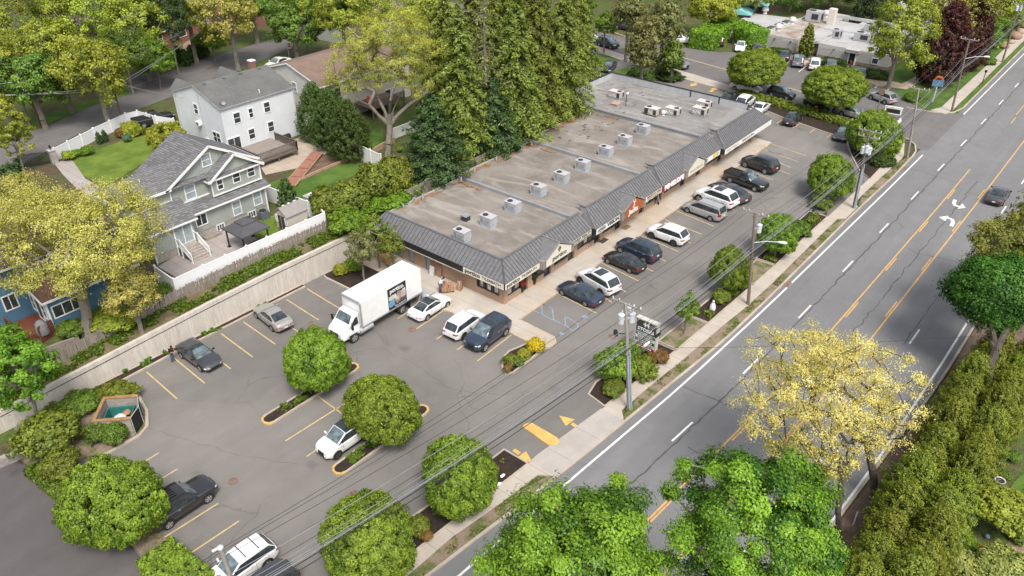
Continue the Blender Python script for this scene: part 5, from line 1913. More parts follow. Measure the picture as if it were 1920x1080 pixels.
def person(label,loc,rz,lean=0.0,arms='down',top=None,legs=None,hair=(0.02,0.015,0.012),skin=(0.35,0.2,0.13),s=1.0,headdown=0.12):
 t = thing('person',label,'person',loc,rz,None,s)
 SK = M('skin_%d' % int(skin[0] * 100),skin,0.6)
 def up(x,z):
  """lean the upper body forward about the hips"""
  dz = z - 0.95
  return (x + math.sin(lean) * dz,0.95 + math.cos(lean) * dz)
 def U(x,y,z):
  a,b = up(x,z)
  return (a,y,b)
 if arms == 'down':
  el = lambda s_: U(0.0,s_ * 0.25,1.12)
  wr = lambda s_: U(0.1,s_ * 0.24,0.90)
 else:
  el = lambda s_: U(0.12,s_ * 0.25,1.14)
  wr = lambda s_: U(0.36,s_ * 0.12,1.14)
 fx = 0.10
 leg = lambda s_: [((0.0,s_ * 0.095,0.88),0.085),((0.03,s_ * 0.11,0.50),0.06),((-0.02,s_ * 0.12,0.12),0.042),((-0.02,s_ * 0.12,0.05),0.045),((0.12,s_ * 0.13,0.035),0.035)]
 hx = headdown
 body = [(None,[((0,0,0.95),0.125),(U(0.0,0,1.12),0.12),(U(0.01,0,1.32),0.13),(U(0.01,0,1.43),0.085),(U(0.02,0,1.5),0.052),(U(0.03 + hx * 0.5,0,1.58),0.075),(U(0.04 + hx,0,1.67),0.088),(U(0.04 + hx,0,1.74),0.05)])]
 body.append(((0,0),leg(1)))
 body.append(((0,0),leg(-1)))
 for s_ in (1,-1):
  sh = U(0.01,s_ * 0.18,1.40)
  body.append(((0,3),[(sh,0.062),(el(s_),0.045),(wr(s_),0.032)]))
 for ai,s_ in ((3,1),(4,-1)):
  w = Vector(wr(s_))
  d = (w - Vector(el(s_))).normalized()
  sd = Vector((0,s_,0))
  palm = w + d * 0.07
  body.append(((ai,2),[(tuple(palm),0.03)]))
  pi_ = len(body) - 1
  for k,(off,ln) in enumerate(((-0.028,0.07),(-0.009,0.085),(0.01,0.08),(0.028,0.06))):
   nn = d.cross(sd).normalized()
   b0 = palm + nn * off + d * 0.03
   body.append(((pi_,0),[(tuple(b0),0.010),(tuple(b0 + d * ln * 0.6 - sd * 0.015),0.009),(tuple(b0 + d * ln * 0.8 - sd * 0.04),0.008)]))
  nn = d.cross(sd).normalized()
  body.append(((pi_,0),[(tuple(palm - nn * 0.03 - d * 0.01),0.012),(tuple(palm - nn * 0.055 + d * 0.03),0.009)]))
 me = skin_mesh(body,'body')
 me.materials.append(SK)
 link('body',me,t)
 tp = [(None,[((0,0,0.92),0.15),(U(0.0,0,1.12),0.145),(U(0.01,0,1.32),0.155),(U(0.01,0,1.43),0.10)])]
 for s_ in (1,-1):
  sh = U(0.01,s_ * 0.18,1.40)
  e,w = Vector(el(s_)),Vector(wr(s_))
  tp.append(((0,3),[(sh,0.08),(tuple(e),0.062),(tuple(e + (w - e) * (0.85 if arms == 'down' else 0.3)),0.05)]))
 me = skin_mesh(tp,'shirt')
 me.materials.append(top)
 link('shirt',me,t)
 lg = [(None,[((0,0,0.98),0.14),((0,0,0.92),0.14)])]
 for s_ in (1,-1):
  lg.append(((0,1),[((0.0,s_ * 0.095,0.84),0.102),((0.03,s_ * 0.11,0.50),0.08),((-0.02,s_ * 0.12,0.11),0.065)]))
 me = skin_mesh(lg,'trousers')
 me.materials.append(legs)
 link('trousers',me,t)
 mb = MB()
 for s_ in (1,-1):
  mb.tube([(-0.09,s_ * 0.12,0.045),(0.0,s_ * 0.12,0.055),(0.1,s_ * 0.13,0.045),(0.17,s_ * 0.135,0.03)],[0.045,0.055,0.05,0.03],8)
 mb.build('shoes',M('dark_shoes',(0.05,0.045,0.04),0.7),t,True)
 hd = Vector(U(0.04 + hx,0,1.66))
 mb = MB()
 n = 12
 rows = []
 for i in range(7):
  ph = math.pi * 0.62 * i / 6
  rows.append([(hd.x + 0.108 * math.sin(ph) * math.cos(2 * PI * k / n) - 0.012 - 0.012 * (i > 3),0.1 * math.sin(ph) * math.sin(2 * PI * k / n),hd.z + 0.115 * math.cos(ph) + (0.03 if math.cos(2 * PI * k / n) > 0.4 and i > 3 else 0)) for k in range(n)])
 for a,b in zip(rows,rows[1:]):
  for k in range(n):
   mb.quad(a[k],b[k],b[(k + 1) % n],a[(k + 1) % n])
 mb.build('hair',M('dark_hair',hair,0.8),t,True)
 mb = MB()
 for s_ in (1,-1):
  mb.lathe([(0,0.012),(0.012,0.004),(0.014,-0.004)],hd.x + 0.088,s_ * 0.034,8,0,'x',hd.z - 0.005)
  mb.tube([(hd.x - 0.005,s_ * 0.09,hd.z - 0.03),(hd.x - 0.005,s_ * 0.1,hd.z)],0.018,6,1)
 mb.tube([(hd.x + 0.085,0,hd.z - 0.0),(hd.x + 0.108,0,hd.z - 0.035),(hd.x + 0.088,0,hd.z - 0.045)],[0.01,0.016,0.008],6,1)
 mb.bar((hd.x + 0.09,-0.025,hd.z - 0.07),(hd.x + 0.09,0.025,hd.z - 0.07),0.012,0.01,2)
 mb.build('face',[M('eye',(0.03,0.025,0.02),0.3),SK,M('lips',(0.3,0.11,0.09),0.6)],t,True)
 return t
p = P(323,676)
person('worker in black top and blue jeans standing in the mulch at the retaining wall',(p.x,p.y - 0.15,0.02),math.radians(-70),0.12,'front',M('black_shirt',(0.016,0.016,0.018),0.9),M('blue_jeans',(0.07,0.11,0.19),0.9),s=0.98)
p = P(825,549,0.14)
person('man in white shirt and blue jeans bending over a stack of cartons on the walkway',(p.x,p.y,0.14),math.radians(-38),0.42,'front',M('white_shirt',(0.66,0.68,0.72),0.9),M('blue_jeans',(0.07,0.11,0.19),0.9),skin=(0.10,0.055,0.035),s=1.06)
CART = M('carton_board',(0.36,0.21,0.13),0.9,0.2,2.2,fine=8)
SHR = M('carton_wrap',(0.45,0.28,0.21),0.5,0.3,4.0)
c = P(839,546,0.14)
t = thing('pallet_jack','dark pallet jack under the stacked cartons beside the man in white','pallet jack',(c.x,c.y,0.14),math.radians(-38))
mb = MB()
mb.box(-0.62,0.62,-0.36,-0.2,0.1,0.17)
mb.box(-0.62,0.62,0.2,0.36,0.1,0.17)
mb.box(-0.78,-0.62,-0.36,0.36,0.08,0.4)
mb.build('fork',TRIM,t)
mb = MB()
mb.tube([(-0.72,0,0.4),(-0.86,0,1.1)],0.025,6)
mb.tube([(-0.86,-0.16,1.1),(-0.86,0.16,1.1)],0.025,6)
mb.build('handle',TRIM,t)
for s_ in (1,-1):
 mb = MB()
 mb.lathe([(0,-0.04),(0.09,-0.04),(0.09,0.04),(0,0.04)],0.55,s_ * 0.28,10,0,'y',0.09)
 mb.build('wheel',TYRE,t,True)
ca,sa = math.cos(math.radians(-38)),math.sin(math.radians(-38))
for k,(ux,uy,z,w,d_,h_,lb) in enumerate([(-0.3,0,0.312,0.6,0.8,0.42,'bottom rear carton of the wrapped stack on the pallet jack'),(0.33,0,0.312,0.62,0.8,0.42,'bottom front carton of the wrapped stack on the pallet jack'),
 (-0.25,0.03,0.735,0.55,0.7,0.36,'upper rear carton of the wrapped stack on the pallet jack'),(0.32,-0.03,0.735,0.5,0.6,0.3,'upper front carton of the wrapped stack on the pallet jack')]):
 t = thing('carton',lb,'box',(c.x + ux * ca - uy * sa,c.y + ux * sa + uy * ca,z),math.radians(-38 + (k - 1) * 3),'brown cartons by the end wall')
 mb = MB()
 mb.box(-w / 2,w / 2,-d_ / 2,d_ / 2,0,h_)
 mb.build('box',CART,t)
 mb = MB()
 mb.box(-w / 2 - 0.004,w / 2 + 0.004,-0.04,0.04,0.02,h_ + 0.004)
 mb.build('tape',SHR,t)
for k,(q,z,sz,lb) in enumerate([((862,543),0.14,0.5,'lower carton of the small two box pile left of the shop window'),((862,543),0.645,0.4,'upper carton of the small two box pile left of the shop window')]):
 p = P(*q,0.14)
 t = thing('carton',lb,'box',(p.x,p.y,z),0.3 + 0.4 * k,'brown cartons by the end wall')
 mb = MB()
 mb.box(-sz / 2,sz / 2,-sz / 2,sz / 2,0,sz)
 mb.build('box',CART,t)
 mb = MB()
 mb.box(-sz / 2 - 0.004,sz / 2 + 0.004,-0.04,0.04,0.02,sz + 0.004)
 mb.build('tape',SHR,t)
for lb,y,w,h_,m in (('brown framed board leaning on the brick end wall',49.3,1.5,1.35,CART),('white panel leaning in front of the brown framed board',49.6,0.7,1.0,M('white_panel',(0.6,0.6,0.6),0.6))):
 xw = 47.72 if h_ > 1.2 else 47.5
 t = thing('leaning_board',lb,'board',(xw,y,0.145))
 t.rotation_euler = (0,math.radians(9),0)
 mb = MB()
 mb.box(-0.03,0.03,-w / 2,w / 2,0,h_)
 mb.build('panel',m,t)
 mb = MB()
 for s_ in (1,-1):
  mb.box(-0.05,0.035,s_ * w / 2 - 0.04,s_ * w / 2 + 0.04,0,h_)
 mb.build('edge',COPING if h_ < 1.2 else CART,t)
t = thing('lumber_stack','stack of yellowish timber boards behind the small trees at the end wall','lumber',(46.6,55.6,0.14),math.radians(80))
mb = MB()
for k in range(6):
 for j in range(5):
  mb.box(-1.2 + random.uniform(-.05,.05),1.2,-0.5 + j * 0.2,-0.32 + j * 0.2,k * 0.12,k * 0.12 + 0.1)
mb.build('boards',M('raw_timber',(0.45,0.30,0.14),0.8,0.2,3),t)
for lb,q,fc in (('black urn with red flowers, the left of two at the corner shop',(979,548),'r'),('black urn with dark leaves, the right of two at the corner shop',(1002,533),'g')):
 p = P(*q,0.14)
 t = thing('planter_urn',lb,'planter',(p.x,p.y + 0.1,0.14))
 mb = MB()
 mb.lathe([(0.0,0.0),(0.2,0.0),(0.22,0.1),(0.3,0.6),(0.36,0.85),(0.33,0.87),(0.28,0.8),(0,0.78)],n=14)
 mb.build('pot',M('black_pot',(0.02,0.02,0.02),0.5),t,True)
 PLANTERS = globals().setdefault('PLANTERS',[])
 PLANTERS.append((t,fc))
p = P(1236,383,0.14)
t = thing('sandwich_board','small black and white A-frame board on the walkway','sign',(p.x,p.y + 0.2,0.14),0.5)
mb = MB()
for s_ in (1,-1):
 mb.add([(-0.4,s_ * 0.28,0),(0.4,s_ * 0.28,0),(0.4,s_ * 0.03,1.0),(-0.4,s_ * 0.03,1.0),(-0.4,s_ * 0.25,0),(0.4,s_ * 0.25,0),(0.4,0,1.0),(-0.4,0,1.0)],[(0,1,2,3),(7,6,5,4),(0,4,5,1),(1,5,6,2),(2,6,7,3),(3,7,4,0)])
mb.build('frame',WHITEP,t)
mb = MB()
mb.add([(-0.34,-0.262,0.12),(0.34,-0.262,0.12),(0.34,-0.07,0.9),(-0.34,-0.07,0.9)],[(0,1,2,3)])
mb.build('board',INK,t)
for lb,q in (('dark doormat in front of the vision shop door',(1131,451)),('brown doormat in front of the fork sign restaurant',(1174,426))):
 p = P(*q,0.145)
 mb = MB()
 mb.box(-0.6,0.6,-0.35,0.35,0,0.015)
 o = mb.build('doormat',M('doormat_%s' % lb[:4],(0.06,0.05,0.045) if lb[0] == 'd' else (0.2,0.13,0.08),1.0,0.2,5),None,loc=(p.x,p.y,0.142))
 tag(o,lb,'doormat')
for lb,q,r in (('rusty manhole cover just behind the white sedan',(772,618),0.42),('rusty manhole cover between the silver sedan and the truck cab',(583,607),0.4),('rusty manhole cover out on the aisle below the sign bed',(1148,631),0.4),
 ('rusty manhole cover right of the big black SUV',(437,902),0.38),('rusty manhole cover left of the entrance trees',(664,927),0.4),('pale patched manhole ring right of the island tree',(813,745),0.7)):
 p = P(*q)
 mb = MB()
 mb.lathe([(0.0,0.012),(r * 0.8,0.012),(r * 0.82,0.006),(r * 0.86,0.012),(r,0.011),(r * 1.02,0.0)],n=20)
 o = mb.build('manhole_cover',G_LOT2 if 'pale' in lb else M('rusty_iron',(0.21,0.135,0.11),0.9,0.25,4,fine=9),None,True,(p.x,p.y,0.002))
 tag(o,lb,'manhole cover','manhole covers in the car park')

VINYL = M('white_vinyl',(0.74,0.745,0.75),0.5,0.05,1.0)
WTRIM = M('white_house_trim',(0.72,0.72,0.71),0.6,0.05,1.0)
PANE = m_glass('house_pane',(0.035,0.042,0.046),0.08)
PANE_L = M('pale_blind_pane',(0.28,0.33,0.34),0.15,0.25,1.5,spec=0.6)
class House:
 def __init__(s,name,label,loc,cat='house'):
  s.o = Vector(loc)
  s.t = thing(name,label,cat,loc)
 def part(s,mb,name,mats,parent=None,sm=False):
  if parent is None:
   return mb.build(name,mats,s.t,sm,loc=-s.o)
  return mb.build(name,mats,parent,sm)
 def win(s,ax,at,u,z,w,h,pane=None,bars=1,vb=0,nm='window'):
  """window on a wall facing -y (ax 'y') or -x (ax 'x'); u = centre along the wall"""
  mb = MB()
  def bx(m,u0,u1,z0,z1,d0,d1):
   if ax == 'y':
    m.box(u0,u1,at + d0,at + d1,z0,z1)
   else:
    m.box(at + d0,at + d1,u0,u1,z0,z1)
  bx(mb,u - w / 2,u + w / 2,z - h / 2,z + h / 2,-0.03,0.02)
  g = s.part(mb,nm,pane or PANE)
  mb = MB()
  f = 0.1
  bx(mb,u - w / 2 - f,u - w / 2,z - h / 2 - f,z + h / 2 + f,-0.07,0.02)
  bx(mb,u + w / 2,u + w / 2 + f,z - h / 2 - f,z + h / 2 + f,-0.07,0.02)
  bx(mb,u - w / 2,u + w / 2,z + h / 2,z + h / 2 + f,-0.068,0.02)
  bx(mb,u - w / 2,u + w / 2,z - h / 2 - f,z - h / 2,-0.068,0.02)
  for k in range(bars):
   zz_ = z - h / 2 + h * (k + 1) / (bars + 1)
   bx(mb,u - w / 2,u + w / 2,zz_ - 0.03,zz_ + 0.03,-0.055,0.0)
  for k in range(vb):
   uu = u - w / 2 + w * (k + 1) / (vb + 1)
   bx(mb,uu - 0.035,uu + 0.035,z - h / 2,z + h / 2,-0.06,0.0)
  mb.build('frame',WTRIM,g)
  return g
def gable_roof_y(h,x0,x1,y0,y1,ze,za,mat,ov=0.35,th=0.16,xm=None,trim=WTRIM,nm='roof'):
 """roof with ridge along y"""
 xm = (x0 + x1) / 2 if xm is None else xm
 sl = (za - ze) / (xm - x0)
 mb = MB()
 L0 = (x0 - ov,ze - sl * ov)
 R0 = (x1 + ov,ze - (za - ze) / (x1 - xm) * ov)
 for (xa,zz_),s in ((L0,1),(R0,-1)):
  vs = [(xa,y0 - ov,zz_),(xm,y0 - ov,za),(xm,y1 + ov,za),(xa,y1 + ov,zz_)]
  vt = [(a,b,c + th) for a,b,c in vs]
  mb.add(vs + vt,[(0,1,2,3),(4,7,6,5),(0,3,7,4),(0,4,5,1),(2,6,7,3)])
 r = h.part(mb,nm,mat)
 if trim:
  mb = MB()
  for y in (y0 - ov - 0.03,):
   mb.bar((L0[0],y,L0[1] + 0.03),(xm,y,za + 0.03),0.06,0.24)
   mb.bar((xm,y,za + 0.03),(R0[0],y,R0[1] + 0.03),0.06,0.24)
  mb.bar((L0[0] - 0.04,y0 - ov,L0[1] + 0.04),(L0[0] - 0.04,y1 + ov,L0[1] + 0.04),0.1,0.16)
  mb.bar((R0[0] + 0.04,y0 - ov,R0[1] + 0.04),(R0[0] + 0.04,y1 + ov,R0[1] + 0.04),0.1,0.16)
  mb.build('fascia',trim,r)
 return r
def gable_roof_x(h,x0,x1,y0,y1,ze,za,mat,ov=0.3,th=0.14,trim=WTRIM,nm='roof'):
 """roof with ridge along x"""
 ym = (y0 + y1) / 2
 sl = (za - ze) / (ym - y0)
 mb = MB()
 for ya,s in ((y0 - ov,1),(y1 + ov,-1)):
  vs = [(x0 - ov,ya,ze - sl * ov),(x1 + ov,ya,ze - sl * ov),(x1 + ov,ym,za),(x0 - ov,ym,za)]
  vt = [(a,b,c + th) for a,b,c in vs]
  mb.add(vs + vt,[(0,1,2,3),(4,5,6,7),(0,4,5,1),(0,3,7,4),(1,5,6,2)])
 r = h.part(mb,nm,mat)
 if trim:
  mb = MB()
  mb.bar((x0 - ov,y0 - ov - 0.04,ze - sl * ov + 0.05),(x1 + ov,y0 - ov - 0.04,ze - sl * ov + 0.05),0.1,0.15)
  mb.bar((x0 - ov - 0.02,y0 - ov,ze - sl * ov + 0.05),(x0 - ov - 0.02,ym,za + 0.05),0.05,0.16)
  mb.bar((x0 - ov - 0.02,y1 + ov,ze - sl * ov + 0.05),(x0 - ov - 0.02,ym,za + 0.05),0.05,0.16)
  mb.build('fascia',trim,r)
 return r
def pent(mbx,x0,x1,y0,y1,z0,z1,th=0.12):
 """single slope from (y0,z0) up to (y1,z1)"""
 vs = [(x0,y0,z0),(x1,y0,z0),(x1,y1,z1),(x0,y1,z1)]
 vt = [(a,b,c + th) for a,b,c in vs]
 mbx.add(vs + vt,[(0,3,2,1),(4,5,6,7),(0,1,5,4),(1,2,6,5),(0,4,7,3)])
SID_G = m_siding('sage_grey_siding',(0.335,0.36,0.325),0.19)
SHG = m_shingle('charcoal_shingles',(0.165,0.165,0.17),0.24)
SHGD = m_shingle('dark_shingles',(0.05,0.047,0.045))
FND = M('stone_foundation',(0.38,0.35,0.32),0.9,0.15,1.2,fine=8)
B0 = 3.2
gh = House('gabled_house','sage grey two storey house with charcoal shingles, white trim and double rear gable',(36,72,B0))
mb = MB()
mb.box(32.6,42.2,68.9,75.6,B0 + 0.9,6.35)
mb.box(28.6,33.05,67.8,73.7,B0 + 0.9,6.45)
mb.box(32.4,42.3,70.0,75.5,6.35,9.25)
mb.box(36.6,42.3,69.25,70.2,7.0,8.9)
mb.box(27.7,32.4,70.0,73.7,6.45,9.2)
mb.add([(32.4,70.0,9.25),(42.3,70.0,9.25),(37.35,70.0,12.1)],[(0,1,2)])
mb.add([(36.6,69.25,8.9),(42.3,69.25,8.9),(39.45,69.25,10.75)],[(0,1,2)])
mb.add([(28.6,67.8,6.45),(33.05,67.8,6.45),(33.05,70.0,6.45),(28.6,70.0,6.45),(33.05,70.0,7.7),(28.6,70.0,7.7)],[(1,2,4),(0,5,3)])
gh.part(mb,'wall',SID_G)
mb = MB()
mb.box(32.6,42.15,68.95,75.5,B0 - 0.2,B0 + 0.9)
mb.box(28.65,33.0,67.85,73.6,B0 - 0.2,B0 + 0.9)
gh.part(mb,'foundation',FND)
gable_roof_y(gh,32.4,42.3,70.0,75.5,9.25,12.1,SHG,ov=0.4)
gable_roof_y(gh,36.6,42.3,69.25,74.0,8.9,10.75,SHG,ov=0.38,th=0.15)
mb = MB()
mb.quad((36.2,68.85,8.72),(36.2,70.0,8.85),(38.4,71.5,10.7),(39.45,68.86,10.92))
pent(mb,33.35,42.7,68.5,70.02,6.3,7.1)
pent(mb,36.2,42.7,68.98,69.27,8.78,9.05)
pent(mb,32.5,36.7,69.6,70.02,9.0,9.35)
pent(mb,28.3,33.4,67.45,70.02,6.38,7.85)
gh.part(mb,'lower_roof',SHG)
mb = MB()
a,b,c,d = (27.3,69.6,9.1),(32.6,69.6,9.1),(32.6,74.1,9.1),(27.3,74.1,9.1)
r1,r2 = (30.4,71.85,10.85),(35.6,71.85,10.95)
mb.poly([a,b,(34.2,70.6,10.0),r2,r1])
mb.poly([d,a,r1])
mb.poly([c,d,r1,r2])
gh.part(mb,'hip_roof',SHG)
mb = MB()
mb.bar(a,b,0.12,0.2)
mb.bar(a,d,0.12,0.2)
mb.bar((33.3,68.46,6.3),(42.75,68.46,6.3),0.1,0.16)
mb.bar((28.25,67.41,6.4),(33.45,67.41,6.4),0.1,0.16)
mb.bar((36.15,68.94,8.8),(42.75,68.94,8.8),0.08,0.14)
mb.bar((32.5,69.95,7.2),(36.6,69.95,7.2),0.1,0.1)
mb.bar((36.6,69.2,7.06),(42.35,69.2,7.06),0.1,0.1)
mb.bar((42.25,69.2,7.0),(42.25,69.2,8.9),0.14,0.14,up=(0,1,0))
mb.bar((42.2,68.86,B0),(42.2,68.86,6.3),0.14,0.14,up=(0,1,0))
mb.bar((36.55,69.2,7.0),(36.55,69.2,8.8),0.1,0.1,up=(0,1,0))
mb.bar((28.6,67.78,B0),(28.6,67.78,6.4),0.12,0.12,up=(0,1,0))
mb.bar((32.5,69.9,7.8),(32.5,69.9,9.1),0.1,0.1,up=(0,1,0))
mb.bar((27.7,69.95,7.9),(32.4,69.95,7.9),0.1,0.1)
gh.part(mb,'trim_board',WTRIM)
mb = MB()
mb.poly([(28.6,77.2,6.4),(33.4,77.2,6.4),(32.6,78.9,7.6),(30.2,78.9,7.6)])
mb.poly([(28.6,80.6,6.4),(28.6,77.2,6.4),(30.2,78.9,7.6)])
mb.poly([(33.4,80.6,6.4),(28.6,80.6,6.4),(30.2,78.9,7.6),(32.6,78.9,7.6)])
mb.box(29,33.0,75.6,80.2,3.2,6.35)
gh.part(mb,'porch',SHG)
for u,z,w,h,ax,at,pn in [(34.6,8.05,1.0,1.35,'y',70.0,PANE_L),(37.5,8.05,0.55,0.95,'y',69.25,PANE),(39.45,8.15,0.75,0.95,'y',69.25,PANE),(41.2,8.2,0.75,0.95,'y',69.25,PANE),
 (37.0,10.7,0.9,1.15,'y',70.0,PANE_L),(34.5,5.35,1.1,1.1,'y',68.9,PANE),(38.6,5.1,0.85,1.45,'y',68.9,PANE_L),(41.15,5.3,0.85,1.5,'y',68.9,PANE_L)]:
 gh.win(ax,at,u,z,w,h,pn,1 if w < 1.05 else 0,1 if w > 1.05 else 0)
for u,w in ((36.4,0.75),(40.2,0.8)):
 gh.win('y',68.95,u,3.72,w,0.6,PANE,0,2)
gh.win('x',27.7,71.6,8.2,0.8,1.2,PANE,1)
gh.win('x',28.6,71.0,5.2,0.8,1.2,PANE,1)
g = gh.win('y',67.8,31.85,5.2,1.75,1.95,PANE_L,0,1,'sliding_door')
mb = MB()
for k in range(6):
 mb.box(30.9,32.75,65.3 + 0.3 * k,67.78,B0 - 0.1 + 0.16 * k,B0 + 0.16 * (k + 1))
mb.box(30.9,32.75,66.9,67.78,B0 + 0.97,B0 + 1.0)
st = gh.part(mb,'steps',M('stair_stone',(0.37,0.33,0.29),0.9,0.2,2,fine=7))
mb = MB()
for x in (30.86,32.79):
 mb.bar((x,65.35,B0 + 1.0),(x,66.95,B0 + 1.95),0.07,0.1)
 mb.bar((x,66.95,B0 + 1.95),(x,67.7,B0 + 1.95),0.07,0.1)
 mb.bar((x,65.35,B0 + 0.3),(x,66.95,B0 + 1.15),0.06,0.08)
 for k in range(9):
  y = 65.4 + k * 0.19
  mb.box(x - 0.02,x + 0.02,y,y + 0.09,B0 + 0.2 + (y - 65.3) * 0.53,B0 + 1.0 + (y - 65.35) * 0.59)
 for y,z in ((65.3,1.15),(66.95,2.05),(67.7,2.05)):
  mb.box(x - 0.06,x + 0.06,y - 0.06,y + 0.06,B0,B0 + z)
mb.build('railing',VINYL,st)
mb = MB()
mb.box(34.2,36.0,68.2,68.94,B0,B0 + 0.35)
gh.part(mb,'cellar_hatch',M('weathered_hatch',(0.26,0.23,0.2),0.9,0.2,2))
mb = MB()
mb.tube([(30.5,71.2,9.7),(30.5,71.2,10.5)],0.07,8)
mb.box(30.25,30.75,70.95,71.45,9.72,9.95)
gh.part(mb,'vent_pipe',WTRIM)
SID_W = m_siding('white_siding',(0.66,0.685,0.72),0.22,0.06)
RFG = M('weathered_grey_roof',(0.135,0.135,0.13),0.95,0.16,0.5,fine=7)
wh = House('white_house','white two storey house with plain grey roof and wooden deck at the back',(53,89,B0))
mb = MB()
mb.box(47.9,58.6,84.6,95.0,B0 - 0.2,9.6)
for x in (47.9,58.6):
 mb.add([(x,84.6,9.6),(x,95.0,9.6),(x,89.8,11.4)],[(0,1,2)])
wh.part(mb,'wall',SID_W)
gable_roof_x(wh,47.9,58.6,84.6,95.0,9.6,11.4,RFG,ov=0.14,trim=M('grey_eave',(0.3,0.3,0.3),0.7))
for x0 in (49.4,56.0):
 mb = MB()
 mb.box(x0,x0 + 2.2,95.0,98.2,B0,8.8)
 wh.part(mb,'gabled_bay',SID_W)
 gable_roof_y(wh,x0,x0 + 2.2,93.0,98.3,8.8,9.9,RFG,ov=0.2,trim=None)
for u,z,w,h in [(49.9,8.0,0.85,1.2),(51.9,8.05,0.5,1.1),(54.3,8.15,0.8,1.2),(51.5,5.45,0.8,1.2),(54.4,5.55,0.8,1.2)]:
 wh.win('y',84.6,u,z,w,h,PANE,1)
wh.win('y',84.6,48.9,4.75,1.7,1.85,PANE,0,1,'sliding_door')
wh.win('x',47.9,90.2,8.4,0.8,1.2,PANE,1)
wh.win('x',47.9,86.6,5.6,1.5,1.2,PANE,1,1)
for y,z in ((89.9,6.7),(89.0,4.6)):
 mb = MB()
 mb.box(47.4,47.9,y - 0.35,y + 0.35,z - 0.25,z + 0.25)
 wu = wh.part(mb,'window_air_unit',WTRIM)
 mb = MB()
 mb.box(47.39,47.4,y - 0.28,y + 0.1,z - 0.18,z + 0.18)
 mb.build('grille',TRIM,wu)
mb = MB()
mb.bar((47.85,89.0,B0),(47.85,89.0,10.6),0.09,0.09,up=(1,0,0))
mb.bar((47.87,94.6,B0),(47.87,94.6,9.4),0.09,0.09,up=(1,0,0))
mb.bar((58.5,84.5,B0),(58.5,84.5,9.5),0.12,0.12,up=(0,1,0))
wh.part(mb,'downpipe',M('grey_downpipe',(0.42,0.43,0.45),0.6))
for x in (49.2,52.0,54.4,57.2):
 mb = MB()
 mb.box(x - 0.2,x + 0.2,89.2,89.6,11.2,11.5)
 wh.part(mb,'roof_vent',RFG)
mb = MB()
mb.box(56.6,57.3,90.1,90.8,10.9,12.3)
ch = wh.part(mb,'chimney',m_brick('red_brick',(0.27,0.075,0.055),(0.22,0.06,0.045),(0.3,0.25,0.2),1,0.24,0.08,0.01))
mb = MB()
mb.box(56.55,57.35,90.05,90.85,12.3,12.42)
mb.build('cap',WTRIM,ch)
mb = MB()
mb.lathe([(0,0.05),(0.22,0.12),(0.33,0.25)],0,0,10)
dsh = wh.part(mb,'satellite_dish',M('dish_grey',(0.25,0.26,0.28),0.6),None)
dsh.location = Vector((48.6,85.1,10.0)) - wh.o
dsh.rotation_euler = (0.9,0.2,0)
mb = MB()
mb.tube([(0,0,0),(0,0,-0.4)],0.03,5)
mb.tube([(-0.4,0,0),(0.4,0,0.05)],0.03,5)
mb.build('bracket',TRIM,dsh)
mb = MB()
mb.tube([(54.0,85.2,9.7),(54.0,85.2,10.4)],0.06,6)
wh.part(mb,'vent_pipe',WTRIM)
WOOD = M('weathered_deck_wood',(0.27,0.235,0.205),0.9,0.15,0.8,stretch=(0.3,6,1),fine=9)
WOODD = M('dark_deck_wood',(0.15,0.12,0.10),0.9,0.2,2,fine=8)
dk = House('wooden_deck','weathered raised wooden deck with slatted rail behind the white house',(51,81.8,B0),'deck')
DZ = B0 + 0.95
mb = MB()
for k in range(20):
 y = 79.0 + k * 0.28
 mb.box(48.3,54.0,y,y + 0.265,DZ - 0.06,DZ)
dk.part(mb,'deck_boards',WOOD)
mb = MB()
for x in (48.4,51.2,53.9):
 mb.box(x - 0.08,x + 0.08,79.05,79.2,B0 - 0.3,DZ - 0.06)
mb.box(48.3,54.0,79.0,79.08,DZ - 0.3,DZ - 0.061)
mb.box(53.92,54.0,79.08,84.4,DZ - 0.3,DZ - 0.061)
dk.part(mb,'post',WOODD)
def rail(h,a,b,zb,hh=1.0,sp=0.16):
 a,b = Vector((*a,0)),Vector((*b,0))
 n = max(2,int((b - a).length / sp))
 mb = MB()
 d = (b - a).normalized()
 for k in range(n + 1):
  p = a + (b - a) * k / n
  mb.bar((p.x,p.y,zb + 0.05),(p.x,p.y,zb + hh - 0.05),0.09,0.03,up=(d.x,d.y,0))
 mb.bar((a.x,a.y,zb + hh),(b.x,b.y,zb + hh),0.14,0.05)
 mb.bar((a.x,a.y,zb + 0.12),(b.x,b.y,zb + 0.12),0.06,0.08)
 for p in (a,b):
  mb.box(p.x - 0.06,p.x + 0.06,p.y - 0.06,p.y + 0.06,zb - 0.2,zb + hh + 0.03)
 return h.part(mb,'railing',WOODD)
rail(dk,(48.35,79.0),(54.0,79.0),DZ)
rail(dk,(54.0,79.0),(54.0,83.4),DZ)
rail(dk,(48.3,79.0),(48.3,84.2),DZ)
t = thing('grill','black grill beside the wooden deck at the white house','grill',(55.6,83.3,B0))
mb = MB()
mb.box(-0.5,0.5,-0.3,0.3,0.5,1.0)
mb.tube([(-0.5,0,1.0),(0.5,0,1.0)],0.3,10)
mb.build('body',TRIM,t)
mb = MB()
for x in (-0.45,0.45):
 for y in (-0.25,0.25):
  mb.box(x - 0.03,x + 0.03,y - 0.03,y + 0.03,0,0.5)
mb.build('leg',TRIM,t)
t = thing('garden_ramp','red boarded garden ramp stepping down from the patio to the lawn','garden steps',P(575,318,3.2))
mb = MB()
pl = [P(*q,3.25) - t.location for q in [(596,290),(582,305),(568,320),(556,335),(543,351)]]
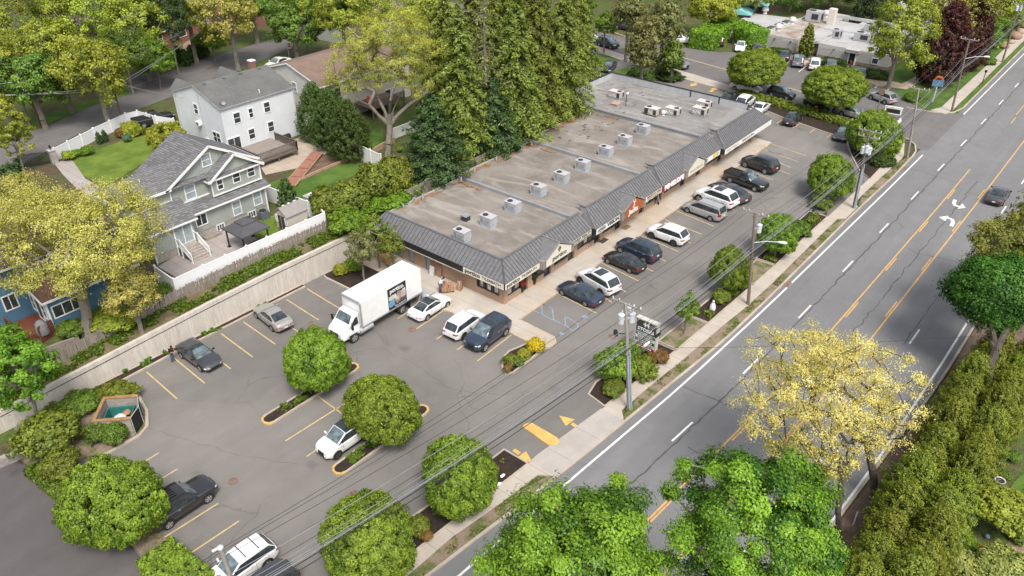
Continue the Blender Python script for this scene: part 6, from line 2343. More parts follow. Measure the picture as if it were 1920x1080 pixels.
for i in range(4):
 a,b = pl[i],pl[i + 1]
 d = (b - a)
 mb.bar(a + Vector((0,0,0.30 - 0.05 * i)),b - d * 0.06 + Vector((0,0,0.30 - 0.05 * i)),1.35,0.12)
mb.build('boards',M('red_boards',(0.33,0.155,0.11),0.85,0.15,2,fine=7),t)
mb = MB()
for s_ in (1,-1):
 d = (pl[-1] - pl[0]).normalized()
 n = Vector((-d.y,d.x,0)) * 0.72 * s_
 mb.bar(pl[0] + n + Vector((0,0,0.34)),pl[-1] + n + Vector((0,0,0.2)),0.09,0.14)
mb.build('edge_board',M('tan_timber',(0.36,0.26,0.17),0.9,0.2,2),t)
mb = MB()
mb.ribbon([P(*q,3.25)[:2] for q in [(562,340),(590,326),(640,305),(660,296)]],0.16,3.0,3.55)
o = mb.build('timber_edging',M('tan_timber',(0.36,0.26,0.17),0.9,0.2,2))
tag(o,'tan timber edging between the soil bed and the small lawn','edging')
mb = MB()
mb.ribbon([P(*q,3.25)[:2] for q in [(695,290),(722,275),(740,266)]],0.2,3.0,3.9)
o = mb.build('timber_edging',M('tan_timber',(0.36,0.26,0.17),0.9,0.2,2))
tag(o,'low timber retaining edge beside the big oak trunk','edging')
SID_B = m_siding('cream_siding',(0.62,0.60,0.55),0.2,0.1)
RFB = M('brown_roof',(0.205,0.145,0.115),0.95,0.14,0.6,fine=7)
bh = House('beige_house','cream sided house with brown roof behind the large sparse oak',(70,92,3.2))
mb = MB()
mb.box(62.8,79,84.5,97.5,2.8,8.6)
mb.add([(62.8,84.5,8.6),(62.8,97.5,8.6),(62.8,91,10.5)],[(0,1,2)])
mb.add([(79,84.5,8.6),(79,97.5,8.6),(79,91,10.5)],[(0,1,2)])
bh.part(mb,'wall',SID_B)
gable_roof_x(bh,62.8,79,84.5,97.5,8.6,10.5,RFB,ov=0.25)
bh.win('x',62.8,90.3,7.4,0.9,1.2,PANE_L,1)
for u,z in ((65.5,7.2),(68.5,7.2),(73,7.2),(76.5,7.2),(66.0,4.6),(74.5,4.6)):
 bh.win('y',84.5,u,z,1.0,1.2,PANE,1)
mb = MB()
mb.box(68.0,74.0,80.5,84.4,4.9,5.05)
for x in (68.1,71,73.9):
 mb.box(x - 0.08,x + 0.08,80.5,80.66,3.0,4.9)
bh.part(mb,'porch_deck',WOODD)
rail(bh,(68.0,80.5),(74.0,80.5),5.05)
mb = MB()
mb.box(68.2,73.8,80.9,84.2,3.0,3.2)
bh.part(mb,'under_deck_shade',TRIM)  # black slab stands in for the shade beneath the porch deck
t = thing('deck_chair','orange red deck chair on the porch of the beige house','chair',(68.9,81.6,5.05),0.4)
mb = MB()
mb.box(-0.3,0.3,-0.3,0.3,0.4,0.46)
mb.build('seat',M('orange_red',(0.6,0.07,0.03),0.6),t)
mb = MB()
mb.add([(-0.3,0.3,0.42),(0.3,0.3,0.42),(0.3,0.55,1.25),(-0.3,0.55,1.25),(-0.3,0.35,0.42),(0.3,0.35,0.42),(0.3,0.6,1.25),(-0.3,0.6,1.25)],[(0,1,2,3),(7,6,5,4),(2,6,7,3),(0,3,7,4),(1,5,6,2)])
mb.build('backrest',M('orange_red',(0.6,0.07,0.03),0.6),t)
for x in (-0.27,0.27):
 for y in (-0.27,0.27):
  mb = MB()
  mb.box(x - 0.03,x + 0.03,y - 0.03,y + 0.03,0,0.4)
  mb.build('leg',M('orange_red',(0.6,0.07,0.03),0.6),t)
SID_BL = m_siding('blue_siding',(0.085,0.19,0.29),0.19,0.12)
RFD = M('dark_brown_roof',(0.085,0.065,0.058),0.95,0.2,0.7,fine=7)
RFR = M('red_brown_roof',(0.15,0.085,0.065),0.95,0.2,0.7,fine=7)
zb_ = 2.9
pA = P(5,585,3.0)
bl = House('blue_house','blue sided house with white window frames half hidden by the left yellow tree',(12,70,zb_))
z1 = lambda x,y: (x / 4.154,400 + y / 4.154)
mb = MB()
mb.box(0.5,25.5,67.7,78.7,zb_ - 0.3,8.6)
mb.box(17.2,25.0,64.2,67.7,zb_ - 0.3,6.25)
mb.add([(25.5,67.7,8.6),(25.5,78.7,8.6),(25.5,73.2,10.4)],[(0,1,2)])
bl.part(mb,'wall',SID_BL)
gable_roof_x(bl,0.5,25.5,67.7,78.7,8.6,10.4,RFD,ov=0.3)
mb = MB()
pent(mb,16.9,25.3,63.85,67.72,6.2,7.05)
lr = bl.part(mb,'lower_roof',RFR)
mb = MB()
mb.bar((16.85,63.81,6.25),(25.35,63.81,6.25),0.1,0.18)
mb.bar((16.86,63.85,6.28),(16.86,67.7,7.12),0.1,0.18)
mb.bar((17.2,64.15,zb_),(17.2,64.15,6.2),0.16,0.16,up=(0,1,0))
mb.build('trim_board',WTRIM,lr)
bl.win('y',64.2,18.75,4.95,2.3,1.05,PANE,0,2)
bl.win('y',64.2,24.4,5.1,0.7,0.8,PANE_L,1)
bl.win('x',17.2,66.0,4.75,0.9,1.9,PANE,0,0,'door')
bl.win('x',17.2,67.0,5.0,0.6,1.4,PANE,1)
bl.win('x',17.2,65.0,5.0,0.6,1.4,PANE,1)
bl.win('y',67.7,15.75,5.5,0.95,1.25,PANE,0,1)
bl.win('y',67.7,18.1,7.95,1.1,0.6,PANE,0,0)
bl.win('y',67.7,8.0,7.2,1.2,1.2,PANE,1)
REDW = M('red_stained_wood',(0.16,0.05,0.03),0.8,0.2,2,fine=6)
bd = House('porch_landing','red stained wooden porch landing with rails at the blue house door',(16,65.5,zb_),'porch')
mb = MB()
mb.box(14.8,17.15,64.4,67.6,zb_,zb_ + 0.75)
bd.part(mb,'floor',REDW)
for a,b in (((14.8,67.4),(14.8,64.4)),((17.1,63.9),(15.9,63.6))):
 mb = MB()
 mb.bar((*a,zb_ + 1.7),(*b,zb_ + 1.7),0.1,0.08)
 for k in range(8):
  x,y = a[0] + (b[0] - a[0]) * k / 7,a[1] + (b[1] - a[1]) * k / 7
  mb.box(x - 0.05,x + 0.05,y - 0.05,y + 0.05,zb_,zb_ + 1.68)
 bd.part(mb,'railing',REDW)
t = thing('covered_grill','grey covered grill next to the red stained porch','grill',(16.3,64.0,zb_ + 0.76))
mb = MB()
mb.lathe([(0.5,0),(0.52,0.5),(0.45,0.95),(0.25,1.2),(0,1.25)],n=12)
mb.build('cover',M('grey_cover',(0.17,0.175,0.18),0.8,0.3,3),t,True)
mb = MB()
mb.box(-0.53,0.53,-0.05,0.05,0.86,0.92)
mb.build('strap',TRIM,t)
def vinyl_fence(label,pts,h=1.75,post=2.4,z=None,mat=VINYL,group='white vinyl yard fences',cap=True):
 p0 = pts[0]
 zz0 = hgt(p0[0],p0[1]) if z is None else z
 t = thing('vinyl_fence',label,'fence',(p0[0],p0[1],zz0),0,group)
 o = Vector(t.location)
 mb,posts = MB(),[]
 for a,b in zip(pts,pts[1:]):
  a,b = Vector((*a,0)),Vector((*b,0))
  n = max(1,round((b - a).length / post))
  for k in range(n):
   q0,q1 = a + (b - a) * k / n,a + (b - a) * (k + 1) / n
   za = (hgt(q0.x,q0.y) if z is None else z)
   zc = (hgt(q1.x,q1.y) if z is None else z)
   d = (q1 - q0).normalized()
   nn = Vector((-d.y,d.x,0)) * 0.04
   c8 = []
   for s in (-1,1):
    for q,w in ((q0,za - 0.2),(q1,zc - 0.2),(q1,zc + h),(q0,za + h)):
     c8.append(Vector((q.x,q.y,w)) + nn * s - o)
   mb.add(c8,[(0,1,2,3),(7,6,5,4),(3,2,6,7)])
   mb.bar(Vector((q0.x,q0.y,za + h)) - o,Vector((q1.x,q1.y,zc + h)) - o,0.12,0.09)
   posts.append((q0,za))
  if b == Vector((*pts[-1],0)):
   posts.append((b,hgt(b.x,b.y) if z is None else z))
 mb.build('panel',mat,t)
 for q,w in posts:
  mb = MB()
  mb.box(-0.08,0.08,-0.08,0.08,-0.25,h + 0.12)
  if cap:
   mb.add([(-0.1,-0.1,h + 0.12),(0.1,-0.1,h + 0.12),(0.1,0.1,h + 0.12),(-0.1,0.1,h + 0.12),(0,0,h + 0.24)],[(0,1,4),(1,2,4),(2,3,4),(3,0,4)])
  mb.build('post',mat,t,loc=Vector((q.x,q.y,w)) - o)
 return t
vinyl_fence('long white vinyl fence above the retaining wall behind the grey house',[(26.9,64.6),(27.0,61.7),(30,61.65),(43.9,61.3),(44.4,62.6)])
vinyl_fence('white vinyl fence between the grey house yard and the small lawn',[(44.4,62.6),(44.2,66.5),(43.6,74.0)])
vinyl_fence('white vinyl fence along the rear street lawn with a yellow shrub',[P(*q,3.25)[:2] for q in [(108,300),(180,262),(240,233),(262,228),(296,238),(330,243)]],1.5)
vinyl_fence('short white vinyl fence at the foot of the big sparse oak',[P(*q,3.25)[:2] for q in [(678,300),(716,318)]],1.9)
vinyl_fence('white vinyl fence with grey base beside the beige house porch',[P(*q,3.25)[:2] for q in [(733,262),(770,248),(800,240)]],1.4)
vinyl_fence('white vinyl side fence between the white and beige houses',[P(*q,3.25)[:2] for q in [(560,232),(590,240)]],1.5)
PICK = M('weathered_pickets',(0.27,0.232,0.195),0.95,0.25,1.2,stretch=(5,5,0.6),fine=9)
def picket_fence(name,label,pts,h,z=None,jit=0.12,sp=0.13,mat=PICK,lean=0.05):
 p0 = pts[0]
 t = thing(name,label,'fence',(p0[0],p0[1],hgt(*p0) if z is None else z))
 o = Vector(t.location)
 mb = MB()
 for a,b in zip(pts,pts[1:]):
  a,b = Vector((*a,0)),Vector((*b,0))
  n = int((b - a).length / sp)
  d = (b - a).normalized()
  for k in range(n):
   q = a + (b - a) * k / n
   zz_ = (hgt(q.x,q.y) if z is None else z) - 0.1
   hh = h + random.gauss(0,jit)
   lx = random.gauss(0,lean)
   mb.bar(Vector((q.x,q.y,zz_)) - o,Vector((q.x,q.y,zz_ + hh)) + d * lx + Vector((random.gauss(0,lean),random.gauss(0,lean),0)) - o,sp * 0.86,0.025,up=(-d.y,d.x,0))
 mb.build('pickets',mat,t)
 mb = MB()
 for a,b in zip(pts,pts[1:]):
  a,b = Vector((*a,0)),Vector((*b,0))
  n = max(1,int((b - a).length / 3))
  for k in range(n):
   q,r = a + (b - a) * k / n,a + (b - a) * (k + 1) / n
   for hz in (0.4,h - 0.4):
    mb.bar(Vector((q.x,q.y + 0.05,(hgt(q.x,q.y) if z is None else z) + hz)) - o,Vector((r.x,r.y + 0.05,(hgt(r.x,r.y) if z is None else z) + hz)) - o,0.05,0.09)
 mb.build('rail',WOODD,t)
 return t
picket_fence('picket_fence','weathered wooden picket fence leaning along the top of the retaining wall',[(9.5,60.6),(14,60.55),(20,60.75),(27,60.9),(36,60.75),(46,60.55)],1.4,jit=0.07,sp=0.12,lean=0.022)
t = picket_fence('board_fence','old grey board fence running along the rear edge of the mall roof',[(53.5,58.9),(66,59.0),(72,59.3),(87.5,60.2)],1.75,z=3.1,jit=0.03,sp=0.17,lean=0.012)
t = picket_fence('board_fence','reddish board gate panel behind the far corner of the lower roofs',[P(*q,3.0)[:2] for q in [(1064,232),(1092,216)]],2.3,z=2.4,jit=0.01,sp=0.18,mat=M('reddish_boards',(0.33,0.12,0.06),0.85,0.2,2),lean=0.005)
mb = MB()
mb.ribbon([(10.5,62.6),(14.5,62.3),(18.0,61.6)],0.2,2.5,3.5)
o = mb.build('low_timber_wall',WOOD)
tag(o,'low weathered timber wall at the foot of the left yellow tree','wall')
sh = House('garden_shed','small beige resin garden shed with dark double door inside the white fence',(42.0,64.3,3.25),'shed')
SHD = M('beige_resin',(0.47,0.43,0.38),0.6,0.06,1.5)
mb = MB()
mb.box(40.7,43.2,63.3,65.3,3.2,5.0)
mb.add([(40.7,63.3,5.0),(40.7,65.3,5.0),(40.7,64.3,5.7)],[(0,1,2)])
mb.add([(43.2,63.3,5.0),(43.2,65.3,5.0),(43.2,64.3,5.7)],[(0,1,2)])
sh.part(mb,'wall',SHD)
gable_roof_x(sh,40.7,43.2,63.3,65.3,5.0,5.7,M('shed_roof',(0.24,0.225,0.21),0.8,0.1,2),ov=0.15,th=0.08,trim=None)
mb = MB()
mb.box(40.66,40.7,63.75,64.85,3.25,4.8)
d_ = sh.part(mb,'door',M('dark_shed_door',(0.06,0.055,0.05),0.7))
mb = MB()
mb.box(40.64,40.66,64.28,64.32,3.3,4.75)
mb.build('handle',SHD,d_)
for y in (63.5,65.05):
 sh.win('x',40.7,y,4.35,0.2,0.6,PANE,2)
for k in range(3):
 mb = MB()
 mb.box(41.2 + 0.7 * k,41.45 + 0.7 * k,64.42,64.62,5.6,5.72)
 sh.part(mb,'skylight',WTRIM)
t = thing('garden_shed','white roofed shed partly hidden by the shrubs on the small lawn','shed',P(598,395,3.25))
mb = MB()
mb.box(-1.0,1.0,-1.0,1.0,-0.1,1.9)
mb.build('wall',M('pinkish_wall',(0.5,0.46,0.43),0.8),t)
mb = MB()
mb.add([(-1.1,-1.1,1.85),(1.1,-1.1,1.85),(1.1,1.1,1.85),(-1.1,1.1,1.85),(-1.1,0,2.4),(1.1,0,2.4)],[(0,1,5,4),(3,4,5,2),(0,4,3),(1,2,5)])
mb.build('roof',VINYL,t)
gz = thing('gazebo','square gazebo with two tier charcoal fabric roof on the patio','gazebo',(36.4,64.0,3.22))
GZM = M('charcoal_fabric',(0.075,0.075,0.082),0.85,0.1,1.2)
hw = 1.65
mb = MB()
for (rr_,z0),(r1_,z1_) in (((hw,2.15),(0.55,2.85)),((0.75,2.85),(0.0,3.2))):
 c0 = [(-rr_,-rr_,z0),(rr_,-rr_,z0),(rr_,rr_,z0),(-rr_,rr_,z0)]
 c1 = [(-r1_,-r1_,z1_),(r1_,-r1_,z1_),(r1_,r1_,z1_),(-r1_,r1_,z1_)]
 for k in range(4):
  mb.quad(c0[k],c0[(k + 1) % 4],c1[(k + 1) % 4],c1[k])
  mb.quad((c0[k][0],c0[k][1],z0 - 0.14),(c0[(k + 1) % 4][0],c0[(k + 1) % 4][1],z0 - 0.14),c0[(k + 1) % 4],c0[k])
mb.build('canopy',GZM,gz)
for sx in (-1,1):
 for sy in (-1,1):
  mb = MB()
  mb.box(sx * 1.4 - 0.06,sx * 1.4 + 0.06,sy * 1.4 - 0.06,sy * 1.4 + 0.06,0,2.05)
  mb.box(sx * 1.4 - 0.16,sx * 1.4 + 0.16,sy * 1.4 - 0.16,sy * 1.4 + 0.16,0,0.12)
  mb.build('post',TRIM,gz)
t = thing('condenser','grey outdoor air conditioner condenser at the corner of the grey house','air conditioner',(40.9,67.9,3.22))
mb = MB()
mb.box(-0.45,0.45,-0.45,0.45,0,0.95)
mb.build('housing',M('slate_condenser',(0.11,0.125,0.14),0.6,0.1,2),t)
mb = MB()
fan_mesh(mb,0,0,0.96,0.36)
mb.build('fan',TRIM,t)
t = thing('patio_storage','dark patio storage bench by the cellar windows of the grey house','bench',(38.6,68.0,3.22))
mb = MB()
mb.box(-0.9,0.9,-0.4,0.4,0,0.7)
mb.build('box',M('dark_wicker',(0.05,0.04,0.035),0.8,0.2,6),t)
mb = MB()
mb.box(-0.93,0.93,-0.43,0.43,0.701,0.76)
mb.build('lid',TRIM,t)
pg = [P(*q,3.25) for q in [(103,305),(30,318)]]
t = thing('driveway_gate','black arched metal driveway gate at the rear street','gate',pg[0])
mb = MB()
d = pg[1] - pg[0]
n = 34
for k in range(n + 1):
 u = k / n
 p = d * u
 v = abs(2 * ((u * 2) % 1.0) - 1)
 hh = 1.25 + 0.35 * (1 - (2 * u - 1) ** 2)
 mb.bar(p,p + Vector((0,0,hh)),0.04,0.04,up=(1,0,0))
 if k:
  mb.bar(pr,p + Vector((0,0,hh)),0.05,0.05)
  mb.bar(pq,p + Vector((0,0,0.25)),0.05,0.05)
 pr,pq = p + Vector((0,0,hh)),p + Vector((0,0,0.25))
mb.build('bars',TRIM,t)
for k,(lb,q) in enumerate((('stone gate pier with lantern at the end of the white street fence',pg[0]),('stone gate pier at the far end of the black gate',pg[1]))):
 t = thing('gate_pier',lb,'gate pier',q)
 mb = MB()
 mb.box(-0.35,0.35,-0.35,0.35,-0.2,1.6)
 mb.build('pier',M('rubble_stone',(0.30,0.27,0.25),0.95,0.35,4.5,bump=0.6),t)
 mb = MB()
 mb.box(-0.42,0.42,-0.42,0.42,1.601,1.7)
 mb.build('cap',M('stone_cap',(0.4,0.37,0.34),0.9),t)
 mb = MB()
 mb.lathe([(0.06,1.7),(0.05,1.85),(0.12,1.95),(0.14,2.2),(0.0,2.35)],n=8)
 mb.build('lantern',TRIM,t)
rs = House('restaurant','low grey sided restaurant with white flat roof, stone base and black door',(155,48,0),'restaurant')
SID_R = m_siding('greige_siding',(0.40,0.39,0.36),0.5,0.1)
RWH = m_deck('pale_membrane_roof',(0.43,0.43,0.425),(0.35,0.34,0.325),(0.50,0.50,0.49))
RST = m_deck('stained_membrane_roof',(0.40,0.37,0.34),(0.26,0.19,0.145),(0.45,0.43,0.41))
STN = M('rubble_stone_wall',(0.20,0.165,0.135),0.95,0.45,3.0,bump=0.6)
ZR = 2.3
A0,A1 = P(1432,98),P(1488,101)
B0_,B1_ = P(1532,108),P(1662,136)
ang = math.atan2((A1 - B1_).y,(A1 - B1_).x)
F0 = Vector((148.6,59.3,0))
F1 = Vector((148.3,53.1,0))
F2 = Vector((148.4,48.8,0))
F3 = Vector((148.1,36.0,0))
mb = MB()
mb.prism([(F0.x,F0.y),(F1.x,F1.y),(F1.x + 26,F1.y - 1),(F0.x + 26,F0.y - 1)],0,ZR)
mb.prism([(F2.x,F2.y),(F3.x,F3.y),(F3.x + 22,F3.y - 1),(F2.x + 22,F2.y - 0.5)],0.5,ZR)
rs.part(mb,'wall',SID_R)
mb = MB()
mb.prism([(F2.x - 0.08,F2.y),(F3.x - 0.08,F3.y - 0.08),(F3.x + 22,F3.y - 1.1),(F2.x + 22,F2.y - 0.6)],0,0.6)
mb.prism([(F1.x + 2.0,F1.y - 0.0),(F2.x + 2.0,F2.y + 0.0),(F2.x + 20,F2.y - 0.4),(F1.x + 20,F1.y - 1.0)],0,1.5)
rs.part(mb,'stone_wall',STN)
mb = MB()
mb.prism([(F1.x + 1.9,F1.y),(F2.x + 1.9,F2.y + 0.02),(F2.x + 20,F2.y - 0.4),(F1.x + 20,F1.y - 1.0)],1.5,ZR - 0.15)
rs.part(mb,'wall',SID_R)
mb = MB()
for k in range(3):
 y = F1.y - 0.6 - k * 1.15
 mb.box(F1.x + 1.78,F1.x + 1.88,y - 0.9,y,1.45,1.95)
rs.part(mb,'window',PANE)
mb = MB()
mb.prism([(F0.x + 0.6,F0.y - 0.5),(F1.x + 0.6,F1.y + 0.4),(F1.x + 25,F1.y - 0.6),(F0.x + 25,F0.y - 1.5)],ZR - 0.3,ZR + 0.02)
rs.part(mb,'roof',RST)
mb = MB()
mb.prism([(F0.x + 0.4,F0.y + 0.1),(F0.x - 2,F0.y + 9.5),(F0.x + 15,F0.y + 9),(F0.x + 16.5,F0.y - 0.5)],ZR - 1.2,ZR - 0.05)
mb.prism([(F2.x + 0.5,F2.y - 0.3),(F3.x + 0.5,F3.y + 0.4),(F3.x + 21.6,F3.y - 0.6),(F2.x + 21.6,F2.y - 0.7)],ZR - 0.3,ZR + 0.03)
mb.prism([(F1.x + 2.2,F1.y + 0.2),(F2.x + 2.2,F2.y - 0.2),(F2.x + 20,F2.y - 0.7),(F1.x + 20,F1.y - 0.8)],ZR - 0.3,ZR + 0.01)
rs.part(mb,'roof',RWH)
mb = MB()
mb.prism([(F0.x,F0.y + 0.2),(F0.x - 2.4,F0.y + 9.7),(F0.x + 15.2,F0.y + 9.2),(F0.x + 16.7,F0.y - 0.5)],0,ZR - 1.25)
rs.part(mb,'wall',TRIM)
PAR = M('pale_parapet',(0.47,0.45,0.42),0.7,0.1,1)
mb = MB()
mb.ribbon([(F0.x + 24,F0.y - 0.9),(F0.x + 0.1,F0.y - 0.1),(F1.x + 0.1,F1.y + 0.1),(F1.x + 2.1,F1.y + 0.05)],0.3,ZR - 0.45,ZR + 0.32)
mb.ribbon([(F2.x + 8.1,F2.y - 0.05),(F2.x + 0.1,F2.y - 0.1),(F3.x + 0.1,F3.y + 0.1),(F3.x + 21,F3.y - 0.8)],0.3,ZR - 0.45,ZR + 0.32)
rs.part(mb,'parapet',PAR)
mb = MB()
mb.ribbon([(170.5,57.5),(171.0,35)],0.3,ZR,ZR + 0.6)
mb.ribbon([(160,53),(160.5,36)],0.25,ZR,ZR + 0.3)
rs.part(mb,'parapet',M('pale_roof_edge',(0.48,0.48,0.48),0.7))
yd = 42.3
mb = MB()
mb.box(147.98,148.2,yd - 0.5,yd + 0.5,0.05,1.95)
d_ = rs.part(mb,'door',TRIM)
mb = MB()
mb.box(147.9,148.2,yd - 0.7,yd - 0.51,0,2.1)
mb.box(147.9,148.2,yd + 0.51,yd + 0.7,0,2.1)
mb.box(147.9,148.2,yd - 0.51,yd + 0.51,1.97,2.1)
mb.build('frame',WTRIM,d_)
mb = MB()
mb.box(147.2,148.3,yd - 1.1,yd + 1.1,2.2,2.62)
mb.box(147.1,148.4,yd - 1.2,yd + 1.2,2.62,2.75)
rs.part(mb,'door_canopy',PAR)
rs.win('x',148.05,38.3,1.3,1.0,0.9,PANE,0)
for y in (57.2,54,45.8,43.6,37.6):
 mb = MB()
 xx = 148.3 if y > 50 else 148.05
 mb.box(xx - 0.35,xx + 0.1,y - 0.12,y + 0.12,1.95,2.06)
 rs.part(mb,'wall_lamp',TRIM)
mb = MB()
mb.box(164.0,165.3,52.0,53.3,ZR,ZR + 3.0)
rs.part(mb,'chimney',M('cream_chimney',(0.62,0.56,0.50),0.8))
for k in range(4):
 mb = MB()
 x,y = 151.5 + k * 3.2,61.0 - k * 0.2
 mb.box(x - 0.9,x + 0.9,y - 0.5,y + 0.5,ZR - 0.05,ZR + 0.15)
 rs.part(mb,'skylight',M('bronze_skylight',(0.10,0.09,0.085),0.4))
def roof_unit(label,loc,sx,sy,sz,m=None):
 t = thing('rooftop_unit',label,'air conditioner',loc,0.05,'equipment on the restaurant roof')
 mb = MB()
 mb.box(-sx / 2,sx / 2,-sy / 2,sy / 2,0.1,sz)
 mb.build('housing',m or ACM,t)
 mb = MB()
 mb.box(-sx / 2 - 0.01,-sx / 2 - 0.002,-sy * 0.35,sy * 0.1,sz * 0.25,sz * 0.8)
 mb.box(-sx * 0.3,sx * 0.3,-sy / 2 - 0.012,-sy / 2 - 0.002,sz * 0.2,sz * 0.8)
 mb.each('grille',DKG,t)
 mb = MB()
 fan_mesh(mb,0,sy * 0.2,sz,min(sx,sy) * 0.32)
 mb.build('fan',DKG,t)
 return t
for lb,q,s_ in (('large pale rooftop unit left of the cream chimney',(1526,39),(2.4,3.0,2.0)),('grey rooftop unit at the front of the restaurant roof',(1617,76),(2.0,3.0,1.5)),
 ('pale square exhaust box on the front roof edge of the restaurant',(1568,71),(1.5,1.5,1.6)),('pale unit on the far right part of the restaurant roof',(1633,58),(2.0,2.4,1.3))):
 p = P(*q,ZR)
 roof_unit(lb,(p.x,p.y,ZR),*s_)
for lb,q in (('white roof fan at the far left end of the restaurant roof',(1434,26)),('white mushroom fan where the white and stained roofs meet',(1485,45)),('white mushroom fan near the front of the stained roof',(1459,58)),('white roof fan right behind the cream chimney',(1548,32))):
 p = P(*q,ZR)
 turbine(lb,(p.x,p.y,ZR),2.3)
mb = MB()
mb.prism([P(*q)[:2] for q in [(1500,112),(1526,118),(1660,150),(1690,158),(1742,132),(1750,140),(1700,168),(1650,162),(1560,136),(1490,118)]],0,0.12)
struct(mb.build('sidewalk',M('pinkish_walk',(0.46,0.36,0.28),0.9,0.12,1)))
p = P(1592,134)
person('person in a red coat standing by the restaurant wall left of the black door',(p.x,p.y,0.12),2.0,0.0,'down',M('red_coat',(0.6,0.02,0.02),0.8),M('dark_trousers',(0.03,0.03,0.03),0.9),s=1.15)
for lb,q in (('turquoise roofed booth nearest the white roof',(1416,20)),('turquoise roofed booth behind the clipped hedge',(1385,36))):
 p = P(q[0],q[1] + 12)
 t = thing('roofed_booth',lb,'shed',(p.x,p.y,0),0.3)
 mb = MB()
 mb.box(-2.2,2.2,-2.2,2.2,0,2.8)
 mb.build('wall',M('dark_booth',(0.08,0.07,0.06),0.9,0.2,1),t)
 mb = MB()
 mb.add([(-2.5,-2.5,2.75),(2.5,-2.5,2.75),(2.5,2.5,2.75),(-2.5,2.5,2.75),(-2.5,0,3.7),(2.5,0,3.7)],[(0,1,5,4),(3,4,5,2),(0,4,3),(1,2,5)])
 mb.build('roof',M('turquoise_roof',(0.20,0.46,0.44),0.6,0.1,1),t)
def far_house(label,base,w,d,ze,za,wall,roof,rz=0.0,wins=(),rx=False):
 b = P(*base,3.2)
 z0 = hgt(b.x,b.y)
 h = House('suburban_house',label,(b.x,b.y,z0))
 h.o = Vector((0,0,0))
 h.t.rotation_euler = (0,0,rz)
 mb = MB()
 mb.box(-w / 2,w / 2,0,d,-0.4,ze)
 if rx:
  for x in (-w / 2,w / 2):
   mb.add([(x,0,ze),(x,d,ze),(x,d / 2,za)],[(0,1,2)])
 else:
  mb.add([(-w / 2,0,ze),(w / 2,0,ze),(0,0,za)],[(0,1,2)])
 h.part(mb,'wall',wall)
 (gable_roof_x if rx else gable_roof_y)(h,-w / 2,w / 2,0,d,ze,za,roof)
 for u,z,ww,hh in wins:
  h.win('y',0,u,z,ww,hh,PANE,1,1 if ww > 1.5 else 0)
 return h
TANS = m_siding('tan_brick_far',(0.36,0.27,0.19),0.1,0.15)
far_house('tan house with dark roof behind the trees at the far left',(80,172),14,9,3.0,5.8,TANS,RFD,0.35,[(-2.5,1.8,1.0,1.5),(0.8,1.8,1.0,1.5),(4,1.8,1.0,1.5)],True)
far_house('pale gabled house half hidden behind the trees of the rear street',(235,118),8,9,4.2,7.0,SID_B,RFD,0.25,[(-2,2,1,1.4)])
t = far_house('house with dark roof and white bay window over red brick',(335,82),13,9,3.0,5.8,m_brick('red_brick',(0.27,0.075,0.055),(0.22,0.06,0.045),(0.3,0.25,0.2)),RFD,0.3,[(0.5,1.8,3.6,1.7),(-4,1.8,1.0,1.4)],True)
far_house('tall pale gabled house behind the bay window house',(410,50),9,9,6.4,9.2,SID_W,RFG,0.3,[(-2,4.8,1,1.4),(2,4.8,1,1.4)])
far_house('brown roofed house at the top edge left of the big oak',(490,48),12,9,3.2,6.0,m_brick('red_brick',(0.27,0.075,0.055),(0.22,0.06,0.045),(0.3,0.25,0.2)),RFB,0.3,[(-3,1.8,1.2,1.4),(2,1.8,1.8,1.4)],True)
far_house('dark roofed house behind the big sparse oak',(705,62),12,9,3.4,6.6,SID_G,RFD,0.3,[(-3,1.8,1.2,1.4),(2,1.8,1.2,1.4)],True)
far_house('white walled house among trees beyond the main road poles',(1800,42),16,10,5.0,6.6,SID_W,RWH,0.6,[(-4,3.2,1.4,1.4),(3,3.2,1.4,1.4)],True)
eq = lambda x,y,z=0.0: P(130 + x / 6.753,700 + y / 6.753,z)
EH = 1.75
c1,c2,c3,c4,c5 = eq(445,320,EH),eq(860,290,EH),eq(310,605,EH),eq(770,575,EH),eq(935,440,0)
enc = thing('dumpster_enclosure','block walled dumpster enclosure with black slatted gates and timber capping','enclosure',(c3.x,c3.y,0))
eo = Vector((c3.x,c3.y,0))
BLK = M('grey_block',(0.33,0.30,0.27),0.95,0.25,1.4,stretch=(1,1,2.5),fine=8)
mb = MB()
path = [(c4.x - eo.x,c4.y - eo.y),(0,0),(c1.x - eo.x,c1.y - eo.y),(c2.x - eo.x,c2.y - eo.y)]
mb.ribbon(path,0.24,0,EH)
mb.build('block_wall',BLK,enc)
mb = MB()
mb.ribbon(path,0.34,EH + 0.002,EH + 0.09)
mb.build('capping',M('rusty_timber_cap',(0.33,0.19,0.09),0.9,0.2,2,fine=7),enc)
g0,g1 = Vector((c4.x - eo.x,c4.y - eo.y,0)),Vector((c2.x - eo.x,c2.y - eo.y,0))
gm = (g0 + g1) / 2 + (g1 - g0).normalized().cross(Vector((0,0,1))) * 0.35
for a,b in ((g0,gm),(gm,g1)):
 d = (b - a).normalized()
 mb = MB()
 mb.bar(a + d * 0.1 + Vector((0,0,0.95)),b - d * 0.06 + Vector((0,0,0.95)),0.04,1.55)
 gt = mb.build('gate',M('black_slats',(0.018,0.018,0.018),0.8,0.3,6),enc)
 mb = MB()
 for p in (a + d * 0.05,b - d * 0.02):
  mb.tube([p + Vector((0,0,0.05)),p + Vector((0,0,1.85))],0.035,6)
 mb.tube([a + d * 0.05 + Vector((0,0,1.8)),b - d * 0.02 + Vector((0,0,1.8))],0.03,6)
 mb.build('frame',M('galvanised_pipe',(0.45,0.43,0.40),0.5),gt)
cc = (c1 + c2 + c3 + c4) / 4
dr = math.atan2(c2.y - c1.y,c2.x - c1.x)
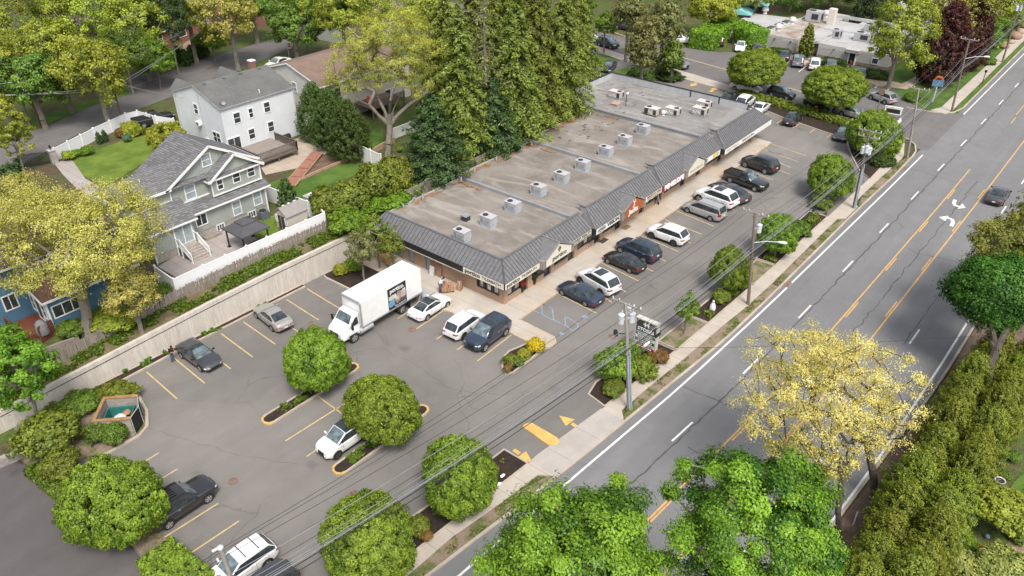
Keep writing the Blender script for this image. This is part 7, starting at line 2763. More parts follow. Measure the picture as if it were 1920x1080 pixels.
t = thing('dumpster','open teal dumpster full of rubbish inside the block enclosure','dumpster',(cc.x,cc.y - 0.1,0.02),dr)
TEAL = M('teal_steel',(0.03,0.165,0.145),0.6,0.2,2)
mb = MB()
for s in (1,-1):
 mb.box(-0.95,0.95,s * 0.75 - 0.03,s * 0.75 + 0.03,0.1,1.3)
 mb.box(s * 0.98 - 0.03,s * 0.98 + 0.03,-0.72,0.72,0.1,1.3)
mb.box(-0.95,0.95,-0.72,0.72,0.1,0.2)
mb.build('body',TEAL,t)
mb = MB()
mb.box(-1.05,1.05,0.79,0.86,1.15,1.3)
mb.box(-1.05,1.05,-0.86,-0.79,1.15,1.3)
mb.build('rim',TEAL,t)
for lb,(x,y,z),r,m in (('white rubbish bag heaped in the teal dumpster',(0.1,-0.3,0.95),0.5,M('white_bag',(0.6,0.6,0.62),0.5,0.1,4)),('flattened brown cardboard in the teal dumpster',(0.45,0.3,1.0),0.34,CART)):
 ca,sa = math.cos(dr),math.sin(dr)
 mb = MB()
 n = 12
 for i in range(5):
  pass
 prof = [(0.0,0.0),(r * 0.8,0.02),(r,r * 0.3),(r * 0.75,r * 0.6),(r * 0.3,r * 0.72),(0,r * 0.7)]
 mb.lathe(prof,n=n)
 mb.v = [(a * random.uniform(0.85,1.15),b * random.uniform(0.85,1.15),c * random.uniform(0.8,1.2)) for a,b,c in mb.v]
 o = mb.build('rubbish_bag' if 'bag' in lb else 'cardboard',m,None,True,(cc.x + x * ca - y * sa,cc.y - 0.1 + x * sa + y * ca,z))
 tag(o,lb,'rubbish')
mb = MB()
mb.ribbon([P(*q)[:2] for q in [(132,846),(152,877),(182,863),(262,818),(277,800),(276,772),(262,748)]],0.22,-0.04,0.16)
struct(mb.build('enclosure_kerb',G_KERB))
t = thing('rubble_wall','low rough stone wall at the edge of the neighbouring car park','wall',P(20,868))
mb = MB()
for k in range(14):
 a = P(-30 + k * 6.5,886 - k * 2.6) - Vector(t.location)
 mb.box(a.x - 0.25,a.x + 0.25,a.y - 0.2,a.y + 0.2,0,0.55 + 0.2 * random.random())
mb.build('stones',M('rubble_stone',(0.30,0.27,0.25),0.95,0.35,4.5),t)

BARK = M('grey_bark',(0.20,0.175,0.145),0.95,0.3,3.0,stretch=(1,1,0.25),bump=0.6)
BARKP = M('pale_bark',(0.22,0.20,0.17),0.95,0.25,2.5,stretch=(1,1,0.3),bump=0.5)
BARKD = M('dark_bark',(0.085,0.07,0.058),0.95,0.3,3.0,stretch=(1,1,0.25),bump=0.6)
LF = dict(
 lot=m_leaf('clipped_tree_leaf',(0.058,0.118,0.013),(0.30,0.43,0.045),0.34),
 maple=m_leaf('maple_leaf',(0.045,0.115,0.012),(0.275,0.43,0.04),0.36),
 dmaple=m_leaf('deep_maple_leaf',(0.016,0.055,0.008),(0.09,0.185,0.022),0.22),
 oak=m_leaf('spring_oak_leaf',(0.28,0.275,0.05),(0.67,0.64,0.18),0.34),
 oakp=m_leaf('pale_spring_oak_leaf',(0.38,0.30,0.08),(0.80,0.68,0.27),0.34),
 oakg=m_leaf('green_gold_oak_leaf',(0.20,0.20,0.04),(0.54,0.50,0.12),0.34),
 yo=m_leaf('yellow_oak_leaf',(0.21,0.22,0.03),(0.56,0.55,0.10),0.36),
 olive=m_leaf('olive_oak_leaf',(0.10,0.115,0.02),(0.36,0.36,0.075),0.32),
 yg=m_leaf('yellow_green_leaf',(0.13,0.18,0.018),(0.45,0.52,0.07),0.38),
 green=m_leaf('mid_green_leaf',(0.045,0.09,0.014),(0.20,0.31,0.045),0.32),
 bright=m_leaf('bright_green_leaf',(0.055,0.125,0.012),(0.24,0.40,0.035),0.33),
 lime=m_leaf('lime_leaf',(0.17,0.22,0.018),(0.42,0.46,0.05),0.33),
 spruce=m_leaf('spruce_needles',(0.04,0.062,0.012),(0.28,0.33,0.055),0.28),
 fir=m_leaf('dark_fir_needles',(0.014,0.034,0.012),(0.075,0.125,0.033),0.15),
 pine=m_leaf('dull_pine_needles',(0.06,0.07,0.022),(0.27,0.28,0.09),0.22),
 arb=m_leaf('arborvitae_leaf',(0.018,0.042,0.009),(0.09,0.145,0.028),0.17),
 cyp=m_leaf('golden_cypress_leaf',(0.042,0.068,0.009),(0.255,0.30,0.034),0.24),
 jun=m_leaf('juniper_leaf',(0.055,0.085,0.012),(0.24,0.29,0.04),0.25),
 plum=m_leaf('purple_leaf',(0.028,0.010,0.010),(0.12,0.042,0.032),0.25),
 rust=m_leaf('reddish_shrub_leaf',(0.10,0.05,0.02),(0.30,0.17,0.05),0.25),
 yflow=m_leaf('yellow_flower_leaf',(0.28,0.24,0.015),(0.72,0.56,0.02),0.25),
 cream=m_leaf('cream_blossom_leaf',(0.14,0.20,0.035),(0.42,0.46,0.13),0.3),
 hosta=m_leaf('blue_green_leaf',(0.05,0.12,0.065),(0.14,0.26,0.15),0.2),
 red=m_leaf('red_flower',(0.2,0.02,0.03),(0.42,0.05,0.07),0.2),
 weed=m_leaf('weed_leaf',(0.04,0.09,0.012),(0.17,0.27,0.03),0.3),
 grass=m_leaf('grass_blade',(0.075,0.10,0.02),(0.23,0.25,0.06),0.3),
 )
def leaf_mesh(name,pts,nrm,size,tint,asp=0.62,fold=True):
 n = len(pts)
 nrm = nrm / (np.linalg.norm(nrm,axis=1,keepdims=True) + 1e-9)
 r = rng.normal(size=(n,3))
 u = np.cross(nrm,r)
 u /= (np.linalg.norm(u,axis=1,keepdims=True) + 1e-9)
 v = np.cross(nrm,u)
 s = size.reshape(-1,1)
 V = np.empty((n,4,3),np.float32)
 V[:,0] = pts - u * s
 V[:,1] = pts - v * s * asp + nrm * s * 0.18
 V[:,2] = pts + u * s
 V[:,3] = pts + v * s * asp + nrm * s * 0.18
 me = bpy.data.meshes.new(name)
 me.vertices.add(4 * n)
 me.vertices.foreach_set('co',V.reshape(-1))
 me.loops.add(4 * n)
 me.loops.foreach_set('vertex_index',np.arange(4 * n,dtype=np.int32))
 me.polygons.add(n)
 me.polygons.foreach_set('loop_start',np.arange(0,4 * n,4,dtype=np.int32))
 me.polygons.foreach_set('loop_total',np.full(n,4,np.int32))
 a = me.attributes.new('tint','FLOAT','FACE')
 a.data.foreach_set('value',np.clip(tint,0,1).astype(np.float32))
 me.update(calc_edges=True)
 return me
def unit(v):
 return v / (np.linalg.norm(v,axis=-1,keepdims=True) + 1e-9)
def sphere_dirs(n,zmin=-1.0):
 i = np.arange(n) + 0.5
 z = 1 - (1 - zmin) * i / n
 ph = i * 2.399963
 r = np.sqrt(np.clip(1 - z * z,0,1))
 return np.stack([r * np.cos(ph),r * np.sin(ph),z],1)
def bumps(d,amp,f=2.3,seed=0):
 """smooth lumpy radius modulation"""
 g = np.random.default_rng(seed)
 out = np.zeros(len(d))
 for k in range(7):
  w = g.normal(size=3) * f * (1 + 0.3 * k)
  out += np.sin(d @ w + g.uniform(0,6.28)) / (1 + 0.45 * k)
 return 1 + amp * out / 2.2
def clump_leaves(cent,rad,per,size,out,up=0.25,rnd=0.55,tintc=0.5,tj=0.22,ctint=0.2,flat=1.0,soft=False):
 """leaves around clump centres; the upper leaves of a clump take a slightly lighter tint"""
 n = len(cent)
 idx = np.repeat(np.arange(n),per)
 d = unit(rng.normal(size=(n * per,3)))
 rr = rng.uniform(0.45,1.0,size=(n * per,1)) ** 0.7 if not soft else np.abs(rng.normal(0.62,soft,size=(n * per,1)))
 off = d * rr
 off[:,2] *= flat
 pts = cent[idx] + off * (rad[idx] if np.ndim(rad) else rad).reshape(-1,1) if np.ndim(rad) else cent[idx] + off * rad
 nrm = d * 0.6 + out[idx] * 0.5 + np.array([0,0,up]) + rng.normal(size=(n * per,3)) * rnd * 0.6
 ct = rng.normal(size=n) * ctint
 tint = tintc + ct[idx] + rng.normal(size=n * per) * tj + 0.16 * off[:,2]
 sz = size * rng.uniform(0.65,1.25,size=n * per)
 return pts,nrm,sz,tint
def crown_dome(R_,H_,seed,n=190,per=46,size=0.17,amp=0.07,zmin=-0.55,rc=0.17,up=0.25,flatb=0.8,mat='lot',inner=True,tintc=0.5,ctint=0.2):
 d = sphere_dirs(n,zmin)
 d = unit(d + rng.normal(size=d.shape) * 0.06)
 k = bumps(d,amp,2.6,seed) * rng.uniform(0.9,1.02,len(d))
 c = d * k[:,None] * np.array([R_,R_,H_])
 c[:,2] = np.where(c[:,2] < 0,c[:,2] * flatb,c[:,2])
 rad = np.full(len(c),rc * (R_ + H_) / 2) * rng.uniform(0.75,1.25,len(c))
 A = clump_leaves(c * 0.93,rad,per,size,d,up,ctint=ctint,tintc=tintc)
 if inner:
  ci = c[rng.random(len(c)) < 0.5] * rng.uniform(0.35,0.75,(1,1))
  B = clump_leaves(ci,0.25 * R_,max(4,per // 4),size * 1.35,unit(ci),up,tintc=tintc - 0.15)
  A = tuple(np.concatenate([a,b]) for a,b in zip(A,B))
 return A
def skeleton(c,base,fork,r0,seed,jitter=0.35):
 """limbs routed from the trunk to every leaf clump; returns a branch mesh"""
 g = np.random.default_rng(seed)
 nodes = [np.array(base,float)]
 par = [-1]
 nseg = 5
 for i in range(1,nseg + 1):
  t = i / nseg
  nodes.append(np.array(base) * (1 - t) + np.array(fork) * t + (g.normal(size=3) * 0.06 * (t < 1)))
  par.append(i - 1)
 order = np.argsort(np.linalg.norm(c - np.array(fork),axis=1))
 leafn = []
 ext = np.abs(c - np.array(fork)).max(0)
 for k in range(5):
  a = k * 1.2566 + seed
  e = np.array([math.cos(a) * 0.5 * ext[0],math.sin(a) * 0.5 * ext[1],0.42 * (c[:,2].max() - fork[2]) * g.uniform(0.75,1.15)])
  mid = (c.mean(0) - np.array(fork)) * np.array([0.5,0.5,0.0])
  prev = nseg
  for s in range(1,5):
   t = s / 4
   nodes.append(np.array(fork) + e * np.array([t ** 1.25,t ** 1.25,t]) + mid * t + g.normal(size=3) * 0.12 * (s < 4))
   par.append(prev)
   prev = len(nodes) - 1
 for ci in order:
  p = c[ci]
  nd = np.array(nodes)
  dist = np.linalg.norm(nd - p,axis=1) + 0.55 * np.maximum(0,nd[:,2] - p[2] + 0.2)
  dist[:4] += 3
  j = int(np.argmin(dist))
  a = nodes[j]
  L_ = np.linalg.norm(p - a)
  k = max(1,int(L_ / 1.1))
  prev = j
  for s in range(1,k + 1):
   t = s / k
   q = a * (1 - t) + p * t + (g.normal(size=3) * jitter * 0.3 * L_ * t * (1 - t) * 2 if s < k else 0)
   q[2] += 0.12 * L_ * math.sin(math.pi * t) if s < k else 0
   nodes.append(q)
   par.append(prev)
   prev = len(nodes) - 1
  leafn.append(prev)
 cnt = np.zeros(len(nodes))
 for l in leafn:
  cnt[l] += 1
 for i in range(len(nodes) - 1,0,-1):
  cnt[par[i]] += cnt[i]
 rad = np.maximum(0.022,r0 * (cnt / max(1,cnt[0])) ** 0.48)
 mb = MB()
 for i in range(1,len(nodes)):
  a,b = Vector(nodes[par[i]]),Vector(nodes[i])
  n = 8 if rad[i] > 0.12 else 5 if rad[i] > 0.05 else 4
  ra = rad[par[i]] if par[i] <= nseg or rad[par[i]] < rad[i] * 1.7 else rad[i] * 1.25
  if i == 1:
   ra *= 1.35
  mb.tube([a,b],[float(ra),float(rad[i])],n,cap=False)
 return mb
def crown_broad(rx,rz,seed,nc=90,per=60,size=0.22,rc=0.95,hollow=0.35,flat=0.75,gap=0.0,tintc=0.5,zlow=-0.8,ctint=0.22,mat=''):
 g = np.random.default_rng(seed)
 c = []
 while len(c) < nc:
  d = g.normal(size=3)
  d /= np.linalg.norm(d)
  if d[2] < zlow:
   continue
  k = bumps(d[None],0.3,2.2,seed)[0]
  r = g.uniform(hollow,1.0) ** 0.55 * k
  p = d * r
  if gap and bumps(p[None] * 1.6,1.0,3.0,seed + 5)[0] < 1 - 0.8 + gap:
   continue
  c.append(p)
 c = np.array(c)
 out = unit(c)
 c = c * np.array([rx,rx,rz])
 rad = rc * g.uniform(0.65,1.3,nc)
 A = clump_leaves(c,rad,per,size,out,0.3,flat=flat,tintc=tintc,ctint=ctint,soft=0.2 if mat in ('maple','dmaple','lot') else 0.3)
 return c,A
def crown_conifer(H,Rr,seed,lev=26,per=7,tuft=10,size=0.3,droop=0.35,z0=0.06,power=0.72,sparse=0.0,tip=0.35,ragged=0.26):
 g = np.random.default_rng(seed)
 P_,N_,S_,T_ = [],[],[],[]
 mb = MB()
 for i in range(lev):
  f = i / (lev - 1)
  z = H * (z0 + (0.985 - z0) * f)
  l0 = Rr * (1 - f) ** power * (0.75 + 0.25 * min(1,f * 8 + 0.2)) + 0.12
  nb = max(3,int(per * (1 - 0.4 * f)))
  for b in range(nb):
   if g.random() < sparse * 0.5:
    continue
   a = 2 * math.pi * (b + g.random() * 0.9) / nb + i * 1.7
   l = l0 * g.uniform(1 - ragged * 1.6,1 + ragged)
   dz = -droop * l + 0.15 * l
   d = np.array([math.cos(a),math.sin(a),0])
   ex = np.array([0,0,z + g.normal() * 0.15])
   mb.tube([ex,ex + d * l * 0.5 + np.array([0,0,dz * 0.25]),ex + d * l * 0.95 + np.array([0,0,dz])],[0.05 + 0.01 * l,0.03,0.012],3,cap=False)
   nt_ = max(3,int(tuft * (l / Rr) + 3))
   for t in np.linspace(0.22 if not sparse else 0.35,1.02,nt_):
    m = 8 if sparse < 0.4 else 3
    w = 0.26 * l * (1 - 0.6 * t) + 0.12
    side = np.array([-d[1],d[0],0])
    q = ex + d * l * t + np.array([0,0,dz * t * t]) + side * (g.uniform(-1,1,(m,1)) * w) + g.normal(size=(m,3)) * 0.07
    q[:,2] -= g.uniform(0,0.28,m) * (1 - sparse)
    P_.append(q)
    N_.append(np.array([0,0,1.0]) + d * 0.6 + g.normal(size=(m,3)) * 0.45)
    S_.append(size * g.uniform(0.7,1.3,m))
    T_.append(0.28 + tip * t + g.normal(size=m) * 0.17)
 mb.tube([(0,0,0),(0,0,H * 0.5),(0,0,H * 0.98)],[0.30 * (H / 16),0.17 * (H / 16),0.02],7)
 return mb,(np.concatenate(P_),np.concatenate(N_),np.concatenate(S_),np.concatenate(T_))
def crown_egg(H,Rr,seed,n=150,per=42,size=0.16,mat=None,spray=0.55,amp=0.12,base=0.02,top=0.55,tintc=0.42,inner=False):
 """upright evergreen built of many small upswept sprays"""
 g = np.random.default_rng(seed)
 i = np.arange(n) + 0.5
 f = i / n
 ph = i * 2.399963 + g.normal(size=n) * 0.2
 z = f ** 0.9
 prof = np.sin(np.pi * np.clip(z ** top * 0.96 + 0.04,0,1)) ** 0.62
 r = Rr * prof * (1 + amp * g.normal(size=n))
 c = np.stack([r * np.cos(ph),r * np.sin(ph),H * (base + (1 - base) * z)],1)
 out = unit(np.stack([np.cos(ph),np.sin(ph),0.35 + z],1))
 idx = np.repeat(np.arange(n),per)
 t = g.uniform(-0.6,1.0,n * per)
 w = (1.0 - 0.55 * np.abs(t - 0.1))[:,None]
 off = out[idx] * (t * spray)[:,None] + g.normal(size=(n * per,3)) * (0.30 * spray) * w
 off[:,2] += 0.35 * t * spray
 pts = c[idx] + off
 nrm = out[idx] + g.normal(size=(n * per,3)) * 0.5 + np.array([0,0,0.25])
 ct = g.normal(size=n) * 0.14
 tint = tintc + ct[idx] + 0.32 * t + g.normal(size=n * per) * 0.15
 sz = size * g.uniform(0.7,1.25,n * per)
 return pts,nrm,sz,tint
MESH = {}
def cached(key,fn):
 if key not in MESH:
  MESH[key] = fn()
 return MESH[key]
def depth(p):
 return (Vector(p) - Vector((0,0,CAM_H))).dot(FW)
def plant(name,label,cat,loc,rz,crown,trunk=None,tmat=None,group=None,s=(1,1,1),cz=0.0,extra=None,cname='crown',tilt=None):
 t = thing(name,label,cat,loc,rz,group)
 c = link(cname,crown,t)
 c.scale = s
 c.location = (0,0,cz)
 if trunk is not None:
  k = link('trunk',trunk,t)
  if extra:
   k.scale = extra
   k.location = (0,0,cz if extra[2] == s[2] and cz else 0)
 return t
def mk_mesh(mb,name,mat):
 o = mb.build(name,mat,None,True)
 me = o.data
 bpy.data.objects.remove(o)
 return me
def with_mat(me,mat):
 me.materials.append(mat)
 return me
def at_height(px,py,z):
 p = P(px,py,z)
 return p
def lot_crown(k):
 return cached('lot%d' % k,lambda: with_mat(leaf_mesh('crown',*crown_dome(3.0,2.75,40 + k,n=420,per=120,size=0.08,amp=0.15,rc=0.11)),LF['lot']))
def lot_trunk():
 def f():
  mb = MB()
  mb.tube([(0,0,0),(0.03,0,1.2),(0,0,2.2)],[0.2,0.14,0.13],8)
  for k in range(5):
   a = k * 1.3
   mb.tube([(0,0,2.0),(math.cos(a) * 0.7,math.sin(a) * 0.7,3.0),(math.cos(a) * 1.3,math.sin(a) * 1.3,3.8)],[0.1,0.06,0.03],5)
  return mk_mesh(mb,'trunk',BARK)
 return cached('lot_trunk',f)
LOTS = [
 ('clipped round tree on the first island, nearest the white truck',(592,678),66,61,2.9),('clipped round tree on the island beside the black roofed white crossover',(715,767),73,62,2.9),
 ('large clipped round tree beside the big black SUV at the lot edge',(210,944),98,87,3.1),('clipped round tree lowest on the sidewalk bed, under the cable bundle',(690,1013),96,80,3.0),
 ('clipped round tree on the sidewalk bed left of the yellow arrows',(860,890),73,72,2.9),('clipped round tree near the second wooden pole',(1370,506),40,44,2.6),
 ('clipped round tree right of the wooden pole with the street lamp',(1459,440),42,38,2.6),('clipped round tree left of the pole with three transformers',(1558,331),47,38,2.7),
 ('clipped round tree at the lot corner behind the transformer pole',(1640,254),52,42,2.8),('clipped umbrella tree on the hedge strip by the silver sedan',(1566,167),62,41,3.9),
 ('clipped umbrella tree on the hedge strip farthest from the main road',(1421,130),56,38,3.9)]
for k,(lb,(cx,cy),rx,ry,zc) in enumerate(LOTS):
 p = at_height(cx,cy,zc)
 dd = depth(p) / FPX
 Rw = rx * dd / 1.06
 Hh = ry * dd / 0.80
 umb = 'umbrella' in lb
 t = thing('round_tree',lb,'tree',(p.x,p.y,0.05),k * 1.9,'clipped round trees of the car park')
 c = link('crown',lot_crown(k % 3),t)
 c.scale = (Rw / 3.0 * (1 + 0.06 * math.sin(k * 2.1)),Rw / 3.0 * (1 - 0.06 * math.sin(k * 1.3)),Hh / 2.75 * (0.78 if umb else 0.92))
 c.rotation_euler = (0.07 * math.sin(k * 3.1),0.07 * math.cos(k * 2.3),0)
 c.location = (0,0,zc - (0.0 if umb else 0.15))
 tr = link('trunk',lot_trunk(),t)
 tr.scale = (1,1,max(0.6,zc / 3.4))
def big_tree(name,label,px,rx_px,ry_px,zc,mat,bark,seed,nc,per,size,rc,base=None,gap=0.0,r0=0.3,group=None,hollow=0.35,lean=True,squash=1.0,flat=0.8,forkf=0.35,tintc=0.5,zlow=-0.8,ctint=0.22):
 p = at_height(*px,zc)
 dd = depth(p) / FPX
 rx = rx_px * dd
 rz = ry_px * dd * squash
 if base is None:
  b = Vector((p.x,p.y,hgt(p.x,p.y)))
 else:
  b = base
 t = thing(name,label,'tree',b,0,group)
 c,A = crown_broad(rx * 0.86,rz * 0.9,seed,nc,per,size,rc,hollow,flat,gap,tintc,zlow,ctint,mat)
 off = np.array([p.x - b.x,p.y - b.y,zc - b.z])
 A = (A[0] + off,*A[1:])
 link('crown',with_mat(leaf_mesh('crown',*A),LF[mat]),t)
 fork = off * forkf + np.array([0,0,0.0])
 fork[2] = max(1.6,(zc - b.z - rz * 0.75) if (zc - b.z - rz * 0.75) > 1.6 else (zc - b.z) * 0.4)
 mb = skeleton(c + off,(0,0,-0.2),fork,r0,seed)
 link('trunk',mk_mesh(mb,'trunk',bark),t)
 return t
big_tree('maple_tree','bright green maple in the bottom centre overhanging the road',(1085,1075),200,150,18.0,'maple',BARK,3,270,480,0.066,0.66,ctint=0.34,gap=0.16,flat=0.6,r0=0.3,base=Vector((13.2,5.2,0)),hollow=0.3)
big_tree('maple_tree','looser bright green maple with road showing between its branches',(1415,985),182,160,17.0,'maple',BARKP,8,200,460,0.066,0.62,ctint=0.34,gap=0.42,flat=0.6,r0=0.28,base=Vector((20.5,2.6,0)),hollow=0.3)
big_tree('oak_tree','pale yellow spring oak leaning out over the main road lanes',(1545,745),185,165,9.5,'oakp',BARKD,21,400,140,0.053,0.62,gap=0.34,r0=0.27,base=P(1646,935),hollow=0.2,flat=0.6,zlow=-0.55)
big_tree('oak_tree','thin dark trunked oak with few pale leaves beside the golden hedge',(1520,850),85,60,8.0,'oakg',BARKD,23,50,45,0.085,0.5,gap=0.2,r0=0.2,base=P(1572,1000),hollow=0.2,flat=0.6)
big_tree('maple_tree','dense dark green maple beside the speed limit sign',(1868,545),88,78,8.0,'dmaple',BARKD,31,250,260,0.11,0.9,base=Vector((58.5,1.0,0)),hollow=0.6)
big_tree('oak_tree','tall olive gold oak rising behind the dark green maple',(1898,478),84,78,8.0,'olive',BARK,33,190,140,0.11,0.75,hollow=0.3,gap=0.1,r0=0.4)
big_tree('oak_tree','olive gold oak at the right edge below the lone dark car',(1950,420),60,60,9.0,'olive',BARK,34,90,70,0.22,1.0,hollow=0.3,r0=0.4)
big_tree('oak_tree','low golden oak between the wide golden oak and the white vinyl fence',(240,540),62,58,7.0,'oak',BARK,45,110,120,0.08,0.52,r0=0.2,gap=0.1)
big_tree('oak_tree','wide golden yellow oak covering the blue house at the left',(158,448),160,122,11.0,'oak',BARK,41,480,140,0.075,0.8,base=P(165,628,3.0),gap=0.2,r0=0.42,hollow=0.35,flat=0.7,zlow=-0.62)
big_tree('oak_tree','golden oak at the left edge above the blue house',(25,385),90,62,11.0,'oak',BARK,42,190,140,0.08,0.8,r0=0.4,hollow=0.35)
big_tree('oak_tree','tall sparse oak with pale trunk and fresh gold leaves behind the mall',(738,105),148,132,13.0,'yo',M('grey_brown_bark',(0.15,0.135,0.112),0.95,0.3,3.0,stretch=(1,1,0.25),bump=0.6),43,520,110,0.085,0.85,base=P(726,297,3.2),gap=0.14,r0=0.4,hollow=0.25,flat=0.7,zlow=-0.5)
BG = [('yg',(100,95),80,60,12,'yellow green tree between the tan house and the corner trees'),('green',(228,92),55,46,10,'mid green tree hiding the pale gabled house'),('yg',(15,115),60,60,12,'yellow green tree at the left edge above the tan house'),
 ('yg',(345,5),60,42,13,'yellow green tree at the top edge over the bay window house'),('green',(690,12),52,42,12,'mid green tree at the top edge behind the big oak crown'),('yg',(565,5),50,40,12,'yellow green tree at the top edge over the dense street tree'),
 ('green',(1085,10),40,40,8,'mid green tree at the top edge beside the blue car'),
 ('yg',(40,50),100,85,12,'yellow green tree filling the top left corner'),('yg',(150,35),85,75,12,'yellow green tree second from the top left corner'),
 ('green',(55,150),75,62,10,'mid green tree in front of the tan house'),('yg',(175,130),78,68,11,'yellow green tree over the wooden pole of the rear street'),
 ('yg',(255,45),72,72,12,'yellow green tree above the pale gabled house'),('fir',(312,35),55,55,12,'dark leaved tree behind the bay window house'),
 ('bright',(288,108),45,38,8,'bright green low tree beside the bay window house'),('oakg',(425,15),75,62,13,'sparse gold oak with pale trunk on the rear street kerb'),
 ('green',(548,48),60,50,9,'dense green street tree left of the big oak'),('yg',(15,235),38,70,9,'yellow green tree at the left edge above the street bank'),
 ('bright',(395,72),35,22,7,'small bright green tree by the brick paved drive'),('lime',(312,256),44,27,6.3,'lime green garden tree beside the roof of the grey house'),
 ('yg',(640,20),60,45,12,'yellow green tree at the top edge left of the big oak crown'),('green',(470,8),60,30,10,'green tree at the top edge over the brown roofed house'),
 ('yg',(800,15),60,45,13,'yellow green tree at the top edge right of the big oak crown'),
 ('bright',(35,690),70,85,6.5,'light green tree covering the left end of the retaining wall'),('green',(0,650),50,50,6,'green tree at the left edge beside the red stained porch'),
 ('fir',(15,335),38,26,7,'dark evergreen top at the left edge beside the driveway gate'),
 ('bright',(1135,44),25,25,5.5,'small round green street tree by the dark grey SUV'),('lime',(1335,12),55,35,6,'lime green tree behind the clipped hedge'),
 ('cream',(1420,-12),45,22,6,'pale flowering tree behind the turquoise roofs'),('green',(1490,-32),70,45,6,'green tree behind the left half of the restaurant roof'),
 ('green',(1565,-30),60,48,6,'green tree right behind the cream chimney'),('fir',(1640,8),55,38,4.5,'dark green tree behind the right end of the restaurant'),
 ('yg',(1692,62),75,80,9,'yellow green tree with thick trunk on the corner lawn'),('olive',(1790,15),85,55,10,'olive gold tree above the two purple trees'),
 ('bright',(1850,62),45,38,5,'bright green tree right of the purple trees'),('yg',(1875,12),50,40,7,'yellow green tree at the top right corner'),
 ('green',(1620,-45),60,40,8,'green tree at the top edge right of the chimney')]
for k,(m,px,rx,ry,zc,lb) in enumerate(BG):
 p = at_height(*px,zc)
 dd = depth(p) / FPX
 Rw = rx * dd
 key = ('bg',m,k % 2)
 nc = 110 if rx > 30 else 60
 big = Rw > 5
 size = 0.24 if big else 0.16
 rc = Rw * 0.17
 big_tree('broadleaf_tree',lb,px,rx,ry,zc,m,BARKP if 'pale' in lb else BARK,60 + k,int(nc * 1.3),105,size * 0.72,rc * 0.9,r0=0.35 if big else 0.14,group='leafy trees around the houses',hollow=0.4,base=None,gap=0.15 if 'sparse' in lb else 0.0)
def belt_crown(k):
 def f():
  m = ['green','yg','green','bright','fir'][k]
  c,A = crown_broad(5.2,4.6,90 + k,100,60,0.3,1.15,0.45)
  me = with_mat(leaf_mesh('crown',*A),LF[m])
  tr = mk_mesh(skeleton(c + np.array([0,0,8.5]),(0,0,-0.3),(0,0,3.6),0.35,90 + k),'trunk',BARK)
  return me,tr
 return cached('belt%d' % k,f)
bi = 0
for px in range(-60,1800,46):
 for row in range(3):
  py = -8 - row * 34 + random.uniform(-12,8)
  if px > 880 and px < 1010 and row == 0:
   continue
  q = T(px + random.uniform(-20,20),py) if px < 1000 else P(px + random.uniform(-20,20),py)
  me,tr = belt_crown(random.choice([0,0,1,1,2,3,4]))
  s = random.uniform(0.75,1.2)
  t = thing('belt_tree','leafy tree in the far belt along the top edge of the photo','tree',(q.x,q.y,hgt(q.x,q.y)),random.uniform(0,6),'far belt of leafy trees',s)
  c = link('crown',me,t)
  c.location = (0,0,8.5)
  link('trunk',tr,t)
  bi += 1
def conifer(lb,base,H,Rr,mat,seed,**kw):
 b = T(*base) if not isinstance(base,Vector) else base
 t = thing('conifer_tree',lb,'tree',b,0,'conifers behind the mall')
 mb,A = crown_conifer(H,Rr,seed,**kw)
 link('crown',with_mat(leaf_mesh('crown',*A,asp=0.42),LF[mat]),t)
 link('trunk',mk_mesh(mb,'trunk',BARK),t)
conifer('dark dense fir in front of the other conifers, left end of the group',(815,335),10.5,4.6,'fir',1,lev=30,per=11,tuft=14,size=0.194,droop=0.2)
conifer('tall dark spruce right behind the dark fir',(868,300),19,4.2,'spruce',2,lev=36,per=8,tuft=12,size=0.216,droop=0.5)
conifer('tall half bare spruce with pale trunk showing',(912,285),20.5,4.4,'pine',3,lev=34,per=7,tuft=8,size=0.187,droop=0.35,sparse=0.5)
conifer('broad weeping spruce above the rear roof edge',(965,262),19,5.0,'spruce',4,lev=36,per=9,tuft=13,size=0.223,droop=0.55)
conifer('tall weeping spruce with drooping sprays at the group centre',(1000,235),20,4.7,'spruce',5,lev=36,per=9,tuft=13,size=0.223,droop=0.55)
conifer('weeping spruce overhanging the reddish gate panel',(1050,222),17.5,4.7,'spruce',6,lev=34,per=9,tuft=13,size=0.223,droop=0.55)
conifer('half bare spruce at the right end of the conifers',(1070,185),19,4.6,'spruce',7,lev=34,per=7,tuft=9,size=0.202,droop=0.35,sparse=0.35)
conifer('slim light green spruce at the back of the conifers',(890,225),20,4.0,'jun',8,lev=34,per=8,tuft=11,size=0.230,droop=0.5)
conifer('light green weeping spruce behind the half bare spruce',(945,190),19,4.5,'jun',9,lev=34,per=8,tuft=12,size=0.230,droop=0.55)
conifer('tall spruce at the far back of the conifers',(1010,150),19,4.2,'spruce',10,lev=34,per=8,tuft=11,size=0.238,droop=0.5)
conifer('low bushy spruce at the foot of the conifers by the roof edge',(925,290),10,4.2,'fir',11,lev=26,per=9,tuft=13,size=0.202,droop=0.4)
conifer('tall spruce filling the gap right of the slim light green one',(842,235),18,4.4,'spruce',12,lev=34,per=9,tuft=12,size=0.23,droop=0.5)
conifer('dense spruce behind the weeping one over the gate panel',(1085,165),17,4.3,'spruce',13,lev=34,per=9,tuft=12,size=0.23,droop=0.5)
conifer('light green spruce in the second rank of the conifers',(975,205),20,4.4,'jun',14,lev=34,per=9,tuft=12,size=0.23,droop=0.5)
conifer('dark spruce in the second rank beside the half bare one',(925,240),17,4.2,'spruce',15,lev=34,per=9,tuft=12,size=0.23,droop=0.5)
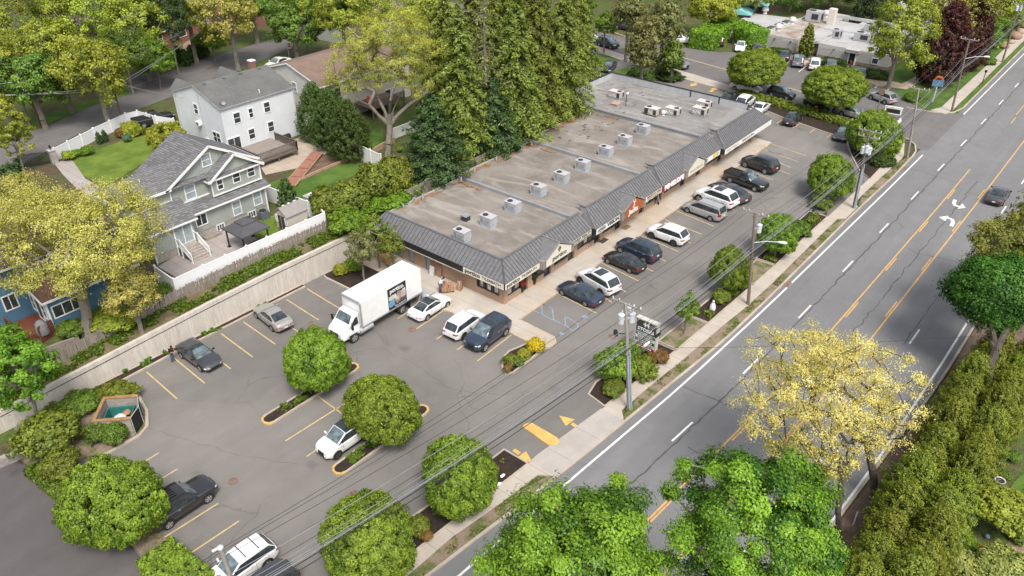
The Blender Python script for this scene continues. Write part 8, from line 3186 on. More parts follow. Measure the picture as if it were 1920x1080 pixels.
for lb,px,rx,ry,zc,sd in (('bushy grey green pine left of the pair beside the side street',(1208,85),40,62,8.0,71),('bushy grey green pine right of the pair beside the side street',(1245,50),42,58,8.5,72),('small dark pine at the foot of the bushy pair',(1262,108),22,34,4.2,73),
 ('loose grey pine at the top edge above the bushy pair',(1180,20),40,35,9,74)):
 big_tree('pine_tree',lb,px,rx,ry,zc,'pine' if 'dark' not in lb else 'green',BARK,sd,120,60,0.2,0.85 if rx > 30 else 0.55,r0=0.28,group='pines by the side street',hollow=0.25,gap=0.08)
def egg(name,lb,base,H,Rr,mat,seed,group=None,n=150,per=42,size=0.16,spray=0.55,top=0.55,amp=0.12,cat='tree',trunk=True,rz=0.0):
 b = base if isinstance(base,Vector) else T(*base)
 t = thing(name,lb,cat,b,rz,group)
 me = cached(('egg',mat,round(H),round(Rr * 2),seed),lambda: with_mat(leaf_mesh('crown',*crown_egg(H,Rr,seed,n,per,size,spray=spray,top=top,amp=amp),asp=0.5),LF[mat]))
 link('crown',me,t)
 if trunk:
  def f():
   mb = MB()
   mb.tube([(0,0,-0.2),(0,0,H * 0.5),(0,0,H * 0.9)],[0.16,0.1,0.03],6)
   for k in range(14):
    a = k * 2.4
    z = H * (0.12 + 0.055 * k)
    rr_ = Rr * 0.6 * math.sin(math.pi * min(0.95,z / H))
    mb.tube([(0,0,z * 0.8),(math.cos(a) * rr_,math.sin(a) * rr_,z)],[0.05,0.02],4)
   return mk_mesh(mb,'trunk',BARKD)
  link('trunk',cached(('eggt',round(H),round(Rr * 2)),f),t)
 return t
egg('arborvitae','dark arborvitae at the left of the trio by the white house patio',(598,262),7.0,2.1,'arb',1,'dark arborvitae trio',300,60,0.105)
egg('arborvitae','dark arborvitae in the middle of the trio by the white house patio',(630,280),7.4,2.2,'arb',2,'dark arborvitae trio',300,60,0.105)
egg('arborvitae','dark arborvitae at the right of the trio, nearest the oak trunk',(658,297),7.0,2.2,'arb',3,'dark arborvitae trio',300,60,0.105)
egg('arborvitae','small dark conical evergreen behind the resin shed',(543,398),3.6,0.85,'arb',4,None,90,40,0.12,0.3)
egg('arborvitae','slim golden column evergreen at the restaurant stone recess',P(1508,107),5.6,0.95,'cyp',5,None,90,40,0.2,0.4)
egg('purple_tree','large purple leaved tree on the corner lawn, left of the two',P(1752,158),12.5,3.2,'plum',6,'purple trees on the corner lawn',330,70,0.19,0.9,0.6)
egg('purple_tree','purple leaved tree nearer the main road pole, right of the two',P(1806,130),11.0,2.5,'plum',7,'purple trees on the corner lawn',300,70,0.19,0.9,0.6)
egg('arborvitae','grey green column tree at the right of the purple pair',P(1872,62),9,2.4,'jun',8,None,140,40,0.3,0.8)
ORD2 = ['first','second','third','fourth','fifth','sixth','seventh','eighth','ninth','tenth','eleventh','twelfth','thirteenth','fourteenth']
for row,(yy0,yy1) in enumerate(((3.0,2.2),(0.75,-0.2))):
 for i in range(13):
  x = 35.4 + 2.4 * i + (1.2 if row else 0) + random.uniform(-0.25,0.25)
  y = yy0 + (yy1 - yy0) * i / 12 + random.uniform(-0.25,0.25)
  sd = 11 + (i + row) % 4
  t = egg('cypress_tree','%s golden cypress from the bottom in the hedge row nearer the %s' % (ORD2[i],'road' if row == 0 else 'garden'),Vector((x,y,0)),5.3,1.42,'cyp',sd,'golden cypress hedge on the verge',
 230,85,0.068,0.42,0.5,0.10,rz=random.uniform(0,6))
  s = random.uniform(0.92,1.1)
  t.scale = (s,s,random.uniform(0.85,1.12))
def shrub_mesh(mat,k):
 return cached(('shrub',mat,k),lambda: with_mat(leaf_mesh('foliage',*crown_dome(1.0,0.9,200 + k,n=110,per=60,size=0.07,amp=0.34,zmin=-0.4,rc=0.2)),LF[mat]))
def stems():
 def f():
  mb = MB()
  for k in range(6):
   a = k * 1.05
   mb.tube([(0,0,-0.7),(math.cos(a) * 0.25,math.sin(a) * 0.25,-0.1),(math.cos(a) * 0.5,math.sin(a) * 0.5,0.4)],[0.05,0.035,0.015],4)
  return mk_mesh(mb,'stems',BARKD)
 return cached('stems',f)
NSH = [0]
def shrub(lb,px,rx,ry,mat,zc=None,group=None,name='shrub',up=None):
 """crown centre pixel; stands on the terrain"""
 z0 = 0.6 if zc is None else zc
 p = P(*px,z0)
 for _ in range(4):
  p = P(px[0],px[1],z0 + hgt(p.x,p.y))
 dd = depth(p) / FPX
 NSH[0] += 1
 r = rx * dd / 1.08
 h = ry * dd / 0.95
 g = hgt(p.x,p.y)
 t = thing(name,lb,'shrub',(p.x,p.y,g),NSH[0] * 1.3,group)
 c = link('foliage',shrub_mesh(mat,NSH[0] % 2),t)
 c.scale = (r,r,h)
 c.location = (0,0,p.z - g)
 s = link('stems',stems(),t)
 s.scale = (r,r,(p.z - g) / 0.7 if p.z - g > 0.05 else 0.2)
 s.location = (0,0,p.z - g)
 return t
for a in [
 ('yellow shrub in the mulch corner by the retaining wall',(640,506),15,13,'lime'),('bright green shrub right of the yellow one in the mulch corner',(660,499),15,15,'bright'),
 ('yellow flowering shrub at the top of the small corner bed',(1004,648),17,15,'yflow'),('green and yellow shrub in the middle of the small corner bed',(982,664),14,11,'lime'),
 ('dull green shrub at the lower end of the small corner bed',(958,676),15,13,'jun'),('small rusty shrub at the tip of the corner bed',(952,690),9,6,'rust'),('dark green low shrub between the corner bed flowers',(973,678),10,8,'green'),
 ('large round green shrub left of the shop sign post',(1158,682),38,33,'lot',1.3),('spreading green shrub right of the shop sign post',(1200,690),32,24,'jun',0.7),('rusty tipped low shrub at the right end of the sign bed',(1232,668),20,12,'rust'),
 ('low dark shrub at the left foot of the sign bed',(1152,728),22,14,'jun'),('green shrub behind the lower post of the shop sign',(1180,655),22,16,'lot',1.0),
 ('low green shrub under the clipped tree by the white sack',(1352,556),18,14,'jun'),('low shrub left of the dark mulch tip by the lowest round tree',(785,985),22,16,'jun'),('small rusty shrub beside the sidewalk near the lowest round tree',(800,1005),12,9,'rust'),
 ('long low green shrub under the round tree by the lamp pole',(1500,430),22,13,'green'),('low shrub at the foot of the transformer pole tree',(1540,380),20,12,'green'),
 ('spreading dark shrub below the lot corner tree',(1655,300),24,13,'arb'),('low dark shrub left of the lot corner tree',(1626,290),15,10,'arb'),
 ('boxy green shrub in front of the dumpster enclosure, left',(183,812),22,21,'green',0.9),('boxy green shrub in front of the dumpster enclosure, right',(217,812),24,22,'green',0.9),
 ('flat topped green shrub behind the dumpster enclosure',(222,734),34,12,'jun',1.0),('dark shrub between the wall and the dumpster enclosure',(150,755),38,18,'green',0.6),('dark shrub nearest the left end of the wall',(105,775),30,15,'green',0.5),
 ('large yellow green juniper left of the dumpster enclosure',(90,815),55,42,'jun',1.6),('greyish juniper at the corner of the two car parks',(115,872),36,30,'jun',1.3),
 ('yellow shrub inside the white street fence',(246,245),20,17,'lime'),('round green shrub in the street lawn border, middle',(163,282),12,9,'bright'),('yellow green shrub in the street lawn border beside the gate pier',(127,292),12,10,'lime'),
 ('small green shrub next to the gate pier shrub',(142,287),9,7,'bright'),('grey green mound under the yellow shrub',(238,258),9,6,'hosta'),('brown twiggy shrub left of the yellow shrub',(226,250),9,10,'rust'),
 ('tall juniper beside the short vinyl fence, right',(742,330),34,42,'jun',2.2),('tall juniper beside the short vinyl fence, left',(705,345),40,42,'jun',2.2),('broad juniper behind the white roofed shed',(655,372),42,34,'jun',1.8),('juniper in front of the white roofed shed',(612,380),32,30,'jun',1.7),
 ('leafy green bush at the wall end behind the mall corner',(650,415),36,24,'bright',1.2),('leafy green bush along the rear edge of the first roof',(730,375),40,14,'bright',1.0),('small yellow shrub at the oak foot',(750,278),6,5,'lime'),
 ('dark bush at the corner shrub bed by the lot entrance',(1205,140),30,14,'arb',0.8),('dark low bush nearest the kerb in the entrance shrub bed',(1255,142),26,9,'arb'),('dark bush under the pines by the entrance',(1222,120),22,15,'arb',1.0),
 ('dark green bush at the oak trunk of the blue house',(130,616),26,15,'green',0.8),('bright weedy bush on the fence line under the golden oak',(205,600),42,20,'yg',0.8),('dark bush between the golden oak and the white fence',(300,548),22,14,'green',0.6),
 ('light green garden tree right of the bird bath',(1885,955),52,38,'yg',2.0),('blue green hosta clump by the bird bath',(1845,902),17,13,'hosta',0.3),('grey green shrub below the golden hedge end',(1790,1055),38,30,'cream',1.0),
 ('cream flowering shrub at the bottom right corner',(1885,1068),55,30,'cream',1.4),('low green mound in the garden below the blue birdhouse',(1815,1015),20,9,'bright',0.2),('yellow mound in the garden border',(1858,1033),11,8,'lime',0.2),
 ('green clump at the upper garden path',(1902,855),14,9,'green',0.3),('small green clump near the garden stump',(1875,850),9,8,'green',0.3),('green border shrub at the right edge of the garden',(1908,1005),18,12,'green',0.3),
 ('low green clump beside the bird bath',(1885,890),12,7,'green',0.2),
 ('dark shrub at the restaurant wall left of the recess',(1460,97),24,6,'arb'),('dark shrub at the restaurant wall right of the recess',(1560,117),28,6,'arb'),('dark round shrubs at the right corner of the restaurant',(1640,139),26,8,'arb'),
 ('bright green bush at the corner lawn edge by the side street',(1712,182),16,10,'green'),('bright bush in front of the purple trees',(1775,100),6,9,'lime',1.5),('green bush by the far driveway on the main road',(1855,115),12,10,'green'),
 ]:
 shrub(*a)
for lb,px,rx,ry,zc,m,sd in (('slim tree with dusty leaves in the mulch bed, left of the three',(676,468),33,40,3.6,'pine',81),('slim tree with dusty leaves in the mulch bed, rear of the three',(705,438),38,38,4.2,'jun',82),('slim tree with yellowish leaves in the mulch bed, nearest the brick wall',(735,462),26,28,3.6,'jun',83),
 ('small young tree on the grass strip near the white sack',(1290,577),24,23,2.9,'lot',84)):
 big_tree('young_tree',lb,px,rx,ry,zc,m,BARK,sd,70,70,0.085,0.36,r0=0.12,group='young trees in the beds',hollow=0.3)
for k,q in enumerate([(337,118),(350,124),(362,116),(374,110),(385,106)]):
 egg('columnar_shrub','small dark column shrub, %s from the left along the rear street drive' % ORD2[k],T(*q),2.6,0.6,'arb',30 + k % 2,'column shrubs on the rear street',60,26,0.16,0.25,cat='shrub')
for k,q in enumerate([(188,270),(199,266)]):
 egg('columnar_shrub','tiny dark column shrub against the street fence, %s of two' % ('left','right')[k],T(*q),1.5,0.3,'fir',32,'tiny column shrubs',40,20,0.1,0.15,cat='shrub')
def hedge(name,lb,pts,w,h,mat,n_per_m=16,size=0.2,z0=0.0,per=16):
 p0 = Vector((*pts[0],0))
 t = thing(name,lb,'hedge',(p0.x,p0.y,z0))
 C,O = [],[]
 for a,b in zip(pts,pts[1:]):
  a,b = Vector((*a,0)),Vector((*b,0))
  d = (b - a)
  L_ = d.length
  d.normalize()
  nn = Vector((-d.y,d.x,0))
  for k in range(int(L_ * n_per_m)):
   u = random.random()
   s = random.choice((-1,1)) if random.random() < 2 * h / (2 * h + w) else 0
   if s:
    off = nn * s * w / 2
    z = random.uniform(0.05,h)
    o = nn * s
   else:
    off = nn * random.uniform(-w / 2,w / 2)
    z = h
    o = Vector((0,0,1))
   p = a + d * L_ * u + off
   C.append((p.x - p0.x,p.y - p0.y,z))
   O.append(tuple(o))
 for e,f_ in ((pts[0],pts[1]),(pts[-1],pts[-2])):
  e,f_ = Vector((*e,0)),Vector((*f_,0))
  d = (e - f_).normalized()
  nn = Vector((-d.y,d.x,0))
  for k in range(int(w * n_per_m)):
   p = e + nn * random.uniform(-w / 2,w / 2)
   C.append((p.x - p0.x,p.y - p0.y,random.uniform(0.05,h)))
   O.append(tuple(d))
 C,O = np.array(C),np.array(O)
 A = clump_leaves(C,size * 1.7,per * 2,size * 0.75,O,0.3)
 link('foliage',with_mat(leaf_mesh('foliage',*A),LF[mat]),t)
 mb = MB()
 q = [(Vector((*p,0)) - p0) for p in pts]
 mb.ribbon([(v.x,v.y) for v in q],w * 0.6,0,h * 0.75)
 mb.build('twigs',M('hedge_interior',(0.05,0.095,0.018),1.0,0.3,4),t)
 return t
g2 = lambda *q: [P(*a)[:2] for a in q]
hedge('clipped_hedge','tall clipped hedge with rounded corner, left arm behind the white sports car',g2((1312,92),(1345,76),(1372,66)),4.2,3.0,'bright',70,0.3)
hedge('clipped_hedge','tall clipped hedge, right arm running to the restaurant wall',g2((1380,74),(1420,90)),4.0,3.0,'bright',80,0.3)
hedge('low_hedge','low clipped hedge between the mall car park and the side street',g2((1385,180),(1440,194),(1520,216),(1590,238)),1.7,0.75,'jun',20,0.22)
hedge('boundary_hedge','bright green hedge between the two car parks at the bottom left',[(11.3,29.5),(11.4,34),(11.2,38.6)],2.3,1.1,'lot',80,0.12,per=22)
hedge('boundary_hedge','shaggy green edging between the two car parks, upper stretch',[(10.9,41.5),(10.6,45),(9.9,49.5),(9.6,53)],1.0,0.5,'weed',40,0.13,per=14)
def scatter(name,lb,pts,mat,size,up=1.0):
 pts = np.array(pts)
 n = len(pts)
 nrm = rng.normal(size=(n,3)) * 0.6 + np.array([0,0,up])
 o = link(name,with_mat(leaf_mesh(name,pts,nrm,size * rng.uniform(0.6,1.4,n),0.5 + rng.normal(size=n) * 0.25),LF[mat]))
 o['kind'] = 'stuff'
 o['label'] = lb
 return o
def patchy(n,fx,dens=0.5,f=0.7):
 out = []
 while len(out) < n:
  x,y,z = fx()
  v = mnoise.noise(Vector((x * f,y * f,3.7))) + 0.5 * mnoise.noise(Vector((x * f * 2.7,y * f * 2.7,9.1)))
  if v > 0.55 - 0.95 * dens:
   out.append((x,y,z))
 return out
def bank():
 x = random.uniform(9,50)
 y = wall_y(x) + random.uniform(0.35,2.6)
 return x,y,hgt(x,y) + random.uniform(0,0.35)
scatter('bank_weeds','leafy weeds on the bank above the retaining wall',patchy(17000,bank,0.72),'weed',0.11)
def bank2():
 x = random.uniform(44,56)
 y = 58.7 + random.uniform(0,2.6)
 return x,y,hgt(x,y) + random.uniform(0.2,1.4)
scatter('ivy','bright green creeper behind the corner of the mall',patchy(5000,bank2,0.8),'bright',0.15)
def foot():
 x = random.uniform(14,40)
 y = wall_y(x) - random.uniform(0.05,0.8)
 return x,y,0.1 + random.uniform(0,0.25)
scatter('wall_foot_weeds','scattered green weeds along the foot of the retaining wall',patchy(900,foot,0.18,0.9),'weed',0.1)
def is1():
 a,b = random.choice((IS1,IS2))
 t = random.random() ** 1.2
 return a.x + (b.x - a.x) * (0.1 + 0.75 * t),a.y + random.uniform(-0.45,0.45),0.12 + random.uniform(0,0.3)
scatter('island_groundcover','low green groundcover on the planting islands',patchy(2600,is1,0.5,2.0),'green',0.09)
def vg():
 x = random.uniform(10,110)
 if 32.5 < x < 42.5 or 87 < x < 94:
  return 44.0,22.6,0.1
 a,b = interp(x,KERB_L) + 0.15,interp(x,SW_RD) - 0.05
 return x,random.uniform(a,b),0.09 + random.uniform(0,0.08)
scatter('verge_grass','patchy grass tufts on the verge between sidewalk and road',patchy(6000,vg,0.32,1.1),'grass',0.07)
def fb():
 x = random.choice((random.uniform(72,88),random.uniform(72,88),random.uniform(58,66),random.uniform(14,32)))
 y = interp(x,SW_LOT) + random.uniform(0.25,1.5)
 return x,y,0.12 + random.uniform(0,0.35)
scatter('bed_groundcover','low shrubs and groundcover in the front planting beds',patchy(5200,fb,0.4,0.8),'jun',0.10)
def gd():
 x = random.uniform(38,62)
 y = random.uniform(-16,-3.2)
 return x,y,random.uniform(0,0.25)
scatter('garden_groundcover','mixed low plants and weeds on the garden floor',patchy(9000,gd,0.42,0.8),'weed',0.09)
def leaf_litter():
 x = random.uniform(36,66)
 return x,random.uniform(2.3,4.6),random.uniform(0.0,0.02)
scatter('fallen_leaves','brown fallen leaves on the far verge under the oak',patchy(3500,leaf_litter,0.7),'rust',0.07,3.0)
struct(sheet('verge',[(20,7.3),(41,5.95),(54,5.1),(62,4.55),(130,3.6),(130,-0.5),(62,0.5),(20,2.5)],-0.02,M('brown_verge_soil',(0.155,0.11,0.085),1.0,0.3,1.0,bump=0.5,fine=8)))
struct(sheet('garden_soil',[(38,-3.4),(66,-3.2),(70,-16),(38,-22)],-0.03,M('garden_floor',(0.16,0.14,0.07),1.0,0.4,0.8,bump=0.5,fine=7)))
struct(sheet('garden_path',g2((1920,1010),(1870,1050),(1830,1065),(1800,1100),(1850,1100),(1880,1070),(1930,1035)),-0.01,M('garden_path_soil',(0.26,0.18,0.13),1.0,0.15,1.5,fine=7)))
struct(sheet('garden_lawn',g2((1920,885),(1900,905),(1885,930),(1930,930)),-0.01,G_LAWN2))
for t,fc in PLANTERS:
 c = link('flowers',shrub_mesh('red' if fc == 'r' else 'arb',0),t)
 c.scale = (0.36,0.36,0.38)
 c.location = (0,0,1.05)

POLEW = M('pole_wood',(0.20,0.165,0.135),0.95,0.25,1.5,stretch=(3,3,0.2),fine=8)
POLEG = M('grey_pole_wood',(0.32,0.295,0.27),0.95,0.2,1.5,stretch=(3,3,0.2),fine=8)
STEEL = M('conduit_grey',(0.30,0.34,0.38),0.5,0.12,1.2)
TRANS = M('transformer_grey',(0.50,0.54,0.57),0.45,0.08,1.5)
PORC = M('porcelain',(0.5,0.5,0.5),0.4)
CABK = M('black_cable',(0.03,0.03,0.03),0.6)
CABS = M('silver_cable',(0.27,0.285,0.31),0.45,0.1,0.5,metal=0.3)
CABD = M('dull_cable',(0.20,0.20,0.205),0.6)
def proj(p):
 v = Vector(p) - Vector((0,0,CAM_H))
 a = FPX / v.dot(FW)
 return 960 + a * v.dot(RT),540 + a * v.dot(DN)
def pole_geo(base,top):
 b = P(*base)
 lo,hi = 3.0,20.0
 for _ in range(40):
  m = (lo + hi) / 2
  if proj((b.x,b.y,m))[1] > top[1]:
   lo = m
  else:
   hi = m
 t = P(top[0],top[1],lo)
 return b,t
POLES = []
def utility_pole(label,base,top,mat,arms=(),trans=(),lamp=None,conduit=False,r=0.16,flood=False):
 b,t = pole_geo(base,top) if not isinstance(base,Vector) else (base,top)
 o = thing('utility_pole',label,'utility pole',b,0,'utility poles along the main road')
 up = t - b
 H = up.z
 mb = MB()
 mb.tube([(0,0,-0.3),up * 0.5,up],[r,r * 0.85,r * 0.65],10)
 mb.build('shaft',mat,o,True)
 for f,hw_ in arms:
  mb = MB()
  c = up * f
  mb.bar(c + Vector((0.12,-hw_,0)),c + Vector((0.12,hw_,0)),0.10,0.12)
  mb.bar(c + Vector((0.12,-hw_ * 0.5,0)),c + Vector((0.1,0,-0.55)),0.03,0.04)
  mb.bar(c + Vector((0.12,hw_ * 0.5,0)),c + Vector((0.1,0,-0.55)),0.03,0.04)
  a_ = mb.build('crossarm',POLEG,o)
  for s in (-0.95,-0.5,0.5,0.95):
   mb = MB()
   mb.lathe([(0.03,0.06),(0.07,0.1),(0.05,0.16),(0.075,0.2),(0.03,0.27),(0,0.28)],c.x + 0.12,c.y + s * hw_,8,0,'z',c.z)
   mb.build('insulator',PORC,a_,True)
 for f,a in trans:
  mb = MB()
  c = up * f
  x,y = c.x + 0.42 * math.cos(a),c.y + 0.42 * math.sin(a)
  mb.lathe([(0,0),(0.2,0.0),(0.24,0.03),(0.24,0.72),(0.26,0.74),(0.26,0.79),(0.14,0.9),(0,0.92)],x,y,14,0,'z',c.z)
  tr = mb.build('transformer',TRANS,o,True)
  mb = MB()
  mb.lathe([(0.03,0.88),(0.06,0.98),(0.04,1.1),(0,1.14)],x + 0.08,y,8,0,'z',c.z)
  mb.bar((c.x,c.y,c.z + 0.4),(x,y,c.z + 0.4),0.08,0.12)
  mb.build('bushing',PORC,tr,True)
 mb = MB()
 c = up * 0.56
 for s in (-0.3,0.3,0.0):
  mb.bar(c + Vector((0,s * 0.3 - 0.2,s * 1.4)),c + Vector((0,0.25,s * 1.4)),0.06,0.06)
 mb.build('bracket',TRIM,o)
 if conduit:
  mb = MB()
  d = Vector((-0.15,-0.12,0))
  mb.tube([d,up * 0.55 + d],0.09,8)
  d = Vector((0.02,-0.2,0))
  mb.tube([d,up * 0.58 + d],0.07,8)
  mb.build('conduit',STEEL,o,True)
 if lamp:
  f,dv,ln = lamp
  c = up * f
  d = Vector(dv).normalized()
  mb = MB()
  mb.tube([c,c + d * ln * 0.5 + Vector((0,0,0.35)),c + d * ln + Vector((0,0,0.45))],0.045,6)
  am = mb.build('lamp_arm',TRANS,o,True)
  mb = MB()
  e = c + d * ln + Vector((0,0,0.45))
  mb.tube([e - d * 0.1,e + d * 0.2,e + d * 0.6,e + d * 0.75],[0.06,0.14,0.13,0.05],8)
  mb.build('lamp_head',M('lamp_head_grey',(0.6,0.62,0.64),0.4),am,True)
 if flood:
  mb = MB()
  c = up * 0.73
  mb.bar(c,c + Vector((-0.5,0.5,0.1)),0.05,0.05)
  mb.bar(c + Vector((-0.75,0.45,0.15)),c + Vector((-0.45,0.75,0.15)),0.25,0.35)
  mb.build('floodlight',TRIM,o)
 POLES.append((b,t))
 return o
p0t = P(413,1027,10.0)
POLE0 = Vector((p0t.x + 0.3,p0t.y - 0.2,0))
utility_pole('wooden pole with bare pale top at the bottom edge beside the white hatchback',POLE0,p0t,POLEG,(),(),None,False,0.17)
mb = MB()
mb.lathe([(0.16,-0.05),(0.17,0.05),(0.1,0.12),(0,0.13)],n=10)
mb.tube([(0,0,0.05),(-0.4,0.1,0.02)],0.08,6)
mb.build('cap',PORC,[o for o in bpy.data.objects if o.name.startswith('utility_pole')][0],True,p0t - POLE0)
utility_pole('pole with grey conduits and transformers beside the shop sign',(1180,767),(1173,569),POLEG,((0.985,1.25),),((0.83,2.4),(0.83,-0.6),(0.86,0.3)),None,True,0.17,True)
utility_pole('leaning wooden pole with one transformer and a street lamp arm',(1403,572),(1416,399),POLEW,((0.985,1.25),),((0.80,-0.9),),(0.69,(0.4,-1,0),2.2),False,0.16)
utility_pole('pole with double crossarms and a cluster of three transformers',(1600,391),(1631,244),POLEW,((0.985,1.25),(0.91,1.2)),((0.72,2.6),(0.70,-0.9),(0.74,3.6)),None,True,0.16)
utility_pole('bare grey pole with pale crossarm at the mouth of the side street',(1701,298),(1723,166),POLEG,((0.99,1.25),),(),None,False,0.16)
utility_pole('tall brown pole with lamp arm on the corner lawn verge',(1784,210),(1818,73),POLEW,((0.99,1.25),),(),(0.74,(0.55,-1,0),2.6),False,0.17)
utility_pole('leaning brown pole near the boulders at the top right',(1879,117),(1914,4),POLEW,((0.97,1.25),),((0.86,2.5),(0.86,-0.6)),None,False,0.17)
far_b = Vector((POLES[-1][0].x + 34,POLES[-1][0].y - 0.3,0))
utility_pole('wooden pole beyond the top right corner',far_b,far_b + Vector((0,0,10.5)),POLEW,((0.97,1.25),))
def cable(label,pts,r,mat,sag=0.35,seg=10,name='overhead_cable',group='overhead cables along the main road'):
 out = []
 for a,b in zip(pts,pts[1:]):
  for k in range(seg):
   t = k / seg
   p = a + (b - a) * t
   s = sag * (b - a).length / 30.0
   out.append(p + Vector((0,0,-4 * s * t * (1 - t))))
 out.append(pts[-1])
 o0 = out[0].copy()
 mb = MB()
 mb.tube([p - o0 for p in out],r,5)
 o = mb.build(name,mat,None,True,o0)
 tag(o,label,'cable',group)
 return o
def along(f,dy,dx=0.0,start=0):
 return [b + (t - b) * f + Vector((dx,dy,0.25 if f > 0.9 else 0)) for b,t in POLES[start:]]
def first_fix(pts,f):
 b,t = POLES[0]
 pts[0] = b + (t - b) * f
 return pts
ext = lambda pts: [pts[0] + (pts[0] - pts[1]) * 0.9] + pts
cable('top conductor on the lot side end of the pole crossarms',ext(first_fix(along(0.985,1.15),0.99)),0.0144,CABK,0.5)
cable('top conductor nearest the pole tops',ext(first_fix(along(0.985,0.55),0.97)),0.0144,CABK,0.55)
cable('top conductor on the road side end of the pole crossarms',ext(first_fix(along(0.985,-1.1),0.93)),0.0144,CABK,0.5)
cab_pts = lambda f,dy: ext([b + (t - b) * f + Vector((0,dy,0)) for b,t in POLES])
for lb,f,dy,r,m,sg in [
 ('pale single wire strung just below the transformers',0.77,0.15,0.0200,CABS,0.45),('thick grey cable, main strand of the cable bundle',0.615,-0.12,0.0368,CABD,0.4),('thick black cable directly under the grey strand',0.597,-0.16,0.0336,CABK,0.42),
 ('lowest black cable of the bundle',0.555,-0.22,0.0272,CABK,0.45),('thin dull cable at the top of the bundle',0.665,0.1,0.0176,CABD,0.5),('thin pale cable second from the top of the bundle',0.645,-0.05,0.0160,CABS,0.55),
 ('thin black cable between bundle and single wire',0.70,0.12,0.0160,CABK,0.5),('thin pale cable on the lot side of the bundle',0.59,0.25,0.0176,CABS,0.5)]:
 cable(lb,cab_pts(f,dy),r,m,sg)
def top_of(i,f):
 b,t = POLES[i]
 return b + (t - b) * f
cable('thin service wire from the tall brown pole to the restaurant',[top_of(5,0.80),Vector((150,36,4.6))],0.0144,CABD,0.6,14,group='service wires')
cable('thin service wire from the bare grey pole towards the trees at the restaurant corner',[top_of(5,0.7),Vector((152,52,4.8))],0.0144,CABD,0.6,14,group='service wires')
cable('thin service wire crossing the main road from the conduit pole',[top_of(1,0.6),Vector((66,-6,9))],0.0128,CABK,0.5,14,group='service wires')
for k,(i,u) in enumerate(((0,0.42),(1,0.12),(1,0.2),(2,0.5))):
 a,b = cab_pts(0.57,-0.2)[i + 1],cab_pts(0.57,-0.2)[i + 2]
 p = a + (b - a) * u - Vector((0,0,0.55))
 d = (b - a).normalized()
 mb = MB()
 mb.bar(-d * 0.35,d * 0.35,0.16,0.16)
 mb.bar(-d * 0.3 + Vector((0,0,0.08)),-d * 0.3 + Vector((0,0,0.35)),0.03,0.03)
 mb.bar(d * 0.3 + Vector((0,0,0.08)),d * 0.3 + Vector((0,0,0.35)),0.03,0.03)
 o = mb.build('splice_case',TRIM if k != 1 else WHITEP,None,False,p)
 tag(o,['black splice case on the cable bundle near the lowest trees','white splice case hanging just right of the conduit pole','black splice case on the bundle over the front lawn strip','black splice case between the lamp pole and triple transformer pole'][k],'cable box','splice cases on the cable bundle')
def rear_pole(label,base,top):
 b = T(*base)
 lo,hi = 4.0,20.0
 for _ in range(40):
  m = (lo + hi) / 2
  if proj((b.x,b.y,m))[1] > top[1]:
   lo = m
  else:
   hi = m
 t = P(top[0],top[1],lo)
 o = thing('utility_pole',label,'utility pole',b)
 mb = MB()
 up = t - b
 mb.tube([(0,0,-0.3),up],[0.17,0.11],8)
 mb.build('shaft',M('red_brown_pole',(0.15,0.095,0.07),0.95,0.25,1.5,fine=8),o,True)
 mb = MB()
 mb.bar(up * 0.86 + Vector((-0.6,0,0)),up * 0.86 + Vector((0.6,0,0)),0.08,0.1)
 mb.build('crossarm',POLEG,o)
 return b,t
r1 = rear_pole('reddish brown pole on the rear street beside the white fence',(232,236),(198,117))
r2 = rear_pole('thin dark pole among the trees left of the rear street',(76,238),(45,152))
q3 = T(470,70) + Vector((0,0,7))
q4 = T(-120,285) + Vector((0,0,7))
for k,(f,lb) in enumerate(((0.62,'upper cable along the rear street'),(0.57,'lower cable along the rear street'),(0.9,'thin top wire of the rear street poles'))):
 cable(lb,[q4 + Vector((0,0,k * 0.4)),r1[0] + (r1[1] - r1[0]) * f,q3 + Vector((0,0,k * 0.4))],(0.035,0.03,0.02)[k],CABS,0.4,group='cables along the rear street')
for k in range(2):
 cable(('left','right')[k] + ' service wire from the rear street pole to the white house',[r1[0] + (r1[1] - r1[0]) * 0.72,Vector((47.9,92.5 + k * 1.6,9.3))],0.0144,CABD,0.6,12,group='service wires to the white house')
sb = P(1199,664)
t = thing('pylon_sign','tall shopping centre pylon sign board behind the conduit pole','sign',(sb.x,sb.y - 0.5,0))
for y in (-0.85,0.85):
 mb = MB()
 mb.box(-0.1,0.1,y - 0.1,y + 0.1,0,1.0)
 mb.build('post',POLEG,t)
mb = MB()
mb.box(-0.24,0.24,-1.05,1.05,0.9,3.9)
cabn = mb.build('cabinet',M('pale_sign_cabinet',(0.50,0.48,0.44),0.6,0.08,2),t)
mb = MB()
mb.box(-0.262,-0.242,-0.95,0.95,2.62,3.8)
mb.build('name_panel',M('dark_olive_panel',(0.05,0.05,0.045),0.6),t)
lettering('44',0.62,WHITEP,t,(-0.27,0.0,3.48),rz=-math.pi / 2,bold=0.015)
lettering('STORES',0.44,WHITEP,t,(-0.27,0.0,2.9),rz=-math.pi / 2,width=1.6,bold=0.012)
rows = [('#3',(0.05,0.12,0.10),'SHOPPES'),('w',(0.62,0.6,0.55),'REALTY'),('d',(0.06,0.06,0.06),'VISION'),('w',(0.6,0.6,0.56),'PORTICO'),('r',(0.30,0.03,0.03),'PENELOPE')]
for k,(c,col,tx) in enumerate(rows):
 mb = MB()
 z = 2.36 - k * 0.31
 mb.box(-0.262,-0.242,-0.95,0.95,z - 0.13,z + 0.13)
 mb.build('tenant_panel',M('tenant_%d' % k,col,0.6),t)
 lettering(tx,0.2,WHITEP if c != 'w' else INK,t,(-0.268,0.0,z),rz=-math.pi / 2,width=1.4)
b = P(1797,726)
